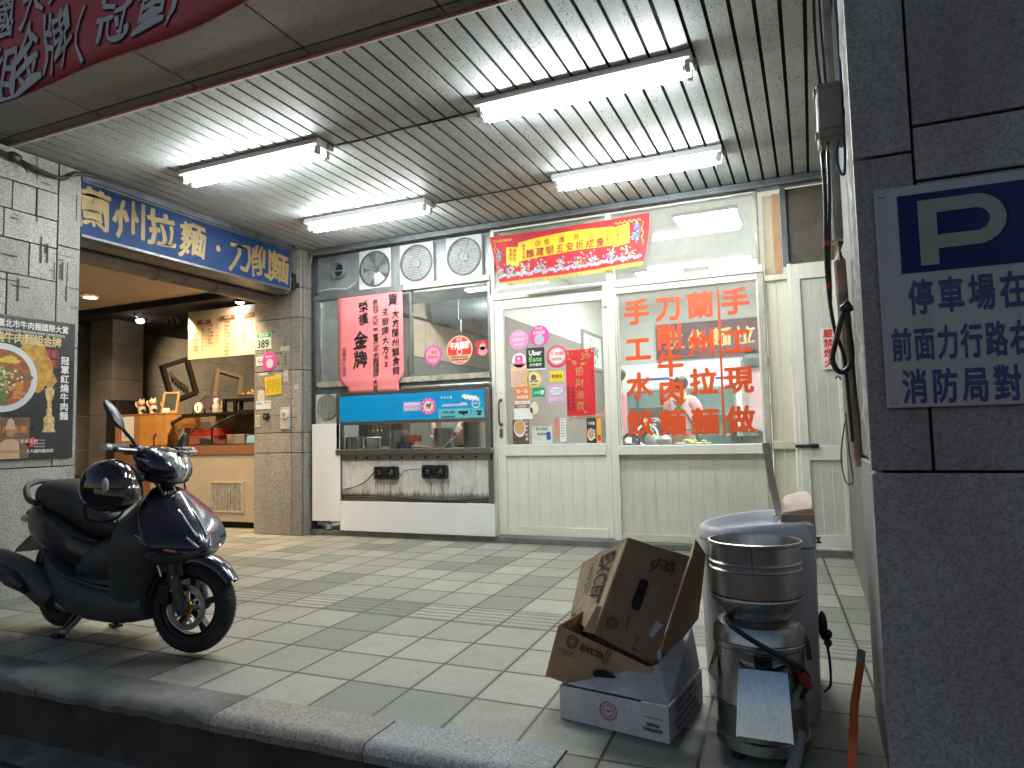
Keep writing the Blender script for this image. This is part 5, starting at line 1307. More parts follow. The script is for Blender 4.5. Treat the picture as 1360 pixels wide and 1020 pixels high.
# counter
ct = thing("shop_counter", "corner shop counter with beige concrete front and brown edge band", "counter", (-6.6, 6.4, 0))
bm = BM(); box(bm, -8.14, -5.57, 6.10, 6.9, .075, .842); obj("front", bm, M("beige_concrete", (.50, .42, .33), .6, var=.08, scale=3, dirt=.15, dirtc=(.3, .24, .18)), ct, smooth=0, bevel=.004)
bm = BM(); box(bm, -8.14, -5.57, 6.085, 6.9, .845, .955); box(bm, -8.14, -7.50, 6.085, 6.10, .10, .843); obj("edge_band", bm, M("brown_band", (.26, .12, .06), .45, var=.1), ct, smooth=0)
bm = BM(); box(bm, -8.10, -5.6, 6.16, 6.85, 0, .073); obj("plinth", bm, dark_gap, ct, smooth=0)
bm = BM()
box(bm, -6.53, -6.50, 6.085, 6.099, .18, .535); box(bm, -6.02, -5.995, 6.085, 6.099, .18, .535); box(bm, -6.50, -6.02, 6.085, 6.099, .515, .535); box(bm, -6.50, -6.02, 6.085, 6.099, .18, .20)
obj("vent_frame", bm, M("beige_vent", (.55, .48, .36), .5, dirt=.3), ct, smooth=0)
bm = BM()
for k in range(11): box(bm, -6.495 + k * .0435, -6.495 + k * .0435 + random.choice([.022, .034, .034, .03]), 6.09, 6.098, .201, .514)
obj("vent_slat", bm, M("dirty_vent_slat", (.38, .37, .33), .5, var=.3, scale=14, dirt=.7, streak=True), ct, smooth=0)
wb = thing("wooden_stand", "orange-brown slatted wooden stand at the left of the counter with cat figurines on top", "stand", (-7.7, 6.2, .955))
bm = BM()
for k in range(9): box(bm, -7.70 + k * .052, -7.70 + k * .052 + .050, 6.09, 6.6, .957, 1.345)
obj("slat_side", bm, M("orange_wood", (.58, .27, .06), .45, var=.15, scale=10), wb, smooth=0)
bm = BM(); box(bm, -8.14, -7.705, 6.09, 6.6, .957, 1.345); box(bm, -8.14, -7.23, 6.085, 6.62, 1.347, 1.362); obj("body", bm, M("reddish_wood", (.42, .20, .09), .45, var=.12, scale=8), wb, smooth=0)
bm = BM(); rect(bm, -8.02, -7.80, 1.03, 1.335, 6.0885); obj("notice", bm, whitep, wb, smooth=0)
bm = BM(); put(bm, "≡", -7.92, 1.10, .1, .05, fac(6.0875), .0, fit=True); obj("notice_print", bm, ink, wb, smooth=0)
bm = BM(); box(bm, -8.36, -8.16, 6.12, 6.7, 0, 1.56); obj("black_cabinet", bm, black_pl, label="tall narrow black cabinet at the left end of the counter", cat="cabinet", smooth=0, bevel=.01)
bm = BM(); box(bm, -9.0, -8.45, 5.2, 5.9, 0, .62); obj("low_cupboard", bm, black_pl, label="low black cupboard under the basket, behind the left granite pillar", cat="cupboard", smooth=0, bevel=.01)
t = thing("basket", "small woven basket heaped with wrapped sweets on the low black cupboard", "basket", (-8.6, 5.5, .62))
bm = BM(); box(bm, -8.78, -8.48, 5.35, 5.65, .622, .74); obj("tray", bm, M("basket_cane", (.32, .22, .12), .8, var=.3, scale=40, bump=.5), t, bevel=.02)
bm = BM()
for i in range(24): ellipsoid(bm, (random.uniform(-8.75, -8.5), random.uniform(5.38, 5.62), .75 + random.random() * .06), .04, .03, .025, 7, 5)
obj("sweets", bm, M("cream_wrappers", (.55, .42, .28), .5, var=.6, scale=30), t)
# glass display case
gc = thing("display_case", "slanted glass display case standing on the counter", "display case", (-6.5, 6.4, .955))
caseM = M("case_frame", (.05, .045, .04), .35, .5)
bm = BM()
def bar(pts, r=.016): tube(bm, pts, r, 8, k=1)
bar([(-7.44, 6.10, .957), (-7.44, 6.10, 1.08), (-7.30, 6.14, 1.20), (-7.10, 6.22, 1.31)], .022); bar([(-6.50, 6.10, .957), (-6.50, 6.10, 1.16), (-6.44, 6.14, 1.22), (-6.24, 6.22, 1.31)])
bar([(-6.50, 6.10, 1.16), (-6.56, 6.3, 1.22), (-6.72, 6.5, 1.30)], .012); bar([(-7.10, 6.22, 1.31), (-5.57, 6.22, 1.31)], .018); bar([(-6.48, 6.098, .965), (-5.57, 6.098, .965)], .010); bar([(-7.44, 6.098, .965), (-6.52, 6.098, .965)], .010); bar([(-6.88, 6.2, 1.25), (-6.80, 6.15, 1.18), (-6.86, 6.12, 1.10)], .008)
obj("frame", bm, caseM, gc)
bm = BM(); box(bm, -7.12, -5.57, 6.20, 6.75, 1.328, 1.345); obj("top", bm, black_pl, gc, smooth=0)
bm = BM()
face(bm, [(-7.42, 6.105, .97), (-6.52, 6.105, .97), (-6.52, 6.105, 1.10), (-7.42, 6.105, 1.08)]); face(bm, [(-7.42, 6.105, 1.08), (-6.52, 6.105, 1.10), (-6.30, 6.22, 1.30), (-7.10, 6.22, 1.30)])
face(bm, [(-6.48, 6.105, .97), (-5.57, 6.105, .97), (-5.57, 6.105, 1.16), (-6.48, 6.105, 1.16)]); face(bm, [(-6.48, 6.105, 1.16), (-5.57, 6.105, 1.16), (-5.57, 6.22, 1.30), (-6.24, 6.22, 1.30)])
obj("glass", bm, glass, gc, smooth=0)
bm = BM(); box(bm, -7.4, -5.57, 6.74, 6.76, .957, 1.327); obj("back", bm, M("case_back", (.35, .27, .20), .4), gc, smooth=0)
def carton(x0, x1, z0, z1, c, label, y0=6.25, y1=6.5, name="carton"):
    bm = BM(); box(bm, x0, x1, y0, y1, z0, z1); box(bm, x0 - .004, x1 + .004, y0 - .004, y1 + .004, z1 - .02, z1 + .004)
    obj(name, bm, M(label.split(" ")[0] + "_carton", c, .5, var=.08), label=label, cat="box", smooth=0, bevel=.004)
carton(-7.02, -6.55, 1.07, 1.15, (.65, .06, .05), "red box in the display case, on top of the coral tray")
carton(-7.0, -6.58, .957, 1.062, (.72, .24, .18), "coral tray in the display case under the red box", 6.22, 6.5, "tray")
carton(-6.42, -6.15, .957, 1.075, (.42, .38, .33), "grey box in the right half of the display case")
carton(-7.30, -7.12, .957, 1.17, (.72, .62, .48), "cream box at the left end of the display case")
carton(-6.74, -6.60, .957, 1.03, (.62, .60, .58), "small pale box in front of the coral tray", 6.14, 6.2)
bm = BM(); prism(bm, [(-6.08, 6.2, .957), (-5.86, 6.2, .957), (-5.90, 6.25, 1.06), (-6.10, 6.25, 1.06)], (0, .05, 0)); obj("price_card", bm, M("sky_blue_card", (.25, .50, .72), .5), label="sky blue folded card in the right half of the display case", cat="card", smooth=0)
bm = BM()
for i in range(16): ellipsoid(bm, (random.uniform(-5.82, -5.60), random.uniform(6.2, 6.5), .99 + random.random() * .13), .07, .06, .05, 9, 7)
obj("bun_pile", bm, M("pale_buns", (.72, .52, .36), .7, var=.12), label="pile of pale buns at the right end of the display case", cat="buns")

# cat figurines
def cat_fig(x, y_, z, s, c, label):
    t = thing("cat_figurine", label, "figurine", (x, y_, z), "cat figurines on the wooden stand")
    bm = BM(); ellipsoid(bm, (x, y_, z + .075 * s), .062 * s, .05 * s, .078 * s, 16, 12); ellipsoid(bm, (x, y_ - .01 * s, z + .175 * s), .055 * s, .048 * s, .048 * s, 16, 12)
    for q in (-1, 1): cyl(bm, (x + q * .034 * s, y_, z + .205 * s), (x + q * .042 * s, y_, z + .245 * s), .018 * s, .003, 10)
    tube(bm, [(x - .045 * s, y_ - .02 * s, z + .10 * s), (x - .085 * s, y_ - .03 * s, z + .15 * s), (x - .08 * s, y_ - .03 * s, z + .20 * s)], .016 * s, 8); ellipsoid(bm, (x + .03 * s, y_ - .045 * s, z + .02 * s), .03 * s, .03 * s, .02 * s, 10, 6)
    obj("body", bm, c, t, smooth=60)
    bm = BM(); lathe(bm, [(.046 * s, .128 * s), (.052 * s, .132 * s), (.046 * s, .14 * s)], (x, y_ - .005 * s, z), 20, caps=False)
    for q in (-1, 1): ellipsoid(bm, (x + q * .018 * s, y_ - .057 * s, z + .18 * s), .006 * s, .004 * s, .004 * s, 6, 4)
    obj("collar_and_eyes", bm, M("dark_red_paint", (.25, .03, .02), .5), t)
    bm = BM(); ellipsoid(bm, (x + .05 * s, y_ - .02 * s, z + .055 * s), .02 * s, .035 * s, .028 * s, 10, 6); obj("black_spot", bm, ink, t)
catm = M("cream_ceramic", (.72, .58, .42), .35, var=.08, scale=10)
cat_fig(-7.93, 6.30, 1.363, .86, catm, "cream beckoning cat figurine, leftmost on the wooden stand")
cat_fig(-7.70, 6.28, 1.363, .88, catm, "cream beckoning cat figurine, in the middle beside the yellowish one")
cat_fig(-7.58, 6.38, 1.363, .80, M("yellow_ceramic", (.68, .45, .18), .35, var=.08), "yellowish beckoning cat figurine beside the framed blackboard")
# framed blackboard
t = thing("blackboard", "small wood-framed blackboard leaning on the wooden stand", "blackboard", (-7.37, 6.3, 1.363))
lean = Matrix.Translation((-7.37, 6.24, 1.364)) @ Matrix.Rotation(R_(-9), 4, 'X') @ Matrix.Rotation(R_(5), 4, 'Z')
bm = BM(); box(bm, -.12, -.098, -.01, .01, 0, .27, M=lean); box(bm, .098, .12, -.01, .01, 0, .27, M=lean); box(bm, -.098, .098, -.01, .01, 0, .03, M=lean); box(bm, -.098, .098, -.01, .01, .248, .27, M=lean); box(bm, -.14, -.125, .0, .14, 0, .26, M=lean)
obj("frame", bm, M("light_oak", (.58, .34, .14), .5), t, smooth=0)
bm = BM(); box(bm, -.098, .098, -.003, .006, .03, .248, M=lean); obj("slate", bm, M("slate_grey", (.06, .065, .06), .6), t, smooth=0)
bm = BM(); box(bm, -.05, .05, -.06, -.05, 0, .055, M=lean); obj("tag_card", bm, whitep, t, smooth=0)
# book stand and glowing disc
t = thing("menu_stand", "dark angled menu folder on a thin stand behind the glowing disc", "menu", (-7.0, 6.45, 1.346))
bm = BM(); prism(bm, [(-7.16, 6.42, 1.40), (-6.90, 6.42, 1.40), (-6.78, 6.5, 1.57), (-7.02, 6.5, 1.57)], (0, .01, .004)); obj("folder", bm, M("aubergine_cover", (.05, .03, .05), .5), t, smooth=0)
bm = BM(); tube(bm, [(-7.17, 6.42, 1.347), (-7.16, 6.43, 1.44), (-7.02, 6.49, 1.58)], .008, 6, k=1); tube(bm, [(-7.0, 6.45, 1.347), (-7.0, 6.45, 1.42)], .012, 6, k=1); obj("stand", bm, steel_dk, t)
t = thing("glowing_disc", "small round glowing amber disc light on the display case", "lamp", (-6.925, 6.3, 1.346))
bm = BM(); lathe(bm, [(.062, 0), (.068, .004), (.068, .02), (.062, .024)], (-6.925, 6.28, 1.418), 28, axis='y'); obj("rim", bm, gold, t)
bm = BM(); disc(bm, (-6.925, 6.278, 1.418), .058, n=28); obj("glow_face", bm, EMIT("amber_glow", (1, .55, .12), 2.2), t)
bm = BM(); disc(bm, (-6.935, 6.276, 1.425), .018, n=10); box(bm, -6.95, -6.925, 6.2755, 6.2765, 1.375, 1.42); box(bm, -6.925, -6.90, 6.2755, 6.2765, 1.39, 1.40); obj("mark", bm, M("brown_mark", (.25, .1, .02), .6), t)
t = thing("spray_bottle", "clear spray bottle standing on the display case", "bottle", (-6.70, 6.35, 1.346))
bm = BM(); lathe(bm, [(.042, 0), (.045, .01), (.045, .09), (.018, .13)], (-6.70, 6.35, 1.346), 18); obj("body", bm, M("clear_bottle", (.55, .52, .45), .25), t)
bm = BM(); box(bm, -6.725, -6.68, 6.33, 6.37, 1.477, 1.50); prism(bm, [(-6.74, 6.34, 1.50), (-6.67, 6.34, 1.50), (-6.67, 6.34, 1.53), (-6.73, 6.34, 1.53)], (0, .025, 0)); obj("trigger", bm, white_p, t)
t = thing("gold_figurine", "small golden figurine beside the black rack on the display case", "figurine", (-6.58, 6.35, 1.346))
bm = BM(); lathe(bm, [(.05, 0), (.05, .03), (.03, .035), (.042, .06), (.03, .10), (.035, .12), (.01, .16)], (-6.58, 6.35, 1.346), 16); obj("body", bm, gold, t)
rk = thing("black_rack", "black metal rack with two levels on the display case", "rack", (-6.2, 6.4, 1.346))
bm = BM(); box(bm, -6.50, -5.57, 6.25, 6.55, 1.475, 1.505); box(bm, -6.50, -6.46, 6.25, 6.29, 1.346, 1.475); box(bm, -6.33, -6.29, 6.25, 6.29, 1.346, 1.475); box(bm, -6.50, -6.46, 6.51, 6.55, 1.346, 1.475); box(bm, -6.25, -5.57, 6.25, 6.5, 1.35, 1.365); obj("frame", bm, black_m, rk, smooth=0, bevel=.003)
t = thing("food_tray", "grey tray heaped with golden fried food on the black rack", "tray", (-6.1, 6.4, 1.506))
bm = BM(); prism(bm, [(-6.27, 6.28, 1.506), (-5.98, 6.28, 1.506), (-5.955, 6.28, 1.55), (-6.295, 6.28, 1.55)], (0, .22, 0)); obj("tray_body", bm, steel_dk, t, smooth=0)
bm = BM()
for i in range(60):
    a = random.gauss(0, .07); ellipsoid(bm, (-6.125 + max(-.15, min(.15, a)), 6.39 + random.gauss(0, .05), 1.555 + max(0, .06 - abs(a) * .45) * random.random()), .022, .012, .010, 6, 4)
obj("fried_food", bm, M("fried_golden", (.70, .40, .12), .6, var=.3, scale=40), t)
# frames leaning on the wall
def wall_frame(cy, cz, w_, h_, rot, c, label, plant):
    t = thing("picture_frame", label, "picture frame", (-8.99, cy, cz - h_ / 2))
    Mx = Matrix.Translation((-8.985, cy, cz)) @ Matrix.Rotation(rot, 4, 'X'); bm = BM(); q = .055
    box(bm, 0, .05, -w_ / 2, -w_ / 2 + q, -h_ / 2, h_ / 2, M=Mx); box(bm, 0, .05, w_ / 2 - q, w_ / 2, -h_ / 2, h_ / 2, M=Mx); box(bm, 0, .05, -w_ / 2 + q, w_ / 2 - q, -h_ / 2, -h_ / 2 + q, M=Mx); box(bm, 0, .05, -w_ / 2 + q, w_ / 2 - q, h_ / 2 - q, h_ / 2, M=Mx)
    obj("frame", bm, c, t, smooth=0, bevel=.004)
    if plant:
        bm = BM(); tube(bm, [Mx @ Vector((.02, -.13, .16)), Mx @ Vector((.02, -.06, 0)), Mx @ Vector((.02, .10, -.15))], .008, 6)
        for i in range(6):
            p = Vector((.02, -.11 + i * .038, .10 - i * .045)); prism(bm, [Mx @ p, Mx @ (p + Vector((0, .02, -.02))), Mx @ (p + Vector((0, .01, -.13))), Mx @ (p + Vector((0, -.02, -.10)))], (.006, 0, 0))
        obj("dried_branch", bm, M("dried_leaf", (.06, .035, .02), .8), t)
wall_frame(7.78, 1.97, .52, .60, R_(20), M("dark_walnut", (.035, .022, .016), .5), "dark wooden frame with dried branch hung askew on the grey shop wall", True)
wall_frame(8.73, 1.83, .58, .66, R_(-9), M("raw_pine", (.36, .25, .14), .6), "raw wooden frame hung askew behind the black rack", False)
# menu board
mb = thing("menu_board", "backlit cream menu board hanging above the counter", "menu board", (-6.3, 6.05, 1.98))
bm = BM(); box(bm, -6.845, -5.60, 6.05, 6.075, 1.985, 2.56); obj("board", bm, M("menu_cream", (.78, .60, .40), .5, var=.03), mb, smooth=0)
bm = BM()
for cx in (-6.58, -6.21, -5.86): box(bm, cx - .11, cx + .11, 6.043, 6.0495, 2.42, 2.465) if cx > -6.5 else box(bm, cx - .11, cx + .11, 6.043, 6.0495, 2.40, 2.445)
obj("heading", bm, M("menu_brown", (.32, .10, .04), .5), mb, smooth=0)
bm = BM(); put(bm, "麵類", -6.58, 2.4225, .07, .034, fac(6.0415), .02, fit=True); put(bm, "水餃類", -6.21, 2.4425, .1, .034, fac(6.0415), .02, fit=True); put(bm, "小菜", -5.86, 2.4425, .07, .034, fac(6.0415), .02, fit=True); obj("heading_lettering", bm, whitep, mb, smooth=0)
bm = BM()
names = ["牛肉麵", "紅燒麵", "清燉麵", "拉麵", "刀削麵", "炸醬麵", "酸辣湯", "水餃", "鍋貼", "小菜"]
for cx, zt, n_ in ((-6.77, 2.34, 7), (-6.53, 2.37, 6), (-6.27, 2.385, 10), (-6.0, 2.385, 7), (-5.78, 2.385, 7)):
    for i in range(n_):
        s = names[(i * 3 + int(-cx * 10)) % 10]; row_text(bm, s, cx, zt - i * .042, .03, .03, fac(6.0485), bold=.0); put(bm, str(60 + 10 * ((i * 7) % 9)), cx + .155, zt - i * .042, .035, .018, fac(6.0485), 0, fit=True)
obj("lettering", bm, M("menu_ink", (.10, .05, .03), .6), mb, smooth=0)
bm = BM()
for xx in (-6.70, -6.0): cyl(bm, (xx, 6.062, 2.56), (xx, 6.062, 2.62), .004, n=6)
obj("hanger", bm, black_m, mb)
# lamps of the corner shop
warm = (1.0, .70, .40)
def spot(loc, tgt, energy, size, c, name="spot_light", parent=None, radius=.03):
    L = bpy.data.lights.new(name, 'SPOT'); L.energy = energy; L.spot_size = size; L.spot_blend = .6; L.color = c; L.shadow_soft_size = radius
    o = bpy.data.objects.new(name, L); COL.objects.link(o); d = Vector(tgt) - Vector(loc)
    o.rotation_euler = d.to_track_quat('-Z', 'Y').to_euler()
    if parent: o.parent = parent; o.location = Vector(loc) - origin_of(parent)
    else: o.location = loc
    return o
def downlight(x, y_, z, e, label, c=warm, r=.07, tgt=None, size=120):
    t = thing("downlight", label, "downlight", (x, y_, z), "recessed lamps of the corner shop")
    bm = BM(); lathe(bm, [(r * 1.25, 0), (r * 1.25, -.012), (r, -.014), (r * .95, -.002)], (x, y_, z), 28, caps=False); obj("ring", bm, white_p, t)
    bm = BM(); lathe(bm, [(r * .95, -.004), (.001, -.005)], (x, y_, z), 24, caps=False); obj("bulb", bm, EMIT("warm_bulb", (1, .72, .42), 30), t)
    spot((x, y_, z - .02), tgt or (x, y_, 0), e, R_(size), c, "lamp_light", t, r)
downlight(-5.77, 4.50, 2.658, 90, "lit round downlight in the board ceiling nearest the left granite pillar")
downlight(-5.81, 5.50, 2.658, 110, "lit round downlight above the menu board, below the blue sign", tgt=(-6.2, 6.0, .6))
downlight(-7.4, 5.2, 2.658, 85, "lit round downlight over the left part of the counter", tgt=(-7.4, 5.9, .6))
def pendant(x, y_, label):
    t = thing("spot_lamp", label, "lamp", (x, y_, 2.56), "slim spot lamps above the menu board")
    bm = BM(); lathe(bm, [(.018, 0), (.026, .01), (.024, .15), (.010, .17), (.004, .175)], (x, y_, 2.43), 16); obj("shade", bm, M("cream_lamp", (.62, .55, .42), .4), t)
    return t
pendant(-6.62, 6.3, "slim pale lamp above the menu board, left one"); pendant(-6.36, 6.3, "slim pale lamp above the menu board, right one beside the bright bulb")
for q in bpy.data.objects:
    if q.name.startswith("spot_lamp"): q.location.z += .12
t = thing("spot_lamp", "bright white spot bulb at the top right corner of the menu board", "lamp", (-5.98, 6.0, 2.60))
bm = BM(); lathe(bm, [(.02, .06), (.05, .03), (.06, 0)], (-5.98, 6.0, 2.585), 20, caps=False); obj("shade", bm, black_m, t)
bm = BM(); ellipsoid(bm, (-5.98, 6.0, 2.59), .045, .045, .02, 14, 8); obj("bulb", bm, EMIT("white_bulb", (.85, .95, 1), 25), t)
spot((-5.98, 6.0, 2.56), (-6.3, 5.95, 1.9), 14, R_(150), (1, .8, .55), "lamp_light", t)
spot((-6.1, 6.3, 2.5), (-9.0, 8.9, 1.75), 420, R_(48), (1, .78, .48), "lamp_light", bpy.data.objects["spot_lamp.001"])
spot((-6.9, 6.0, 2.5), (-6.9, 6.35, 1.2), 50, R_(110), (1, .72, .42), "lamp_light", bpy.data.objects["spot_lamp"])
sp = thing("ceiling_vent", "diamond shaped metal ceiling vent with a small bright lamp", "ceiling vent", (-7.7, 6.2, 2.5))
bm = BM()
for k in range(3):
    r = .32 - k * .09; P4 = [(-7.73 + r, 6.35, 2.60 - k * .012), (-7.73, 6.35 + r, 2.60 - k * .012), (-7.73 - r, 6.35, 2.60 - k * .012), (-7.73, 6.35 - r, 2.60 - k * .012)]
    for a, b in zip(P4, P4[1:] + P4[:1]): tube(bm, [a, b], .012, 5, k=1)
obj("ring", bm, M("bronze_vent", (.22, .17, .12), .5, .4), sp)
bm = BM(); ellipsoid(bm, (-7.80, 6.15, 2.55), .05, .05, .03, 12, 8); obj("bulb", bm, EMIT("white_vent_bulb", (1, .95, .85), 14), sp)

# ================================================================ FLUORESCENT LIGHTS
tube_m = EMIT("fluorescent_tube", (.95, 1.0, .975), 66)
refl_m = M("lamp_white_enamel", (.82, .83, .80), .35, var=.03, dirt=.1, dirtc=(.5, .48, .4))
def fluorescent(x0, y_, label):
    L = 1.29; t = thing("fluorescent_light", label, "ceiling light", (x0 + L / 2, y_, 2.93), "twin tube lights on the arcade ceiling")
    bm = BM(); prism(bm, [(x0, y_ - .08, 3.034), (x0, y_ + .08, 3.034), (x0, y_ + .092, 2.990), (x0, y_ + .045, 2.980), (x0, y_ - .045, 2.980), (x0, y_ - .092, 2.990)], (L, 0, 0)); obj("reflector", bm, refl_m, t, smooth=0, bevel=.003)
    for s in (-1, 1):
        bm = BM(); cyl(bm, (x0 + .05, y_ + s * .048, 2.952), (x0 + L - .05, y_ + s * .048, 2.952), .0145, n=12); obj("tube", bm, tube_m, t)
        for e in (0, 1):
            bm = BM(); xx = x0 + .012 + e * (L - .05); box(bm, xx, xx + .026, y_ + s * .048 - .018, y_ + s * .048 + .018, 2.930, 2.99)
            cyl(bm, (x0 + .036 + e * (L - .072 - .018), y_ + s * .048, 2.952), (x0 + .036 + e * (L - .072 - .018) + .018, y_ + s * .048, 2.952), .0152, n=12)
            obj("lamp_holder", bm, M("holder_grey", (.42, .44, .43), .5), t, smooth=0, bevel=.002)
    bm = BM(); box(bm, x0 + L - .06, x0 + L + .012, y_ + .02, y_ + .08, 2.985, 3.03); box(bm, x0 + .45, x0 + .49, y_ - .012, y_ + .012, 2.972, 2.985); obj("starter_box", bm, M("starter_grey", (.35, .37, .36), .5), t, smooth=0, bevel=.003)
fluorescent(-4.26, 3.74, "lit twin tube light nearest the blue shop sign and the street beam")
fluorescent(-1.79, 3.74, "lit twin tube light nearest the viewer, in the middle of the slat ceiling")
fluorescent(-4.23, 5.10, "lit twin tube light above the pink-red award sheet")
fluorescent(-1.79, 5.10, "lit twin tube light above the red temple banner")
bm = BM(); tube(bm, [(-2.97, 3.80, 3.02), (-2.7, 3.82, 3.027), (-2.4, 3.79, 3.022), (-2.1, 3.8, 3.028), (-1.80, 3.78, 3.022)], .007, 6)
obj("ceiling_cable", bm, black_pl, label="dark cable strung between the two tube lights nearer the street", cat="cable"); bm = BM(); tube(bm, [(-2.94, 5.16, 3.02), (-2.6, 5.17, 3.026), (-2.2, 5.15, 3.022), (-1.80, 5.12, 3.022)], .006, 6)
obj("ceiling_cable", bm, black_pl, label="dark cable strung between the two tube lights nearer the shop front", cat="cable")

# ================================================================ BANNER, SIGNS AND NOTICES
sb = thing("street_banner", "red cloth banner with white brush characters hung on the street beam, upper left", "banner", (-3.5, 2.03, 2.67))
def btop(x, v):
    z = 2.679 + .042 * max(0, x + 3.3) ** 1.6 + .003 * math.sin(x * 7)
    return Vector((x, 2.03 - .016 * math.sin(x * 6 + 2 * v) - .03 * math.sin(v * 2.6) * .5, z + v * .72))
bm = BM(); g = []
for j in range(9): g.append([bm.verts.new(btop(-6.2 + 5.2 * i / 60, j / 8)) for i in range(61)])
for j in range(8):
    for i in range(60): bm.faces.new((g[j][i], g[j][i + 1], g[j + 1][i + 1], g[j + 1][i]))
o = obj("cloth", bm, M("banner_cloth_red", (.60, .09, .10), .55, var=.12, scale=3, dirt=.15, dirtc=(.18, .05, .06)), sb, smooth=60)
sd = o.modifiers.new("thick", 'SOLIDIFY'); sd.thickness = .002; sd.offset = 1
bm = BM()
for i in range(50): a = btop(-6.2 + 5.2 * i / 50, 0); b2 = btop(-6.2 + 5.2 * (i + 1) / 50, 0); face(bm, [a + Vector((0, -.003, 0)), b2 + Vector((0, -.003, 0)), b2 + Vector((0, -.003, .006)), a + Vector((0, -.003, .006))])
obj("hem", bm, M("pale_hem", (.55, .42, .40), .7), sb, smooth=0)
def fbn(d): return lambda u, v: btop(u, (v - btop(u, 0).z) / .72) + Vector((0, d, 0))
chars = (("組", -3.56, 2.80, .24, .30), ("金", -3.37, 2.845, .23, .30), ("牌", -3.125, 2.868, .22, .30), ("(", -2.90, 2.87, .17, .27), ("冠", -2.742, 2.885, .20, .25), ("軍", -2.535, 2.885, .20, .25), (")", -2.36, 2.90, .15, .20), ("麵", -3.85, 2.79, .24, .30), ("肉", -4.15, 2.79, .24, .30), ("大", -3.30, 3.12, .22, .22), ("賞", -3.08, 3.15, .22, .22), ("國", -3.55, 3.10, .22, .22))
bm = BM()
for ch, x, z, a, b2 in chars: put(bm, ch, x, z, a, b2, fbn(-.006), .035, brush=1.5, slant=.12)
obj("lettering_outline", bm, M("banner_dark_outline", (.07, .02, .05), .6), sb, smooth=0)
bm = BM()
for ch, x, z, a, b2 in chars: put(bm, ch, x, z, a, b2, fbn(-.009), .012, brush=1.5, slant=.12)
obj("lettering", bm, M("banner_white", (.66, .66, .66), .6), sb, smooth=0)

ps = thing("parking_sign", "white parking sign with blue P panel and blue Chinese directions on the dark right pillar", "sign", (.38, 2.09, 1.045))
bm = BM(); box(bm, .182, .578, 2.083, 2.096, 1.046, 1.638); obj("plate", bm, M("sign_white", (.46, .435, .475), .35, var=.08, scale=3, dirt=.3, dirtc=(.25, .23, .24), streak=True), ps, smooth=0, bevel=.003)
m_, t_, b_ = nodes("ribbed_blue"); b_.inputs["Base Color"].default_value = (.02, .045, .24, 1); b_.inputs["Roughness"].default_value = .22; b_.inputs["Specular IOR Level"].default_value = .8
bm = BM(); n = 66
for k in range(n):
    x0, x1 = .236 + (.285) * k / n, .236 + .285 * (k + 1) / n; xm = (x0 + x1) / 2
    face(bm, [(x0, 2.082, 1.402), (xm, 2.0796, 1.402), (xm, 2.0796, 1.612), (x0, 2.082, 1.612)]); face(bm, [(xm, 2.0796, 1.402), (x1, 2.082, 1.402), (x1, 2.082, 1.612), (xm, 2.0796, 1.612)], 1)
obj("blue_panel", bm, [m_, M("ribbed_violet", (.035, .025, .10), .25, var=.1)], ps, smooth=0)
bm = BM(); Pp = []
# letter P as outline with a counter
x0, x1, z0, z1 = .282, .476, 1.418, 1.592; st_ = .042
prism(bm, [(x0, 2.0786, z0), (x0 + st_, 2.0786, z0), (x0 + st_, 2.0786, z1), (x0, 2.0786, z1)], (0, .001, 0))
cx, cz, ro, ri = x1 - .066, z1 - .066, .066, .030
arc = [math.pi / 2 - math.pi * k / 14 for k in range(15)]
for a, b2 in zip(arc[:-1], arc[1:]):
    prism(bm, [(cx + ri * math.cos(a), 2.0786, cz + ri * math.sin(a)), (cx + ri * math.cos(b2), 2.0786, cz + ri * math.sin(b2)), (cx + ro * math.cos(b2), 2.0786, cz + ro * math.sin(b2)), (cx + ro * math.cos(a), 2.0786, cz + ro * math.sin(a))], (0, .001, 0))
box(bm, x0 + st_, cx, 2.0786, 2.0796, cz + ri, z1); box(bm, x0 + st_, cx, 2.0786, 2.0796, cz - ro, cz - ri)
obj("letter_p", bm, M("sign_p_white", (.30, .29, .28), .3), ps, smooth=0)
bm = BM(); f = fac(2.0818)
for i, ch in enumerate("停車場在"): put(bm, ch, .277 + i * .0675, 1.335, .060, .097, f, .03)
for i, ch in enumerate("前面力行路右轉"): put(bm, ch, .2255 + i * .0525, 1.212, .049, .092, f, .03)
for i, ch in enumerate("消防局對面"): put(bm, ch, .250 + i * .0675, 1.100, .060, .094, f, .03)
obj("lettering", bm, M("faded_navy", (.035, .05, .20), .45, var=.25, scale=12), ps, smooth=0)
for x_, z_ in ((.20, 1.62), (.56, 1.62), (.20, 1.064), (.56, 1.064)):
    bm = BM(); cyl(bm, (x_, 2.083, z_), (x_, 2.078, z_), .006, n=10); obj("screw", bm, steel_dk, ps)

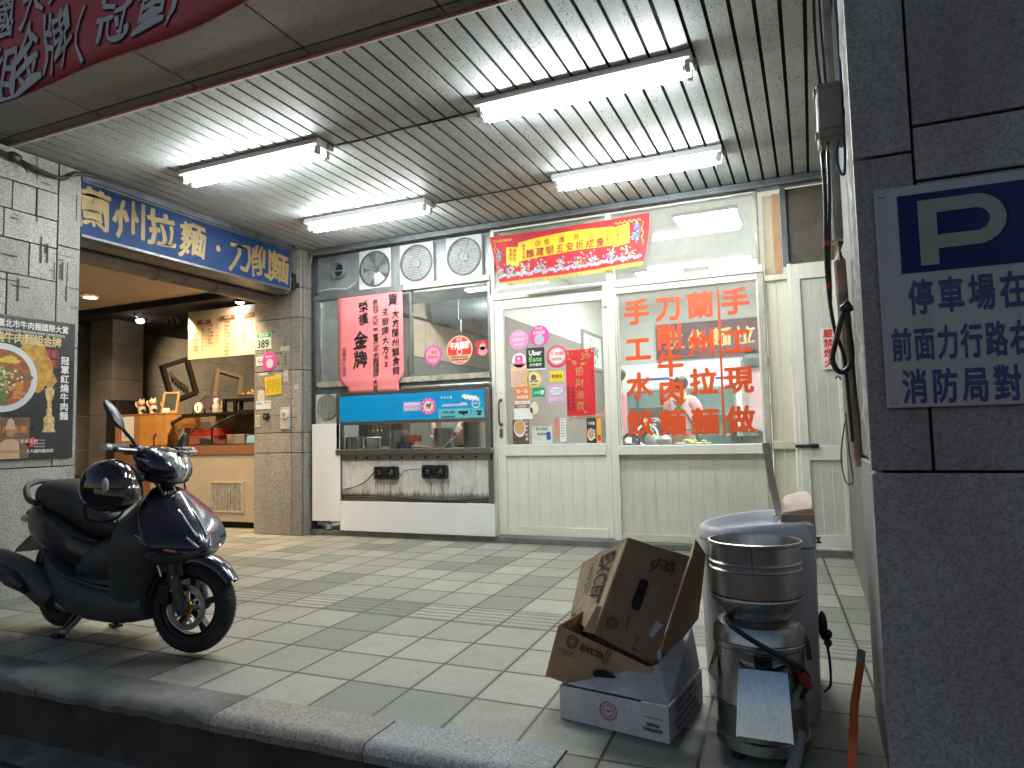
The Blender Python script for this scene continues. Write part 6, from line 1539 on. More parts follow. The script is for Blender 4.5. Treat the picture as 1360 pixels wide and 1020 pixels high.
po = thing("noodle_poster", "black poster with beef noodle bowl and trophy on the left granite pillar", "poster", (-4.89, 2.85, .905))
bm = BM(); box(bm, -4.897, -4.882, 2.36, 3.322, .908, 1.872); obj("board", bm, M("poster_black", (.022, .026, .03), .35, var=.1), po, smooth=0, bevel=.002)
X0 = -4.8812
def sd_(k): return side(X0 + k * .0006)
bm = BM(); disc(bm, (X0 + .0006, 3.04, 1.54), .17, axis='x', n=30, wave=.10, nw=5, sx=.7); vs = [bm.verts.new((X0 + .0009, a, b2)) for a, b2 in ((2.95, 1.70), (3.08, 1.66), (3.20, 1.45), (3.16, 1.40), (3.0, 1.45))]; bm.faces.new(vs)
obj("ochre_brush_stroke", bm, M("ochre_print", (.50, .28, .05), .5, var=.4, scale=25), po, smooth=0)
for nm, r, k, c in (("bowl_rim", .228, 2, (.66, .70, .74)), ("broth", .188, 3, (.28, .09, .025))):
    bm = BM(); disc(bm, (X0 + k * .0006, 2.835, 1.452), r, axis='x', n=56); obj(nm, bm, M(nm + "_print", c, .4, var=.06 if k == 2 else .5, scale=4 if k == 2 else 40), po, smooth=0)
ing = [M("beef_print", (.20, .085, .05), .5, var=.5, scale=60), M("noodle_yellow_print", (.70, .46, .08), .5, var=.2), M("spring_onion_print", (.22, .42, .08), .5, var=.4), M("greens_print", (.07, .14, .03), .5, var=.4), M("onion_white_print", (.72, .72, .52), .5), M("carrot_print", (.62, .22, .06), .5)]
bm = BM(); k = 0
def bit(y_, z, ry, rz, mi):
    global k
    k += 1; ph = random.random() * 6; f_ = bm.faces.new([bm.verts.new((X0 + .0024 + k * 4e-6, y_ + ry * math.cos(a) * (1 + .25 * math.sin(2 * a + ph)), z + rz * math.sin(a) * (1 + .25 * math.cos(3 * a + ph)))) for a in [6.283 * q / 10 for q in range(10)]]); f_.material_index = mi
for i in range(16): bit(2.80 + random.gauss(0, .07), 1.46 + random.gauss(0, .06), .045, .03, 0)
for i in range(8): bit(2.88 + random.gauss(0, .02), 1.575 + random.gauss(0, .015), .03, .015, 1)
for i in range(22): bit(2.84 + random.gauss(0, .045), 1.45 + random.gauss(0, .04), .012, .009, 2)
for i in range(16): bit(2.86 + random.gauss(0, .05), 1.45 + random.gauss(0, .05), .008, .007, 4)
for i in range(10): bit(2.79 + random.gauss(0, .04), 1.32 + random.gauss(0, .02), .03, .014, 3)
for i in range(9): bit(2.93 + random.gauss(0, .03), 1.36 + random.gauss(0, .03), .03, .012, 5)
obj("noodle_bits", bm, ing, po, smooth=0)
bm = BM(); put(bm, "榮獲2022臺北市牛肉麵國際大賞", 2.94, 1.818, .66, .052, sd_(1), .02, fit=True); put(bm, "TAIPEI INTERNATIONAL BEEF NOODLES SOUP COMPETITION", 2.965, 1.772, .56, .018, sd_(1), .015, fit=True)
column_text(bm, "冠軍紅燒牛肉麵", 3.253, 1.628, .062, .0655, sd_(1), bold=.03); row_text(bm, "大方蘭州麵食館", 3.0, .962, .027, .0265, sd_(1), bold=.03)
for q in range(3): put(bm, ("Da Fang", "Lanzhou Beef", "Noodle")[q], 3.09, 1.035 - q * .021, .07, .011, sd_(1), .01, fit=True)
row_text(bm, "五星級主廚", 2.93, 1.03, .028, .03, sd_(2), bold=.0)
obj("white_lettering", bm, white_ink, po, smooth=0)
bm = BM(); row_text(bm, "紅燒牛肉麵組金牌", 2.712, 1.722, .068, .0635, sd_(1), ht=.076, bold=.03); obj("gold_lettering", bm, M("pale_gold_print", (.66, .52, .25), .4, var=.15, scale=20), po, smooth=0)
bm = BM(); put(bm, "限量", 3.15, 1.635, .085, .045, sd_(1), .02, fit=True); put(bm, "供應", 3.15, 1.575, .085, .045, sd_(1), .02, fit=True)
for a in ((3.095, 3.10, 1.545, 1.665), (3.20, 3.205, 1.545, 1.665), (3.101, 3.199, 1.66, 1.665), (3.101, 3.199, 1.545, 1.55)): rects(bm, *a, X0 + .0006)
obj("red_stamp", bm, M("stamp_red", (.42, .05, .04), .5), po, smooth=0)
bm = BM()
prof = [(.045, 1.09), (.045, 1.105), (.035, 1.11), (.038, 1.19), (.025, 1.20), (.016, 1.22), (.02, 1.245), (.012, 1.26), (.018, 1.28), (.013, 1.30), (.028, 1.34), (.032, 1.39), (.015, 1.40), (.024, 1.415), (.026, 1.435), (.012, 1.455)]
for (a, z0), (b2, z1) in zip(prof[:-1], prof[1:]): face(bm, [(X0 + .0006, 3.15 - a, z0), (X0 + .0006, 3.15 + a, z0), (X0 + .0006, 3.15 + b2, z1), (X0 + .0006, 3.15 - b2, z1)])
obj("trophy_print", bm, M("trophy_gold", (.60, .45, .20), .4, var=.45, scale=40), po, smooth=0)
bm = BM(); rects(bm, 2.60, 3.02, .915, 1.19, X0 + .0006); obj("brown_panel", bm, M("brown_panel_print", (.14, .075, .045), .5, var=.4, scale=6), po, smooth=0)
bm = BM(); row_text(bm, "蘭州麵園", 2.79, 1.11, .05, .055, sd_(2), bold=.03); obj("orange_lettering", bm, M("orange_text_print", (.62, .22, .05), .5), po, smooth=0)
bm = BM(); q = X0 + .0018
for poly in ([(2.83, .915), (2.835, 1.02), (2.87, 1.045), (2.93, 1.045), (2.955, 1.01), (2.958, .915)],): bm.faces.new([bm.verts.new((q, a, b2)) for a, b2 in poly])
obj("cook_print", bm, M("cook_white_print", (.55, .40, .27), .5), po, smooth=0); bm = BM()
bm.faces.new([bm.verts.new((q + .0002, a, b2)) for a, b2 in [(2.865, 1.11), (2.88, 1.17), (2.90, 1.185), (2.92, 1.165), (2.93, 1.11)]])
obj("cook_hat_print", bm, M("cook_hat_white", (.58, .43, .30), .5), po, smooth=0)
bm = BM(); disc(bm, (q + .0001, 2.898, 1.085), .026, axis='x', n=20); rects(bm, 2.84, 2.95, .955, .972, q + .0004); obj("cook_face_print", bm, M("cook_skin_print", (.42, .22, .12), .5), po, smooth=0)
bm = BM(); bm.faces.new([bm.verts.new((X0 + .0006, 3.03 + .035 * math.cos(a), 1.03 + .04 * math.sin(a))) for a in [math.pi + math.pi * k / 10 for k in range(11)]] + [bm.verts.new((X0 + .0006, 3.045, 1.06))]); obj("red_logo", bm, M("logo_red", (.55, .06, .05), .5), po, smooth=0)

# notices on the middle pillar
PY = 5.7955
def notice(name, label, cat, loc, *parts): return sticker(name, label, cat, loc, [(n_, SB(PY - .0012 * i, fn), m__) for i, (n_, fn, m__) in enumerate(parts)])
notice("house_number_plate", "green and white house number plate reading 389 on the middle pillar", "number plate", (-5.45, PY, 1.985), ("plate", Q(-5.565, -5.325, 1.985, 2.165), M("plate_mint", (.55, .66, .56), .4)), ("green_band", Q(-5.53, -5.33, 2.115, 2.16), greenp), ("number", T("389", -5.44, 2.045, .155, .085, .02), ink), ("lettering", lambda b, yy: [put(b, "文化路", -5.43, 2.137, .13, .03, fac(yy), .02, fit=True)], white_ink), ("district", lambda b, yy: column_text(b, "力行路", -5.548, 2.10, .028, .036, fac(yy), bold=.0), ink))
notice("pillar_sticker", "crumpled hot pink sticker with white lettering under the house number plate", "sticker", (-5.36, PY, 1.77), ("face", lambda b, yy: disc(b, (-5.355, yy, 1.85), .10, n=40, wave=.06, nw=3), pinkm), ("lettering", T("外送合作", -5.36, 1.90, .10, .026, slant=.2), white_ink), ("badge", D(-5.345, 1.825, .05), M("lilac_badge_print", (.55, .52, .66), .5)))
notice("no_smoking_sticker", "small white no-smoking sticker beside the pink sticker on the middle pillar", "sticker", (-5.49, PY, 1.80), ("face", Q(-5.535, -5.44, 1.81, 1.905), white_ink), ("ring", lambda b, yy: (disc(b, (-5.487, yy, 1.857), .034, n=30, rin=.026), face(b, [(-5.508, yy, 1.872), (-5.503, yy, 1.877), (-5.466, yy, 1.842), (-5.471, yy, 1.837)])), M("no_red", (.62, .04, .04), .5)), ("cigarette", Q(-5.505, -5.47, 1.853, 1.861), ink))
notice("yellow_notice", "yellow paper notice with small dark print on the middle pillar", "notice", (-5.33, PY, 1.47), ("sheet", lambda b, yy: face(b, [(-5.40, yy, 1.475), (-5.185, yy, 1.49), (-5.19, yy, 1.70), (-5.425, yy, 1.675)]), M("notice_yellow", (.66, .47, .03), .6, var=.1)), ("print", lambda b, yy: [rect(b, -5.385 + k * .023, -5.379 + k * .023, 1.51 + .02 * (k % 3), 1.655, yy) for k in range(8)], M("notice_print", (.22, .13, .02), .6)))
notice("white_label", "torn white paper label below the yellow notice on the middle pillar", "label", (-5.45, PY, 1.31), ("sheet", Q(-5.54, -5.33, 1.335, 1.425), M("label_white", (.66, .66, .64), .6, var=.12, scale=20)), ("blue_print", Q(-5.53, -5.46, 1.385, 1.41), bluep), ("print", many(Q(-5.42, -5.39, 1.40, 1.41), Q(-5.37, -5.35, 1.40, 1.41)), ink))
notice("small_label", "small greenish paper label at the left edge of the middle pillar", "label", (-5.5, PY, 1.14), ("sheet", Q(-5.55, -5.48, 1.15, 1.27), M("label_green", (.36, .38, .28), .6, var=.4, scale=30)), ("frame", many(Q(-5.55, -5.48, 1.262, 1.27), Q(-5.55, -5.48, 1.15, 1.158)), white_ink))
t = thing("wall_switch", "black square push button on the middle pillar", "switch", (-5.39, 5.78, 1.22))
bm = BM(); box(bm, -5.425, -5.355, 5.778, 5.797, 1.225, 1.29); obj("plate", bm, black_pl, t, smooth=0, bevel=.004); bm = BM(); cyl(bm, (-5.39, 5.779, 1.257), (-5.39, 5.772, 1.257), .018, n=14); obj("button", bm, M("button_grey", (.1, .1, .1), .4), t)
t = thing("wall_socket", "grey socket plate with round cover at the right of the middle pillar", "socket", (-5.13, 5.78, 1.12))
bm = BM(); box(bm, -5.195, -5.065, 5.785, 5.797, 1.11, 1.345); obj("plate", bm, M("socket_grey", (.50, .49, .46), .5, dirt=.3), t, smooth=0, bevel=.005)
bm = BM(); lathe(bm, [(.05, 0), (.05, -.014), (.042, -.02), (.001, -.021)], (-5.13, 5.786, 1.265), 28, axis='y', caps=False); obj("round_cover", bm, M("socket_cover", (.56, .56, .54), .4), t)
bm = BM()
for a, b2 in ((-5.145, 1.272), (-5.118, 1.272), (-5.131, 1.25)): box(bm, a - .005, a + .005, 5.763, 5.7655, b2 - .009, b2 + .009)
obj("slot", bm, ink, t, smooth=0)

# ---------------------------------------------------------------- cables, meter box and bits on the right pillar's inner side
t = thing("junction_box", "grey junction box on the inner edge of the right pillar", "junction box", (.1, 2.6, 1.98))
bm = BM(); box(bm, .066, .15, 2.55, 2.68, 1.99, 2.185); obj("case", bm, M("box_grey_brown", (.21, .19, .18), .5, var=.1, dirt=.2), t, smooth=0, bevel=.008)
bm = BM(); box(bm, .058, .068, 2.56, 2.60, 2.155, 2.175); box(bm, .058, .068, 2.56, 2.60, 2.0, 2.02); box(bm, .07, .145, 2.545, 2.552, 2.02, 2.16); obj("lid", bm, M("box_lid", (.24, .22, .21), .5), t, smooth=0, bevel=.003)
t = thing("cable_bundle", "black cables with red tape hanging past the gate and looped beside the right pillar", "cables", (.1, 2.7, 1.18))
bm = BM()
tube(bm, [(.10, 2.6, 3.02), (.085, 2.6, 2.7), (.075, 2.6, 2.4), (.083, 2.6, 2.18)], .006, 6); tube(bm, [(.115, 2.6, 3.02), (.095, 2.6, 2.6), (.10, 2.6, 2.19)], .005, 6)
tube(bm, [(.075, 2.6, 1.99), (.078, 2.6, 1.8), (.070, 2.6, 1.6), (.073, 2.6, 1.45), (.085, 2.6, 1.33), (.108, 2.6, 1.24), (.115, 2.6, 1.1), (.12, 2.6, .95)], .0065, 7)
tube(bm, [(.095, 2.6, 1.99), (.092, 2.6, 1.8), (.080, 2.6, 1.6), (.078, 2.6, 1.5), (.076, 2.6, 1.43)], .006, 7)
tube(bm, [(.123, 2.58, 1.40), (.108, 2.58, 1.37), (.085, 2.58, 1.29), (.072, 2.58, 1.235), (.082, 2.58, 1.195), (.104, 2.58, 1.185), (.126, 2.58, 1.21), (.132, 2.58, 1.26), (.127, 2.58, 1.33), (.122, 2.58, 1.40)], .009, 8)
tube(bm, [(.13, 2.59, 1.40), (.133, 2.59, 1.30), (.136, 2.59, 1.1)], .006, 6)
obj("cable", bm, black_pl, t)
bm = BM()
for z in (1.625, 1.475): cyl(bm, (.0745, 2.6, z), (.0745, 2.6, z + .02), .010, n=8)
obj("red_tape", bm, M("red_tape", (.55, .03, .02), .5), t)
bm = BM(); ellipsoid(bm, (.123, 2.58, 1.40), .022, .02, .018, 10, 8); tube(bm, [(.11, 2.575, 1.385), (.125, 2.565, 1.42), (.14, 2.575, 1.39)], .006, 6); obj("tie", bm, black_pl, t)
bm = BM(); tube(bm, [(.13, 2.58, 1.98), (.118, 2.56, 1.92), (.13, 2.56, 1.86), (.145, 2.58, 1.90), (.148, 2.58, 2.2), (.14, 2.58, 3.0)], .005, 6); obj("blue_wire", bm, M("blue_wire", (.03, .12, .35), .5), t)
t = thing("rusty_pipe", "white pipe with rusty lower end beside the cables on the right pillar", "pipe", (.135, 2.75, .9))
bm = BM(); tube(bm, [(.125, 2.83, 3.02), (.122, 2.83, 2.3), (.12, 2.83, 1.7)], .02, 10); obj("upper_pipe", bm, M("dirty_white_pipe", (.46, .47, .46), .5, var=.2, dirt=.5), t)
bm = BM(); tube(bm, [(.12, 2.83, 1.69), (.128, 2.82, 1.3), (.138, 2.80, 1.0), (.148, 2.78, .86)], .021, 10); obj("rusty_end", bm, M("rusty_paint", (.40, .26, .18), .7, var=.4, scale=9, dirt=.7, dirtc=(.5, .48, .44)), t)
bm = BM(); tube(bm, [(.085, 2.85, 1.18), (.092, 2.85, 1.19), (.10, 2.85, 1.185), (.104, 2.85, 1.175)], .004, 5); obj("hook_wire", bm, steel_dk, label="small bent hook on the gate side of the rusty pipe", cat="wire"); bm = BM(); tube(bm, [(.115, 2.85, 1.05), (.09, 2.85, .9), (.10, 2.85, .80), (.125, 2.85, .80), (.118, 2.85, .9), (.113, 2.85, 1.05)], .003, 5); obj("hook_wire", bm, steel_dk, label="thin pale wire loop hanging below the black cable loop", cat="wire")
t = thing("broom_handle", "orange pole with grey tip leaning against the base of the right pillar", "pole", (.1, 2.4, 0))
bm = BM(); tube(bm, [(.045, 2.20, .0), (.075, 2.42, .16), (.102, 2.55, .235)], .012, 10, k=1); obj("pole", bm, M("orange_plastic_pole", (.62, .10, .02), .35, var=.08), t)
bm = BM(); tube(bm, [(.102, 2.55, .235), (.108, 2.585, .265)], .013, 10, k=1); obj("tip", bm, M("pole_tip", (.2, .2, .2), .5), t)

# ================================================================ BOXES
card = CARD("brown_cardboard", (.42, .27, .165)); card_in = CARD("cardboard_inside", (.30, .19, .11)); wcard = CARD("white_cardboard", (.62, .60, .63)); wcard_in = CARD("greyish_cardboard", (.52, .53, .56))
card_lit = CARD("lit_cardboard", (.64, .48, .32))  # paler copy of the cardboard, the lit side's brightness painted in
cink = M("box_print", (.04, .02, .015), .7); cinkr = M("carton_red_print", (.42, .05, .06), .6); cinkg = M("carton_green_print", (.02, .22, .09), .6)
def quad(a, b, c, d):
    a, b, c, d = map(Vector, (a, b, c, d)); nrm = (b - a).cross(d - a).normalized()
    def fn(u, v, off=.0025):
        return (a * (1 - u) * (1 - v) + b * u * (1 - v) + c * u * v + d * (1 - u) * v) + nrm * off
    return fn
def sheet(name, faces_, mat, parent, th=.004):
    bm = BM()
    vmap = {}
    def vv(p):
        key = tuple(round(x, 4) for x in p)
        if key not in vmap: vmap[key] = bm.verts.new(p)
        return vmap[key]
    for f_ in faces_: bm.faces.new([vv(p) for p in f_])
    o = obj(name, bm, mat, parent, smooth=0); s = o.modifiers.new("thick", 'SOLIDIFY'); s.thickness = th; s.offset = -1; return o
# white carton with folded-in lid
wx = thing("white_carton", "flat white cardboard carton with red stamp, under the brown boxes", "box", (-.66, 2.55, 0))
A, B, C_, D_ = (-.866, 2.365, .003), (-.470, 2.290, .003), (-.425, 2.70, .003), (-.82, 2.775, .003)
up = lambda p, h=.112: (p[0], p[1], p[2] + h)
sheet("tray_wall", [[A, B, up(B), up(A)], [B, C_, up(C_), up(B)], [C_, D_, up(D_), up(C_)], [D_, A, up(A), up(D_)], [A, D_, C_, B]], wcard, wx)
apex = (-.528, 2.44, .198)
sheet("front_lid_flap", [[(-.85, 2.385, .116), (-.474, 2.312, .116), apex, (-.65, 2.43, .152)]], wcard_in, wx, .003)
sheet("side_lid_flap", [[(-.472, 2.315, .118), (-.43, 2.69, .126), (-.461, 2.74, .262), (-.531, 2.445, .199)]], wcard_in, wx, .003)
fq = quad(A, B, up(B), up(A)); bm = BM(); f = lambda u, v: fq(u, v)
def ringon(bm, fn, cu, cv, ru, rv, wdt=.8, n=30):
    o_ = [bm.verts.new(fn(cu + ru * math.cos(6.2832 * k / n), cv + rv * math.sin(6.2832 * k / n))) for k in range(n)]; i_ = [bm.verts.new(fn(cu + wdt * ru * math.cos(6.2832 * k / n), cv + wdt * rv * math.sin(6.2832 * k / n))) for k in range(n)]
    for k in range(n): bm.faces.new((o_[k], o_[(k + 1) % n], i_[(k + 1) % n], i_[k]))
ringon(bm, f, .47, .55, .078, .27, .9); ringon(bm, f, .47, .55, .050, .17, .88); put(bm, "CFSA", .47, .55, .045, .06, f, .02, fit=True)
for k in range(16): a = 6.283 * k / 16; put(bm, "·", .47 + .062 * math.cos(a), .55 + .215 * math.sin(a), .05, .2, f, .04)
obj("red_stamp", bm, cinkr, wx, smooth=0)
bm = BM(); fr_ = lambda u, v: fq(1.73 - u, .52 - v); put(bm, "SHIPPING", .87, .23, .16, .10, fr_, .02, fit=True); put(bm, "MARKS", .87, .09, .11, .10, fr_, .02, fit=True)
v4 = [bm.verts.new(f(u, v)) for u, v in ((.77, .62), (.95, .62), (.95, .635), (.77, .635))]; bm.faces.new(v4)
obj("lettering", bm, M("grey_carton_print", (.09, .08, .09), .7), wx, smooth=0)
rq = quad(B, C_, up(C_), up(B)); bm = BM()
for i, s in enumerate(("KEEP DRY", "THIS SIDE UP", "HANDLE WITH CARE", "BATCH NO.")): put(bm, s, .45 + .05 * (i % 2), .85 - i * .22, .62, .13, rq, .02, fit=True)
obj("side_lettering", bm, M("dark_carton_print", (.05, .05, .06), .7), wx, smooth=0)
# lower brown carton, tipped into the white one
lx = thing("brown_carton", "lower brown carton with hand hole, tipped into the white carton", "box", (-.74, 2.5, .1))
a, b2, c, d = (-.948, 2.44, .113), (-.60, 2.36, .075), (-.545, 2.42, .190), (-.892, 2.44, .300)
back = Vector((.06, .26, .02)); bk = lambda p: tuple(Vector(p) + back)
sheet("carton_wall", [[a, b2, c, d], [b2, bk(b2), bk(c), c], [bk(b2), bk(a), bk(d), bk(c)], [bk(a), a, d, bk(d)], [a, bk(a), bk(b2), b2]], card, lx)
fq = quad(a, b2, c, d); bm = BM(); fq2 = lambda u, v: fq(u, v, .004)
hole = [bm.verts.new(fq2(.62 + .13 * math.cos(t_) * (1 if abs(math.cos(t_)) > .2 else 1), .42 + .13 * math.sin(t_))) for t_ in [6.2832 * k / 24 for k in range(24)]]; bm.faces.new(hole)
obj("hand_hole", bm, dark_gap, lx, smooth=0)
bm = BM(); put(bm, "EXCEL", .42, .80, .26, .12, fq2, .03, fit=True); ringon(bm, fq2, .19, .82, .06, .13, .82); ringon(bm, fq2, .19, .82, .035, .07, .75)
put(bm, "CANADA BEEF", .16, .60, .16, .03, fq2, .01, fit=True); put(bm, "PRODUCT", .2, .55, .16, .03, fq2, .01, fit=True)
obj("lettering", bm, cink, lx, smooth=0)
bm = BM()
for u in (.545, .575): bm.faces.new([bm.verts.new(fq2(*p)) for p in ((u, .62), (u + .012, .62), (u + .012, .99), (u, .99))])
obj("crease", bm, M("crease_dark", (.16, .09, .05), .8), lx, smooth=0)
# upper brown carton
ux = thing("brown_carton", "upper brown carton lying askew on the pile, lit side with large dark lettering", "box", (-.65, 2.5, .2))
TL, TR, BR, BL = (-.603, 2.37, .638), (-.418, 2.50, .561), (-.557, 2.50, .174), (-.737, 2.37, .302)
L1, L2 = (-.911, 2.80, .459), (-.970, 2.80, .239)
off = Vector(L1) - Vector(TL); Q1 = tuple(Vector(TR) + off * .8); Q2 = tuple(Vector(BR) + off * .8)
sheet("carton_wall", [[BL, BR, TR, TL]], CARD("brown_cardboard_dark", (.32, .215, .15)), ux)  # front wall in a darker cardboard tone
sheet("carton_side", [[L2, BL, TL, L1]], card_lit, ux)
sheet("carton_back", [[TL, TR, Q1, L1], [TR, BR, Q2, Q1], [L1, Q1, Q2, L2]], card, ux)
fq = quad(BL, BR, TR, TL); fq2 = lambda u, v: fq(u, v, .003); bm = BM()
n = 20; cs = [(.45 + .075 * math.cos(6.2832 * k / n), .53 + (.10 if math.sin(6.2832 * k / n) > 0 else -.10) * 1 + .05 * math.sin(6.2832 * k / n)) for k in range(n)]
bm.faces.new([bm.verts.new(fq2(u, v)) for u, v in cs]); obj("hand_hole", bm, dark_gap, ux, smooth=0)
bm = BM()
fx = lambda u, v: fq2(.62 + (v - .5) * .9 + .0 * u, .82 + (u - .5) * .32)
for pts in ([(.50, .88), (.46, .83), (.52, .80), (.47, .76)], [(.56, .90), (.54, .80)], [(.56, .90), (.64, .90)], [(.55, .85), (.62, .85)], [(.66, .91), (.72, .80)], [(.73, .90), (.64, .81)], [(.76, .92), (.74, .82), (.82, .84), (.78, .90)], [(.80, .92), (.80, .78)]):
    tube(bm, [fq2(u, v) for u, v in pts], .0022, 5, k=1)
obj("marker_scrawl", bm, ink, ux, smooth=0)
bm = BM(); ringon(bm, fq2, .20, .18, .085, .055, .85); ringon(bm, fq2, .20, .18, .05, .033, .8)
for u, v, w_, h_ in ((.62, .10, .012, .07), (.60, .05, .09, .008), (.83, .02, .05, .008), (.40, .2, .006, .18), (.43, .18, .005, .14)): bm.faces.new([bm.verts.new(fq2(*p)) for p in ((u, v), (u + w_, v), (u + w_, v + h_), (u, v + h_))])
obj("print", bm, cink, ux, smooth=0)
bm = BM(); bm.faces.new([bm.verts.new(fq2(*p)) for p in ((.78, .22), (.84, .22), (.93, .36), (.80, .37))]); obj("white_label", bm, M("torn_label", (.55, .60, .68), .6), ux, smooth=0)
fs = quad(L2, BL, TL, L1); fs2 = lambda u, v: fs(u, v, .003); bm = BM()
fe = lambda u, v: fs2(.68 - (v - .5), .62 - (u - .5) * .62)
put(bm, "EXCEL", .5, .5, .95, .30, fe, .03, fit=True); put(bm, "Canada Beef", .45, .86, .75, .10, fe, .0, fit=True, slant=.2)
obj("lettering", bm, cink, ux, smooth=0)
bm = BM(); put(bm, "▲▲", .18, .10, .20, .16, fs2, .0, fit=True); put(bm, "♻", .35, .16, .14, .12, fs2, .0, fit=True); obj("green_mark", bm, cinkg, ux, smooth=0)
sheet("torn_flap", [[BL, (-.70, 2.36, .40), (-.715, 2.345, .405), (-.765, 2.345, .315)]], card_lit, ux, .003)
sheet("side_flap", [[(-.415, 2.505, .558), (-.425, 2.66, .60), (-.395, 2.70, .538), (-.432, 2.70, .30), (-.535, 2.57, .175), (-.552, 2.505, .178)]], CARD("warm_cardboard", (.44, .30, .18)), ux, .004)
bm = BM(); ellipsoid(bm, (-.535, 2.49, .215), .008, .006, .022, 8, 6); obj("tape_scrap", bm, M("tape_scrap", (.6, .58, .52), .3), ux)

# ================================================================ STEEL GRINDER AND GREY TUB
gx, gy = -.190, 2.35
gr = thing("grinder", "stainless steel soybean grinder with open hopper in front of the grey tub", "grinder", (gx, gy, 0))
polished = STEEL("polished_steel", (.44, .435, .44), .22, .45, (3, 3, .25)); 
bm = BM(); lathe(bm, [(.128, .482), (.1365, .49), (.1365, .563), (.141, .567), (.1365, .572), (.1365, .582), (.141, .587), (.1365, .592), (.1375, .640), (.142, .645), (.142, .651), (.136, .652), (.133, .645), (.132, .50), (.08, .44), (.03, .43)], (gx, gy, 0), 48, caps=False)
lathe(bm, [(.137, .486), (.139, .480), (.137, .474), (.096, .418), (.088, .412), (.088, .405)], (gx, gy, 0), 48, caps=False)
obj("hopper", bm, polished, gr, smooth=28)
bm = BM(); cyl(bm, (gx + .002, gy - .1372, .575), (gx + .002, gy - .1372, .64), .0015, n=5); obj("seam", bm, ink, gr)
bm = BM(); lathe(bm, [(.088, .412), (.100, .410), (.122, .400), (.135, .380), (.139, .355), (.136, .350), (.139, .346), (.139, .336), (.135, .331), (.134, .175), (.1355, .172), (.134, .168), (.133, .075), (.139, .070), (.140, .040), (.130, .034)], (gx, gy, 0), 48, caps=True); obj("motor_body", bm, polished, gr, smooth=28)
bm = BM()
for a in (225, 315, 45, 135):
    q = R_(a); cyl(bm, (gx + .10 * math.cos(q), gy + .10 * math.sin(q), 0), (gx + .095 * math.cos(q), gy + .095 * math.sin(q), .04), .018, .022, 12)
obj("foot", bm, rubber, gr)
bm = BM(); cyl(bm, (gx + .02, gy - .1305, .055), (gx + .02, gy - .1335, .055), .006, n=10); obj("screw", bm, ink, gr)
ch = [(-.062, .318, -.122), (.058, .318, -.122), (.066, .30, -.150), (-.070, .30, -.150)]
bm = BM(); rings = []
for z, yo, wd in ((.312, -.128, .062), (.295, -.155, .065), (.26, -.172, .067), (.20, -.190, .070), (.122, -.212, .074)):
    rings.append([(gx + .02 - wd, gy + yo, z), (gx + .02 + wd, gy + yo, z), (gx + .02 + wd, gy + yo + .004, z), (gx + .02 - wd, gy + yo + .004, z)])
ringloft(bm, rings)
for s in (-1, 1):
    rr = []
    for z, yo, wd in ((.312, -.128, .062), (.295, -.155, .065), (.26, -.172, .067), (.20, -.190, .070), (.122, -.212, .074)):
        x_ = gx + .02 + s * wd; rr.append([(x_ - .003, gy + yo - .005, z), (x_ + .003, gy + yo - .005, z), (x_ + .003, gy + min(-.12, yo + .07), z), (x_ - .003, gy + min(-.12, yo + .07), z)])
    ringloft(bm, rr)
obj("outlet_chute", bm, STEEL("mirror_steel", (.50, .52, .55), .10, .05), gr, smooth=30)
bm = BM(); box(bm, gx - .005, gx + .045, gy - .142, gy - .125, .306, .33); tube(bm, [(gx + .0, gy - .146, .312), (gx + .02, gy - .155, .30), (gx + .04, gy - .146, .312)], .005, 6); obj("latch", bm, black_m, gr, smooth=0)
bm = BM(); tube(bm, [(gx - .085, gy - .06, .417), (gx - .07, gy - .115, .408), (gx - .01, gy - .147, .378), (gx + .07, gy - .138, .335), (gx + .122, gy - .095, .295), (gx + .140, gy - .06, .25), (gx + .12, gy - .11, .215)], .0075, 8)
tube(bm, [(gx - .085, gy - .06, .417), (gx - .05, gy + .08, .418), (gx + .05, gy + .08, .41), (gx + .13, gy + .0, .37), (gx + .145, gy - .03, .30)], .0075, 8); obj("power_cord", bm, black_pl, gr)
bm = BM(); tube(bm, [(gx + .118, gy - .09, .285), (gx + .13, gy - .085, .255), (gx + .145, gy - .08, .235)], [.014, .016, .010], 8); obj("plug", bm, M("red_plug", (.30, .03, .03), .4), gr)
bm = BM(); prism(bm, [(gx - .125, gy - .03, .33), (gx - .152, gy - .06, .245), (gx - .12, gy - .085, .215), (gx - .118, gy - .07, .30)], (0, .003, 0)); obj("side_tab", bm, polished, gr, smooth=0)
bm = BM()
for p in ([(gx + .05, gy - .25, .0), (gx + .09, gy - .20, .05), (gx + .11, gy - .12, .12)],): tube(bm, p, .018, 10)
obj("drain_hose", bm, M("grey_hose", (.22, .23, .26), .5), gr)

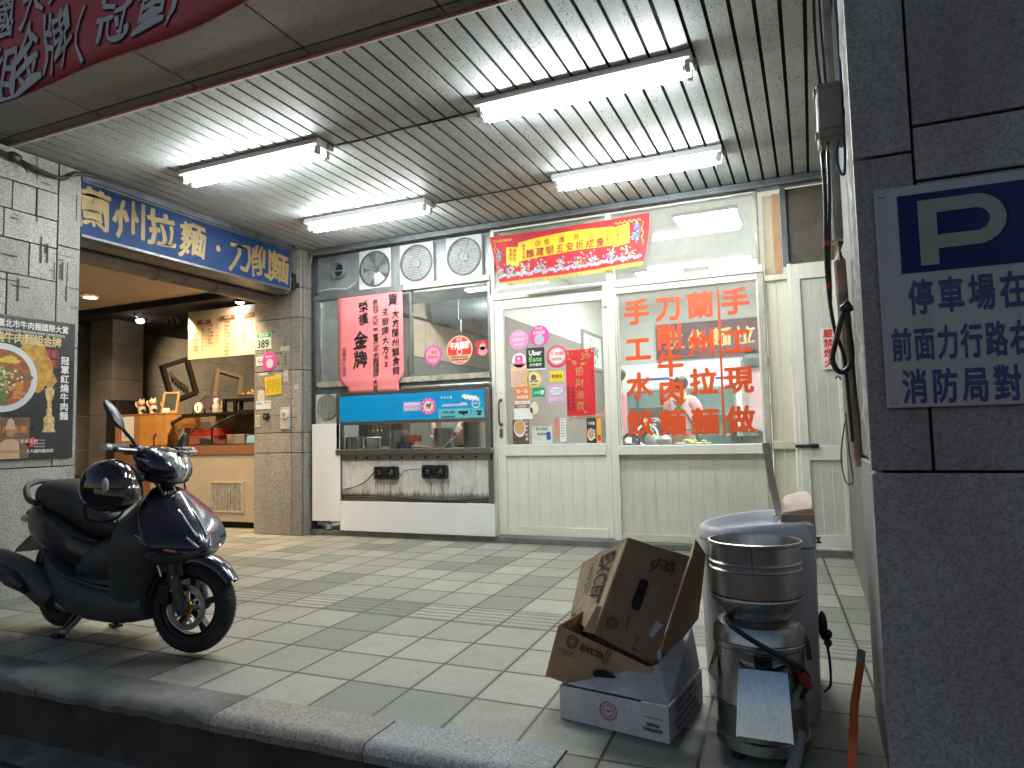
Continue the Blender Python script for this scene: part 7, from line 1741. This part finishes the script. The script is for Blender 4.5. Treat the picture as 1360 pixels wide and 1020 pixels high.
tubm = M("grey_lilac_plastic", (.52, .51, .57), .42, var=.05, scale=3, dirt=.12, dirtc=(.3, .28, .3)); tubl = M("grey_lilac_lid", (.58, .60, .66), .38, var=.05, scale=3)
tb2 = thing("plastic_tub", "tall grey-lilac plastic tub with rounded end and slanted basin top behind the grinder", "tub", (-.22, 2.85, 0))
def dring(z, sc=1.0, dx=0, n=28, xl=-.436, xr=-.012, yc=2.86, hw=.275, tilt=0):
    P_ = []; R = hw * sc; cxl = xl + .23
    for k in range(n):
        a = math.pi / 2 + math.pi * k / (n - 1); P_.append(Vector((cxl + .23 * sc * math.cos(a) + dx, yc + R * math.sin(a), 0)))
    rc = .05 * sc; xr_ = cxl + (xr - cxl) * sc + dx
    for k in range(6):
        a = -math.pi / 2 + (math.pi / 2) * k / 5; P_.append(Vector((xr_ - rc + rc * math.cos(a), yc - R + rc + rc * math.sin(a), 0)))
    for k in range(6):
        a = (math.pi / 2) * k / 5; P_.append(Vector((xr_ - rc + rc * math.cos(a), yc + R - rc + rc * math.sin(a), 0)))
    for p in P_: p.z = z + tilt * (p.x - cxl)
    return P_
bm = BM(); ringloft(bm, [dring(0, .90), dring(.012, .93), dring(.10, .955), dring(.585, 1.0), dring(.588, .99)]); obj("body", bm, tubm, tb2, smooth=40)
bm = BM(); ringloft(bm, [dring(.592, .99), dring(.594, 1.012), dring(.625, 1.005, tilt=.04), dring(.652, .97, tilt=.10), dring(.660, .93, tilt=.11), dring(.655, .88, tilt=.11), dring(.625, .82, tilt=.05), dring(.605, .66, tilt=.03), dring(.600, .40)], caps=True); obj("basin_lid", bm, tubl, tb2, smooth=50)
bm = BM(); box(bm, -.135, -.012, 2.60, 3.10, .60, .672); obj("lid_block", bm, tubm, tb2, smooth=0, bevel=.012)
bm = BM(); tube(bm, [(-.004, 2.66, .62), (-.002, 2.66, .60)], .012, 10, k=1); obj("hinge", bm, M("hinge_brown", (.2, .16, .12), .5), tb2)
bm = BM(); ellipsoid(bm, (-.004, 2.70, .31), .016, .03, .05, 12, 8); ellipsoid(bm, (.012, 2.69, .285), .014, .02, .016, 10, 6); ellipsoid(bm, (.010, 2.69, .255), .014, .02, .016, 10, 6); tube(bm, [(.002, 2.70, .27), (.012, 2.70, .20), (.012, 2.69, .12), (.0, 2.68, .10), (-.01, 2.67, .095)], .005, 6); obj("drain_knob", bm, black_pl, tb2)
t = thing("wooden_block", "pale curved wooden block resting on the right end of the grey tub", "block", (-.06, 2.8, .675))
bm = BM(); rings = []
for k in range(9):
    a = k / 8; rings.append([(-.118, 2.64 + .24 * a, .674), (-.012, 2.64 + .24 * a, .674), (-.012 - .03 * (1 - math.sin(math.pi * min(1, .35 + a * .65))), 2.64 + .24 * a, .695 + .07 * math.sin(math.pi * (.12 + .45 * a))), (-.118, 2.64 + .24 * a, .695 + .045 * math.sin(math.pi * (.05 + .5 * a)))])
ringloft(bm, rings); obj("wood", bm, M("pale_worn_wood", (.58, .40, .29), .6, var=.25, scale=18, dirt=.3, dirtc=(.6, .2, .15)), t, smooth=40, bevel=.006)
bm = BM(); box(bm, -.12, -.011, 2.628, 2.64, .655, .70); obj("front_strip", bm, M("brown_wood_strip", (.36, .27, .20), .6, var=.2), t, smooth=0, bevel=.003)
t = thing("steel_lever", "flat steel lever standing up from the grey tub", "lever", (-.13, 2.75, .66))
bm = BM(); P4 = [(-.166, 2.75, .95), (-.150, 2.75, .80), (-.125, 2.75, .66)]; rr = []
for x_, y_, z in P4: rr.append([(x_ - .013, y_ - .006, z), (x_ + .013, y_ - .006, z), (x_ + .013, y_ + .006, z), (x_ - .013, y_ + .006, z)])
ringloft(bm, rr); box(bm, -.150, -.10, 2.735, 2.765, .655, .685)
obj("bar", bm, steel, t, smooth=0, bevel=.003)

# ================================================================ MOTOR SCOOTER (local: +X forward, +Y its left, built at the origin, then placed)
paint = M("midnight_blue_paint", (.008, .010, .031), .25, .35, var=.1, scale=3, coat=1.0)
matte = M("matte_black_trim", (.045, .050, .054), .50, var=.2, scale=10, bump=.1, bscale=300)
seatm = M("black_vinyl_seat", (.022, .022, .023), .48, var=.25, scale=6, bump=.12, bscale=350)
alloy = STEEL("alloy_grey", (.42, .42, .43), .3, .4)
sc = thing("motor_scooter", "dark blue motor scooter with black seat parked on its stand by the left pillar", "scooter")
def sring(x, hw, z0, z1, p=2.6, n=24, yc=0, tw=0):
    R = []; zc, hz = (z0 + z1) / 2, (z1 - z0) / 2
    for k in range(n):
        a = 2 * math.pi * k / n; c, s = math.cos(a), math.sin(a)
        u = math.copysign(abs(c) ** (2 / p), c); v = math.copysign(abs(s) ** (2 / p), s)
        R.append(Vector((x + tw * v * hz, yc + hw * u * (1 - .0 * v), zc + hz * v)))
    return R
def zring(z, x0, x1, hw, p=2.4, n=28, taper=.45):
    R = []; xc, hx = (x0 + x1) / 2, (x1 - x0) / 2
    for k in range(n):
        a = 2 * math.pi * k / n; c, s = math.cos(a), math.sin(a)
        u = math.copysign(abs(c) ** (2 / p), c); v = math.copysign(abs(s) ** (2 / p), s)
        R.append(Vector((xc + hx * u, hw * v * (1 - taper * max(0, u)), z)))
    return R
def densify(rings, k=3):
    out = []; m = len(rings)
    for i in range(m - 1):
        p0, p1, p2, p3 = rings[max(i - 1, 0)], rings[i], rings[i + 1], rings[min(i + 2, m - 1)]
        for s in range(k):
            t = s / k
            out.append([.5 * ((2 * b_) + (c_ - a_) * t + (2 * a_ - 5 * b_ + 4 * c_ - d_) * t * t + (3 * b_ - a_ - 3 * c_ + d_) * t ** 3) for a_, b_, c_, d_ in zip(p0, p1, p2, p3)])
    out.append(rings[-1]); return out
def sloft(name, rings, mat, parent=sc, smooth=50, M_=None):
    bm = BM(); ringloft(bm, densify(rings))
    if M_ is not None: bmesh.ops.transform(bm, matrix=M_, verts=bm.verts)
    return obj(name, bm, mat, parent, smooth=smooth)
WR = .216
def wheel(cx, front, M_=None):
    w_ = None
    bm = BM(); prof = []
    for k in range(15):
        a = math.pi * (-.62 + 1.24 * k / 14); prof.append((WR - .05 + .050 * math.cos(a), .050 * math.sin(a)))
    lathe(bm, prof, (cx, 0, WR), 48, axis='y', caps=False)
    for k in range(48):        # tread cuts
        a = 2 * math.pi * k / 48; r = WR + .0005
        for s in (-1, 1):
            p = Vector((cx + r * math.cos(a), s * .005, WR + r * math.sin(a))); q = Vector((cx + (r - .006) * math.cos(a + .10), s * .032, WR + (r - .006) * math.sin(a + .10)))
            d = Vector((-math.sin(a), 0, math.cos(a))) * .003; face(bm, [p - d, p + d, q + d, q - d], 1)
    if M_ is not None: bmesh.ops.transform(bm, matrix=M_, verts=bm.verts)
    ty = obj("tyre", bm, [rubber, dark_gap], sc, smooth=40)
    bm = BM(); lathe(bm, [(.150, -.035), (.156, -.030), (.142, -.020), (.138, 0), (.142, .020), (.156, .030), (.150, .035), (.130, .022), (.128, -.022)], (cx, 0, WR), 40, axis='y', caps=False)
    for k in range(5):
        a = 2 * math.pi * k / 5 + .3; d = Vector((math.cos(a), 0, math.sin(a))); e = Vector((-math.sin(a), 0, math.cos(a)))
        c0 = Vector((cx, 0, WR)); rr = []
        for r, wd in ((.03, .016), (.08, .012), (.135, .018)):
            rr.append([c0 + d * r + e * wd + Vector((0, -.018, 0)), c0 + d * r - e * wd + Vector((0, -.018, 0)), c0 + d * r - e * wd + Vector((0, .018, 0)), c0 + d * r + e * wd + Vector((0, .018, 0))])
        ringloft(bm, rr)
    cyl(bm, (cx, -.04, WR), (cx, .04, WR), .036, n=20)
    if M_ is not None: bmesh.ops.transform(bm, matrix=M_, verts=bm.verts)
    obj("rim", bm, M("black_alloy_rim", (.035, .035, .037), .4, .5, var=.2), sc, smooth=35)
wheel(0, False)
FX = 1.105
ST = Matrix.Translation((FX - .06, 0, 0)) @ Matrix.Rotation(R_(17), 4, 'Z') @ Matrix.Translation((-FX + .06, 0, 0))
wheel(FX, True, ST)
def steer(bm): bmesh.ops.transform(bm, matrix=ST, verts=bm.verts); return bm
bm = BM(); lathe(bm, [(.104, -.058), (.104, -.054), (.074, -.054), (.074, -.058)], (FX, 0, WR), 40, axis='y', caps=False)
for k in range(5):
    a = 2 * math.pi * k / 5; cyl(bm, (FX + .03 * math.cos(a), -.056, WR + .03 * math.sin(a)), (FX + .075 * math.cos(a + .2), -.056, WR + .075 * math.sin(a + .2)), .008, n=6)
obj("brake_disc", steer(bm), chrome, sc)
bm = BM(); lathe(bm, [(.030, -.064), (.034, -.060), (.034, -.05), (.02, -.05)], (FX, 0, WR), 24, axis='y', caps=True)
for k in range(5):
    a = 2 * math.pi * k / 5 + .3; cyl(bm, (FX + .042 * math.cos(a), -.066, WR + .042 * math.sin(a)), (FX + .042 * math.cos(a), -.052, WR + .042 * math.sin(a)), .009, n=8)
for k in range(10):
    a = 2 * math.pi * k / 10; cyl(bm, (FX + .088 * math.cos(a), -.0595, WR + .088 * math.sin(a)), (FX + .088 * math.cos(a), -.058, WR + .088 * math.sin(a)), .0035, n=8)
obj("disc_hub", steer(bm), M("gold_anodised", (.62, .33, .05), .3, .8), sc)
bm = BM(); box(bm, FX - .135, FX - .075, -.085, -.045, WR + .01, WR + .10); box(bm, FX - .10, FX - .06, -.08, -.05, WR + .06, WR + .12); obj("brake_caliper", steer(bm), black_m, sc, smooth=0, bevel=.008)
bm = BM()
for s in (-1, 1):
    cyl(bm, (FX + .0, s * .082, WR - .01), (FX - .06, s * .082, WR + .16), .024, .026, 16); cyl(bm, (FX - .06, s * .082, WR + .16), (FX - .155, s * .078, .62), .017, n=14)
    cyl(bm, (FX, s * .04, WR), (FX, s * .10, WR), .018, n=12)
    ellipsoid(bm, (FX, s * .085, WR), .03, .024, .034, 12, 8)
box(bm, FX - .16, FX - .07, -.10, .10, .44, .47)
obj("fork", steer(bm), matte, sc)
bm = BM()
for z in (.30, .36): cyl(bm, (FX - .04, -.107, z), (FX - .04, -.112, z), .008, n=8)
tube(bm, [(FX - .10, -.10, .34), (FX - .14, -.11, .45), (FX - .20, -.09, .56)], .005, 6)
obj("fork_bolt", steer(bm), chrome, sc)
# front fender
bm = BM(); rr = []
for k in range(17):
    a = R_(168 - k * 8.6); r = WR + .028 + .012 * (k / 16); hw = .068 - .022 * max(0, (k - 9) / 7) ** 1.5
    c0 = Vector((FX, 0, WR)); d = Vector((math.cos(a), 0, math.sin(a)))
    ring = []
    for q in range(9): 
        b_ = math.pi * q / 8; ring.append(c0 + d * (r - .045 + .045 * math.sin(b_) ** .6) + Vector((0, hw * math.cos(b_), 0)))
    for q in range(8, -1, -1):
        b_ = math.pi * q / 8; ring.append(c0 + d * (r - .050 + .045 * math.sin(b_) ** .6) + Vector((0, (hw - .004) * math.cos(b_), 0)))
    rr.append(ring)
ringloft(bm, rr); fdr = obj("front_fender", steer(bm), paint, sc, smooth=50)
for s in (-1, 1):
    bm = BM(); prism(bm, [(FX - .17, s * .068, .38), (FX - .01, s * .070, .36), (FX - .02, s * .072, .43), (FX - .14, s * .070, .47)], (0, s * .006, 0))
    obj("fender_stay", steer(bm), matte, sc, smooth=0, bevel=.004)
# rear mechanics
bm = BM(); box(bm, -.06, .42, .06, .14, .14, .30); box(bm, .10, .42, -.10, .10, .16, .34); cyl(bm, (.0, .06, WR), (.0, .15, WR), .09, n=24); cyl(bm, (.30, .06, .22), (.30, .15, .22), .10, n=24); box(bm, -.02, .2, -.12, -.07, .17, .25)
obj("engine", bm, M("engine_dark", (.04, .04, .042), .5, .5, var=.3, dirt=.4), sc, smooth=30, bevel=.012)
bm = BM(); tube(bm, [(.40, -.10, .16), (.32, -.14, .15), (.22, -.17, .19)], .022, 10); obj("exhaust_pipe", bm, steel_dk, sc)
bm = BM(); tube(bm, [(.26, -.175, .175), (.19, -.18, .215), (.05, -.185, .275), (-.14, -.19, .315), (-.30, -.19, .345), (-.315, -.19, .348)], [.035, .058, .066, .066, .060, .045], 16, flat=1.25); mf = obj("muffler", bm, matte, sc)
bm = BM(); tube(bm, [(.14, -.255, .235), (.0, -.262, .285), (-.18, -.268, .325)], [.012, .034, .02], 8, flat=1.3); obj("heat_shield", bm, black_pl, mf)
bm = BM()
for s in (-1, 1):
    cyl(bm, (.0, s * .11, .24), (.06, s * .12, .50), .018, n=10)
    for k in range(9): lathe(bm, [(.026, -.006), (.030, 0), (.026, .006)], (.008 + .005 * k, s * .1125, .27 + .022 * k), 12, caps=False)
obj("shock_absorber", bm, black_m, sc)
bm = BM()
for s in (-1, 1): tube(bm, [(.36, s * .09, .17), (.33, s * .12, .09), (.27, s * .15, .012), (.24, s * .155, .008)], .014, 8); 
tube(bm, [(.34, -.11, .11), (.34, .11, .11)], .011, 8, k=1)
for s in (-1, 1): box(bm, .23, .30, s * .15 - .02, s * .15 + .02, .0, .012)
obj("centre_stand", bm, black_m, sc)
bm = BM(); tube(bm, [(.50, -.13, .18), (.52, -.20, .12), (.55, -.26, .09)], .012, 8); ellipsoid(bm, (.56, -.275, .088), .03, .02, .012, 10, 6); obj("kick_pedal", bm, alloy, sc)
# body
sloft("rear_cowl", [sring(-.315, .035, .575, .64), sring(-.29, .065, .53, .655), sring(-.20, .11, .46, .665), sring(-.05, .145, .41, .650), sring(.12, .162, .37, .615), sring(.30, .165, .33, .56), sring(.44, .145, .31, .52), sring(.53, .11, .31, .50)], M("black_body_gloss", (.012, .011, .016), .38, .1, var=.2, coat=.25))
sloft("under_seat_panel", [sring(.36, .140, .27, .47), sring(.46, .150, .27, .50), sring(.56, .135, .28, .52), sring(.615, .10, .29, .50), sring(.635, .06, .30, .46)], matte)
sloft("lower_skirt", [sring(.04, .10, .33, .45, 4), sring(.11, .165, .27, .43, 4.5), sring(.24, .188, .175, .365, 5), sring(.42, .194, .125, .305, 5), sring(.62, .192, .115, .285, 5), sring(.80, .180, .125, .28, 5), sring(.91, .13, .15, .26, 4)], matte)
bm = BM()
for s in (-1, 1):
    for dz in (0, .0): tube(bm, [(.09, s * .160, .43), (.18, s * .188, .395), (.32, s * .196, .335), (.55, s * .193, .300), (.76, s * .182, .285)], .006, 6)
obj("trim_strip", bm, M("trim_grey", (.18, .19, .20), .35, .4), sc)
bm = BM(); prism(bm, [(.34, -.165, .300), (.34, .165, .300), (.60, .170, .297), (.80, .155, .300), (.80, -.155, .300), (.60, -.170, .297)], (0, 0, .018))
for k in range(6): box(bm, .40, .74, -.12 + k * .044, -.105 + k * .044, .318, .322)
obj("floorboard", bm, M("floorboard_rubber", (.05, .055, .055), .7, var=.3), sc, smooth=0, bevel=.005)
sloft("leg_shield", [zring(.14, .70, .88, .13, 4, taper=.2), zring(.24, .70, .905, .180, 4, taper=.15), zring(.36, .71, .955, .208, 4, taper=.12), zring(.47, .715, 1.03, .222, 4, taper=.14), zring(.54, .725, 1.02, .218, 4, taper=.12), zring(.61, .745, .965, .182, 4, taper=.12), zring(.67, .77, .92, .130, 3.5, taper=.1), zring(.73, .79, .90, .085, taper=.1)], matte)
cw = sloft("front_cowl", [zring(.435, 1.05, 1.12, .05, taper=.6), zring(.455, 1.00, 1.165, .130, taper=.66), zring(.488, .975, 1.185, .185, taper=.74), zring(.54, .94, 1.160, .217, 2.1, taper=.74), zring(.61, .895, 1.090, .212, 2.1, taper=.66), zring(.675, .86, 1.015, .175, 2.2, taper=.55), zring(.73, .835, .955, .120, taper=.45), zring(.76, .83, .92, .080, taper=.4), zring(.772, .835, .90, .05, taper=.4)], paint)
sloft("chin", [zring(.395, .93, 1.04, .08, taper=.5), zring(.42, .92, 1.12, .15, taper=.6), zring(.455, .90, 1.17, .19, taper=.66), zring(.48, .92, 1.18, .18, taper=.66)], matte)
# cowl details follow its surface: x on the nose profile by height
prof = [(.485, 1.185), (.54, 1.160), (.61, 1.090), (.675, 1.015), (.73, .96), (.78, .905)]
def nose(z, y_, d=.004):
    for (a, xa), (b_, xb) in zip(prof[:-1], prof[1:]):
        if z <= b_ or b_ == prof[-1][0]:
            t_ = (z - a) / (b_ - a); x_ = xa + (xb - xa) * t_; break
    hwz = .10 + .0 * z
    return Vector((x_ - 2.6 * y_ * y_ / .12 * .42 + d, y_, z + d * .6))
bm = BM()
for s in (-1, 1): tube(bm, [nose(.725, s * .065), nose(.68, s * .085), nose(.60, s * .085), nose(.53, s * .058), nose(.49, s * .030)], .0055, 6)
for s in (-1, 1): tube(bm, [nose(.66, s * .035), nose(.60, s * .034), nose(.54, s * .026)], .0045, 6)
obj("bright_strip", bm, M("satin_silver", (.60, .60, .64), .25, .8), cw)
bm = BM(); pts = [nose(.70, y_, .003) for y_ in (-.075, -.04, 0, .04, .075)] + [nose(.655, y_, .003) for y_ in (.05, .02, 0, -.02, -.05)]; bm.faces.new([bm.verts.new(p) for p in pts]); obj("grille", bm, M("grille_teal_black", (.03, .045, .05), .3), cw, smooth=0)
bm = BM(); e0 = nose(.725, -.01, .005); ellipsoid(bm, e0, .008, .020, .020, 16, 8); tube(bm, [nose(.745, -.008, .005), nose(.765, -.004, .005)], .006, 6); obj("emblem", bm, M("emblem_silver", (.62, .62, .66), .25, .8), cw)
bm = BM()
for k in range(4): p = nose(.735, -.062 + .011 * k, .006); box(bm, p.x - .003, p.x + .002, p.y - .004, p.y + .004, p.z - .008 + .002 * k, p.z + .008 + .002 * k)
obj("badge", bm, M("badge_silver", (.5, .5, .52), .3, .7), cw, smooth=0)
for s in (-1, 1):
    bm = BM(); tube(bm, [(.965, s * .205, .545), (1.03, s * .186, .515), (1.10, s * .140, .490), (1.13, s * .11, .478)], [.006, .019, .014, .005], 8, flat=.6)
    obj("turn_signal", bm, M("smoked_amber_lens", (.30, .13, .07), .12, var=.3, coat=1), sc)
for s in (-1, 1):
    bm = BM(); tube(bm, [(.95, s * .212, .56), (1.02, s * .195, .532), (1.10, s * .146, .502)], .004, 6)
    obj("signal_edge", bm, M("signal_silver", (.6, .6, .62), .2, .8), sc)
bm = BM(); cyl(bm, (.80, -.155, .70), (.83, -.175, .70), .018, n=16); cyl(bm, (.78, -.19, .62), (.80, -.20, .60), .010, n=10); obj("lock_plate", bm, chrome, sc)
# seat
sloft("seat", [sring(-.195, .055, .665, .725), sring(-.17, .10, .645, .765), sring(-.08, .130, .63, .795), sring(.05, .142, .60, .800), sring(.18, .147, .57, .790), sring(.28, .150, .54, .765), sring(.38, .150, .515, .720), sring(.47, .140, .495, .675), sring(.555, .115, .49, .635), sring(.60, .075, .50, .60), sring(.615, .03, .52, .57)], seatm)
bm = BM()
for s in (-1, 1): tube(bm, [(-.17, s * .098, .65), (-.05, s * .138, .628), (.15, s * .152, .578), (.35, s * .158, .52), (.52, s * .125, .492)], .007, 6)
obj("seat_piping", bm, black_pl, sc)
bm = BM(); tube(bm, [(-.06, -.135, .665), (-.16, -.135, .685), (-.245, -.11, .745), (-.285, -.05, .775), (-.29, 0, .78), (-.285, .05, .775), (-.245, .11, .745), (-.16, .135, .685), (-.06, .135, .665)], .016, 10); obj("grab_rail", bm, matte, sc)
bm = BM(); ellipsoid(bm, (-.305, 0, .60), .025, .075, .035, 16, 10); obj("tail_light", bm, M("tail_red", (.35, .01, .01), .15, coat=1), sc)
for s in (-1, 1):
    bm = BM(); ellipsoid(bm, (-.25, s * .098, .575), .05, .018, .022, 14, 8)
    obj("rear_signal", bm, M("rear_signal_clear", (.4, .40, .38), .15, coat=1), sc)
bm = BM(); prism(bm, [(-.22, -.06, .50), (-.22, .06, .50), (-.40, .075, .375), (-.40, -.075, .375)], (.012, 0, .02)); box(bm, -.24, -.10, -.05, .05, .46, .52); obj("mudguard", bm, black_pl, sc, smooth=0, bevel=.004)
bm = BM(); box(bm, -.17, .12, -.055, .055, .34, .42); tube(bm, [(-.22, 0, .30), (-.18, 0, .40), (-.05, 0, .445), (.1, 0, .43)], .05, 10, flat=.5); obj("rear_inner_fender", bm, black_pl, sc, smooth=40)
# handlebar, cowl, headlight, mirrors
SB_ = Matrix.Translation((.86, 0, 0)) @ Matrix.Rotation(R_(17), 4, 'Z') @ Matrix.Translation((-.86, 0, 0))
SBc = SB_ @ Matrix.Translation((.80, 0, .93)) @ Matrix.Scale(.84, 4) @ Matrix.Translation((-.80, 0, -.93))
def hbc(bm): bmesh.ops.transform(bm, matrix=SBc, verts=bm.verts); return bm
def hb(bm): bmesh.ops.transform(bm, matrix=SB_, verts=bm.verts); return bm
bm = BM(); cyl(bm, (.93, 0, .60), (.83, 0, .90), .035, n=14); obj("steering_column", bm, black_pl, sc)
hc = sloft("handlebar_cowl", [sring(.69, .06, .885, .945, 3), sring(.73, .115, .845, .965, 3), sring(.79, .160, .800, .978, 3), sring(.85, .172, .775, .968, 3), sring(.91, .155, .765, .935, 3), sring(.955, .118, .778, .895, 3), sring(.978, .085, .795, .862, 3)], paint, M_=SBc)
sloft("cowl_underside", [sring(.74, .09, .80, .87), sring(.82, .15, .765, .85), sring(.90, .14, .75, .83), sring(.95, .10, .76, .82)], black_pl, M_=SBc)
lens, tt, bb = nodes("headlight_lens"); bb.inputs["Base Color"].default_value = (.42, .50, .48, 1); bb.inputs["Roughness"].default_value = .12; bb.inputs["Metallic"].default_value = .35; bb.inputs["Coat Weight"].default_value = 1
vn = nd(tt, "ShaderNodeTexVoronoi"); vn.inputs["Scale"].default_value = 55; cc_ = nd(tt, "ShaderNodeTexCoord"); lk(tt, cc_.outputs["Object"], vn.inputs["Vector"])
rp_ = ramp(tt, vn.outputs["Distance"], [(.1, (.12, .15, .15)), (.5, (.70, .78, .74))]); lk(tt, rp_.outputs[0], bb.inputs["Base Color"])
bm = BM(); rr = []
for q in (-1, 1):
    rings = []
    for k in range(9):
        t_ = k / 8; yy = q * (.004 + .158 * t_); zc = .838 + .040 * t_; h_ = .066 * (1 - .35 * t_ ** 2) + .004; xx = .992 - .125 * t_ ** 1.9
        rings.append([(xx + .012 * math.sin(math.pi * j / 8) - .02 * abs(j - 4) / 4, yy, zc - h_ + 2 * h_ * j / 8) for j in range(9)] + [(xx - .05, yy, zc + h_), (xx - .05, yy, zc - h_)])
    ringloft(bm, rings)
obj("headlight", hbc(bm), lens, sc, smooth=60)
bm = BM(); prism(bm, [(.972, -.006, .80), (.972, .006, .80), (.94, .02, .94), (.94, -.02, .94)], (.022, 0, .006)); obj("headlight_bridge", hbc(bm), paint, sc, smooth=0, bevel=.006)
bm = BM()
for s in (-1, 1): tube(bm, [(.86, s * .10, .972), (.90, s * .13, .955), (.935, s * .145, .915)], .004, 6)
tube(bm, [(.80, -.165, .905), (.84, -.185, .90), (.89, -.178, .885)], .004, 6)
obj("cowl_strip", hbc(bm), M("cowl_silver", (.6, .6, .65), .25, .8), sc)
bm = BM(); cyl(bm, (.765, -.285, .955), (.765, .285, .955), .016, n=14)
for s in (-1, 1):
    cyl(bm, (.765, s * .165, .955), (.765, s * .278, .955), .0205, n=16)
    box(bm, .745, .79, s * .145 - .02, s * .145 + .02, .925, .975)
obj("handlebar", hb(bm), black_pl, sc)
for s in (-1, 1):
    bm = BM(); cyl(bm, (.765, s * .279, .955), (.765, s * .305, .955), .021, .018, 16)
    obj("bar_end", hb(bm), alloy, sc)
for s in (-1, 1):
    bm = BM(); tube(bm, [(.79, s * .14, .945), (.825, s * .18, .945), (.82, s * .23, .947), (.81, s * .275, .95)], [.007, .008, .006, .008], 8)
    obj("brake_lever", hb(bm), alloy, sc)
for s in (-1, 1):
    bm = BM(); dz = 0 if s < 0 else -.13; tube(bm, [(.79, s * .145, .96), (.785, s * .155, .99 + dz * .2), (.77, s * .20, 1.04 + dz * .8), (.765, s * .212, 1.065 + dz)], .008, 8); st_ = obj("mirror_stem", hb(bm), black_pl, sc)
    Mm = Matrix.Translation((.755 - .03 * (s < 0), s * .22, 1.115 + dz)) @ Matrix.Rotation(R_(-36 if s < 0 else 22), 4, 'Y') @ Matrix.Rotation(R_(10 if s < 0 else 35), 4, 'Z')
    bm = BM(); ellipsoid(bm, (0, 0, 0), .018, .048, .088 if s < 0 else .066, 20, 14, M=Mm.to_3x3()); bmesh.ops.translate(bm, verts=bm.verts, vec=Mm.translation); obj("mirror_shell", hb(bm), M("mirror_black", (.025, .027, .03), .35), st_)
    bm = BM(); ellipsoid(bm, (-.011, 0, 0), .009, .041, .079 if s < 0 else .058, 18, 10, M=Mm.to_3x3()); bmesh.ops.translate(bm, verts=bm.verts, vec=Mm.translation); obj("mirror_glass", hb(bm), chrome, st_)
bm = BM()
for s in (-1, 1): tube(bm, [(.79, s * .16, .93), (.84, s * .14, .86), (.90, s * .09, .76), (.95, s * .06, .66)], .007, 6)
obj("control_cable", hb(bm), black_pl, sc)
sc.location = (-3.835, 2.565, .012); sc.rotation_euler = (R_(-3), 0, R_(-6.5))

hm = thing("helmet", "glossy black open-face helmet hanging from the scooter's near handlebar", "helmet")
gloss = M("helmet_black", (.010, .008, .014), .12, .1, var=.2, coat=1)
bm = BM(); ellipsoid(bm, (0, 0, 0), .138, .124, .130, 36, 24)
bmesh.ops.delete(bm, geom=[v for v in bm.verts if v.co.z < -.072 - .25 * v.co.x and v.co.z < -.03], context='VERTS'); sh_ = obj("shell", bm, gloss, hm, smooth=80)
s2 = sh_.modifiers.new("thick", 'SOLIDIFY'); s2.thickness = .012; s2.offset = -1
bm = BM(); ellipsoid(bm, (0, 0, -.02), .112, .100, .085, 24, 14); obj("liner", bm, M("helmet_liner", (.012, .012, .013), .9), hm)
bm = BM(); rr = []
for k in range(13):
    a = R_(-62 + 124 * k / 12); rr.append([(.134 * math.cos(a) + .004, .120 * math.sin(a), .035), (.150 * math.cos(a) + .010, .126 * math.sin(a), .01), (.153 * math.cos(a) + .008, .126 * math.sin(a), -.04), (.149 * math.cos(a) + .006, .122 * math.sin(a), -.04), (.144 * math.cos(a) + .008, .121 * math.sin(a), .01), (.130 * math.cos(a) + .004, .116 * math.sin(a), .033)])
ringloft(bm, rr); obj("visor", bm, M("smoked_visor", (.012, .011, .014), .08, coat=1), hm, smooth=60)
bm = BM(); cyl(bm, (.05, .108, .03), (.05, .124, .03), .018, n=20)
obj("visor_pivot", bm, black_pl, hm)
bm = BM(); ellipsoid(bm, (.108, -.078, .055), .016, .014, .034, 14, 8); obj("silver_badge", bm, M("badge_grey", (.5, .5, .54), .4), hm)
bm = BM(); tube(bm, [(.0, -.108, -.05), (-.01, -.10, -.13), (.0, -.03, -.165), (.0, .05, -.15), (.0, .108, -.05)], .007, 6, flat=.4); obj("chin_strap", bm, black_pl, hm)
hm.location = (-3.015, 2.235, .80); hm.rotation_euler = (R_(8), R_(14), R_(-8))
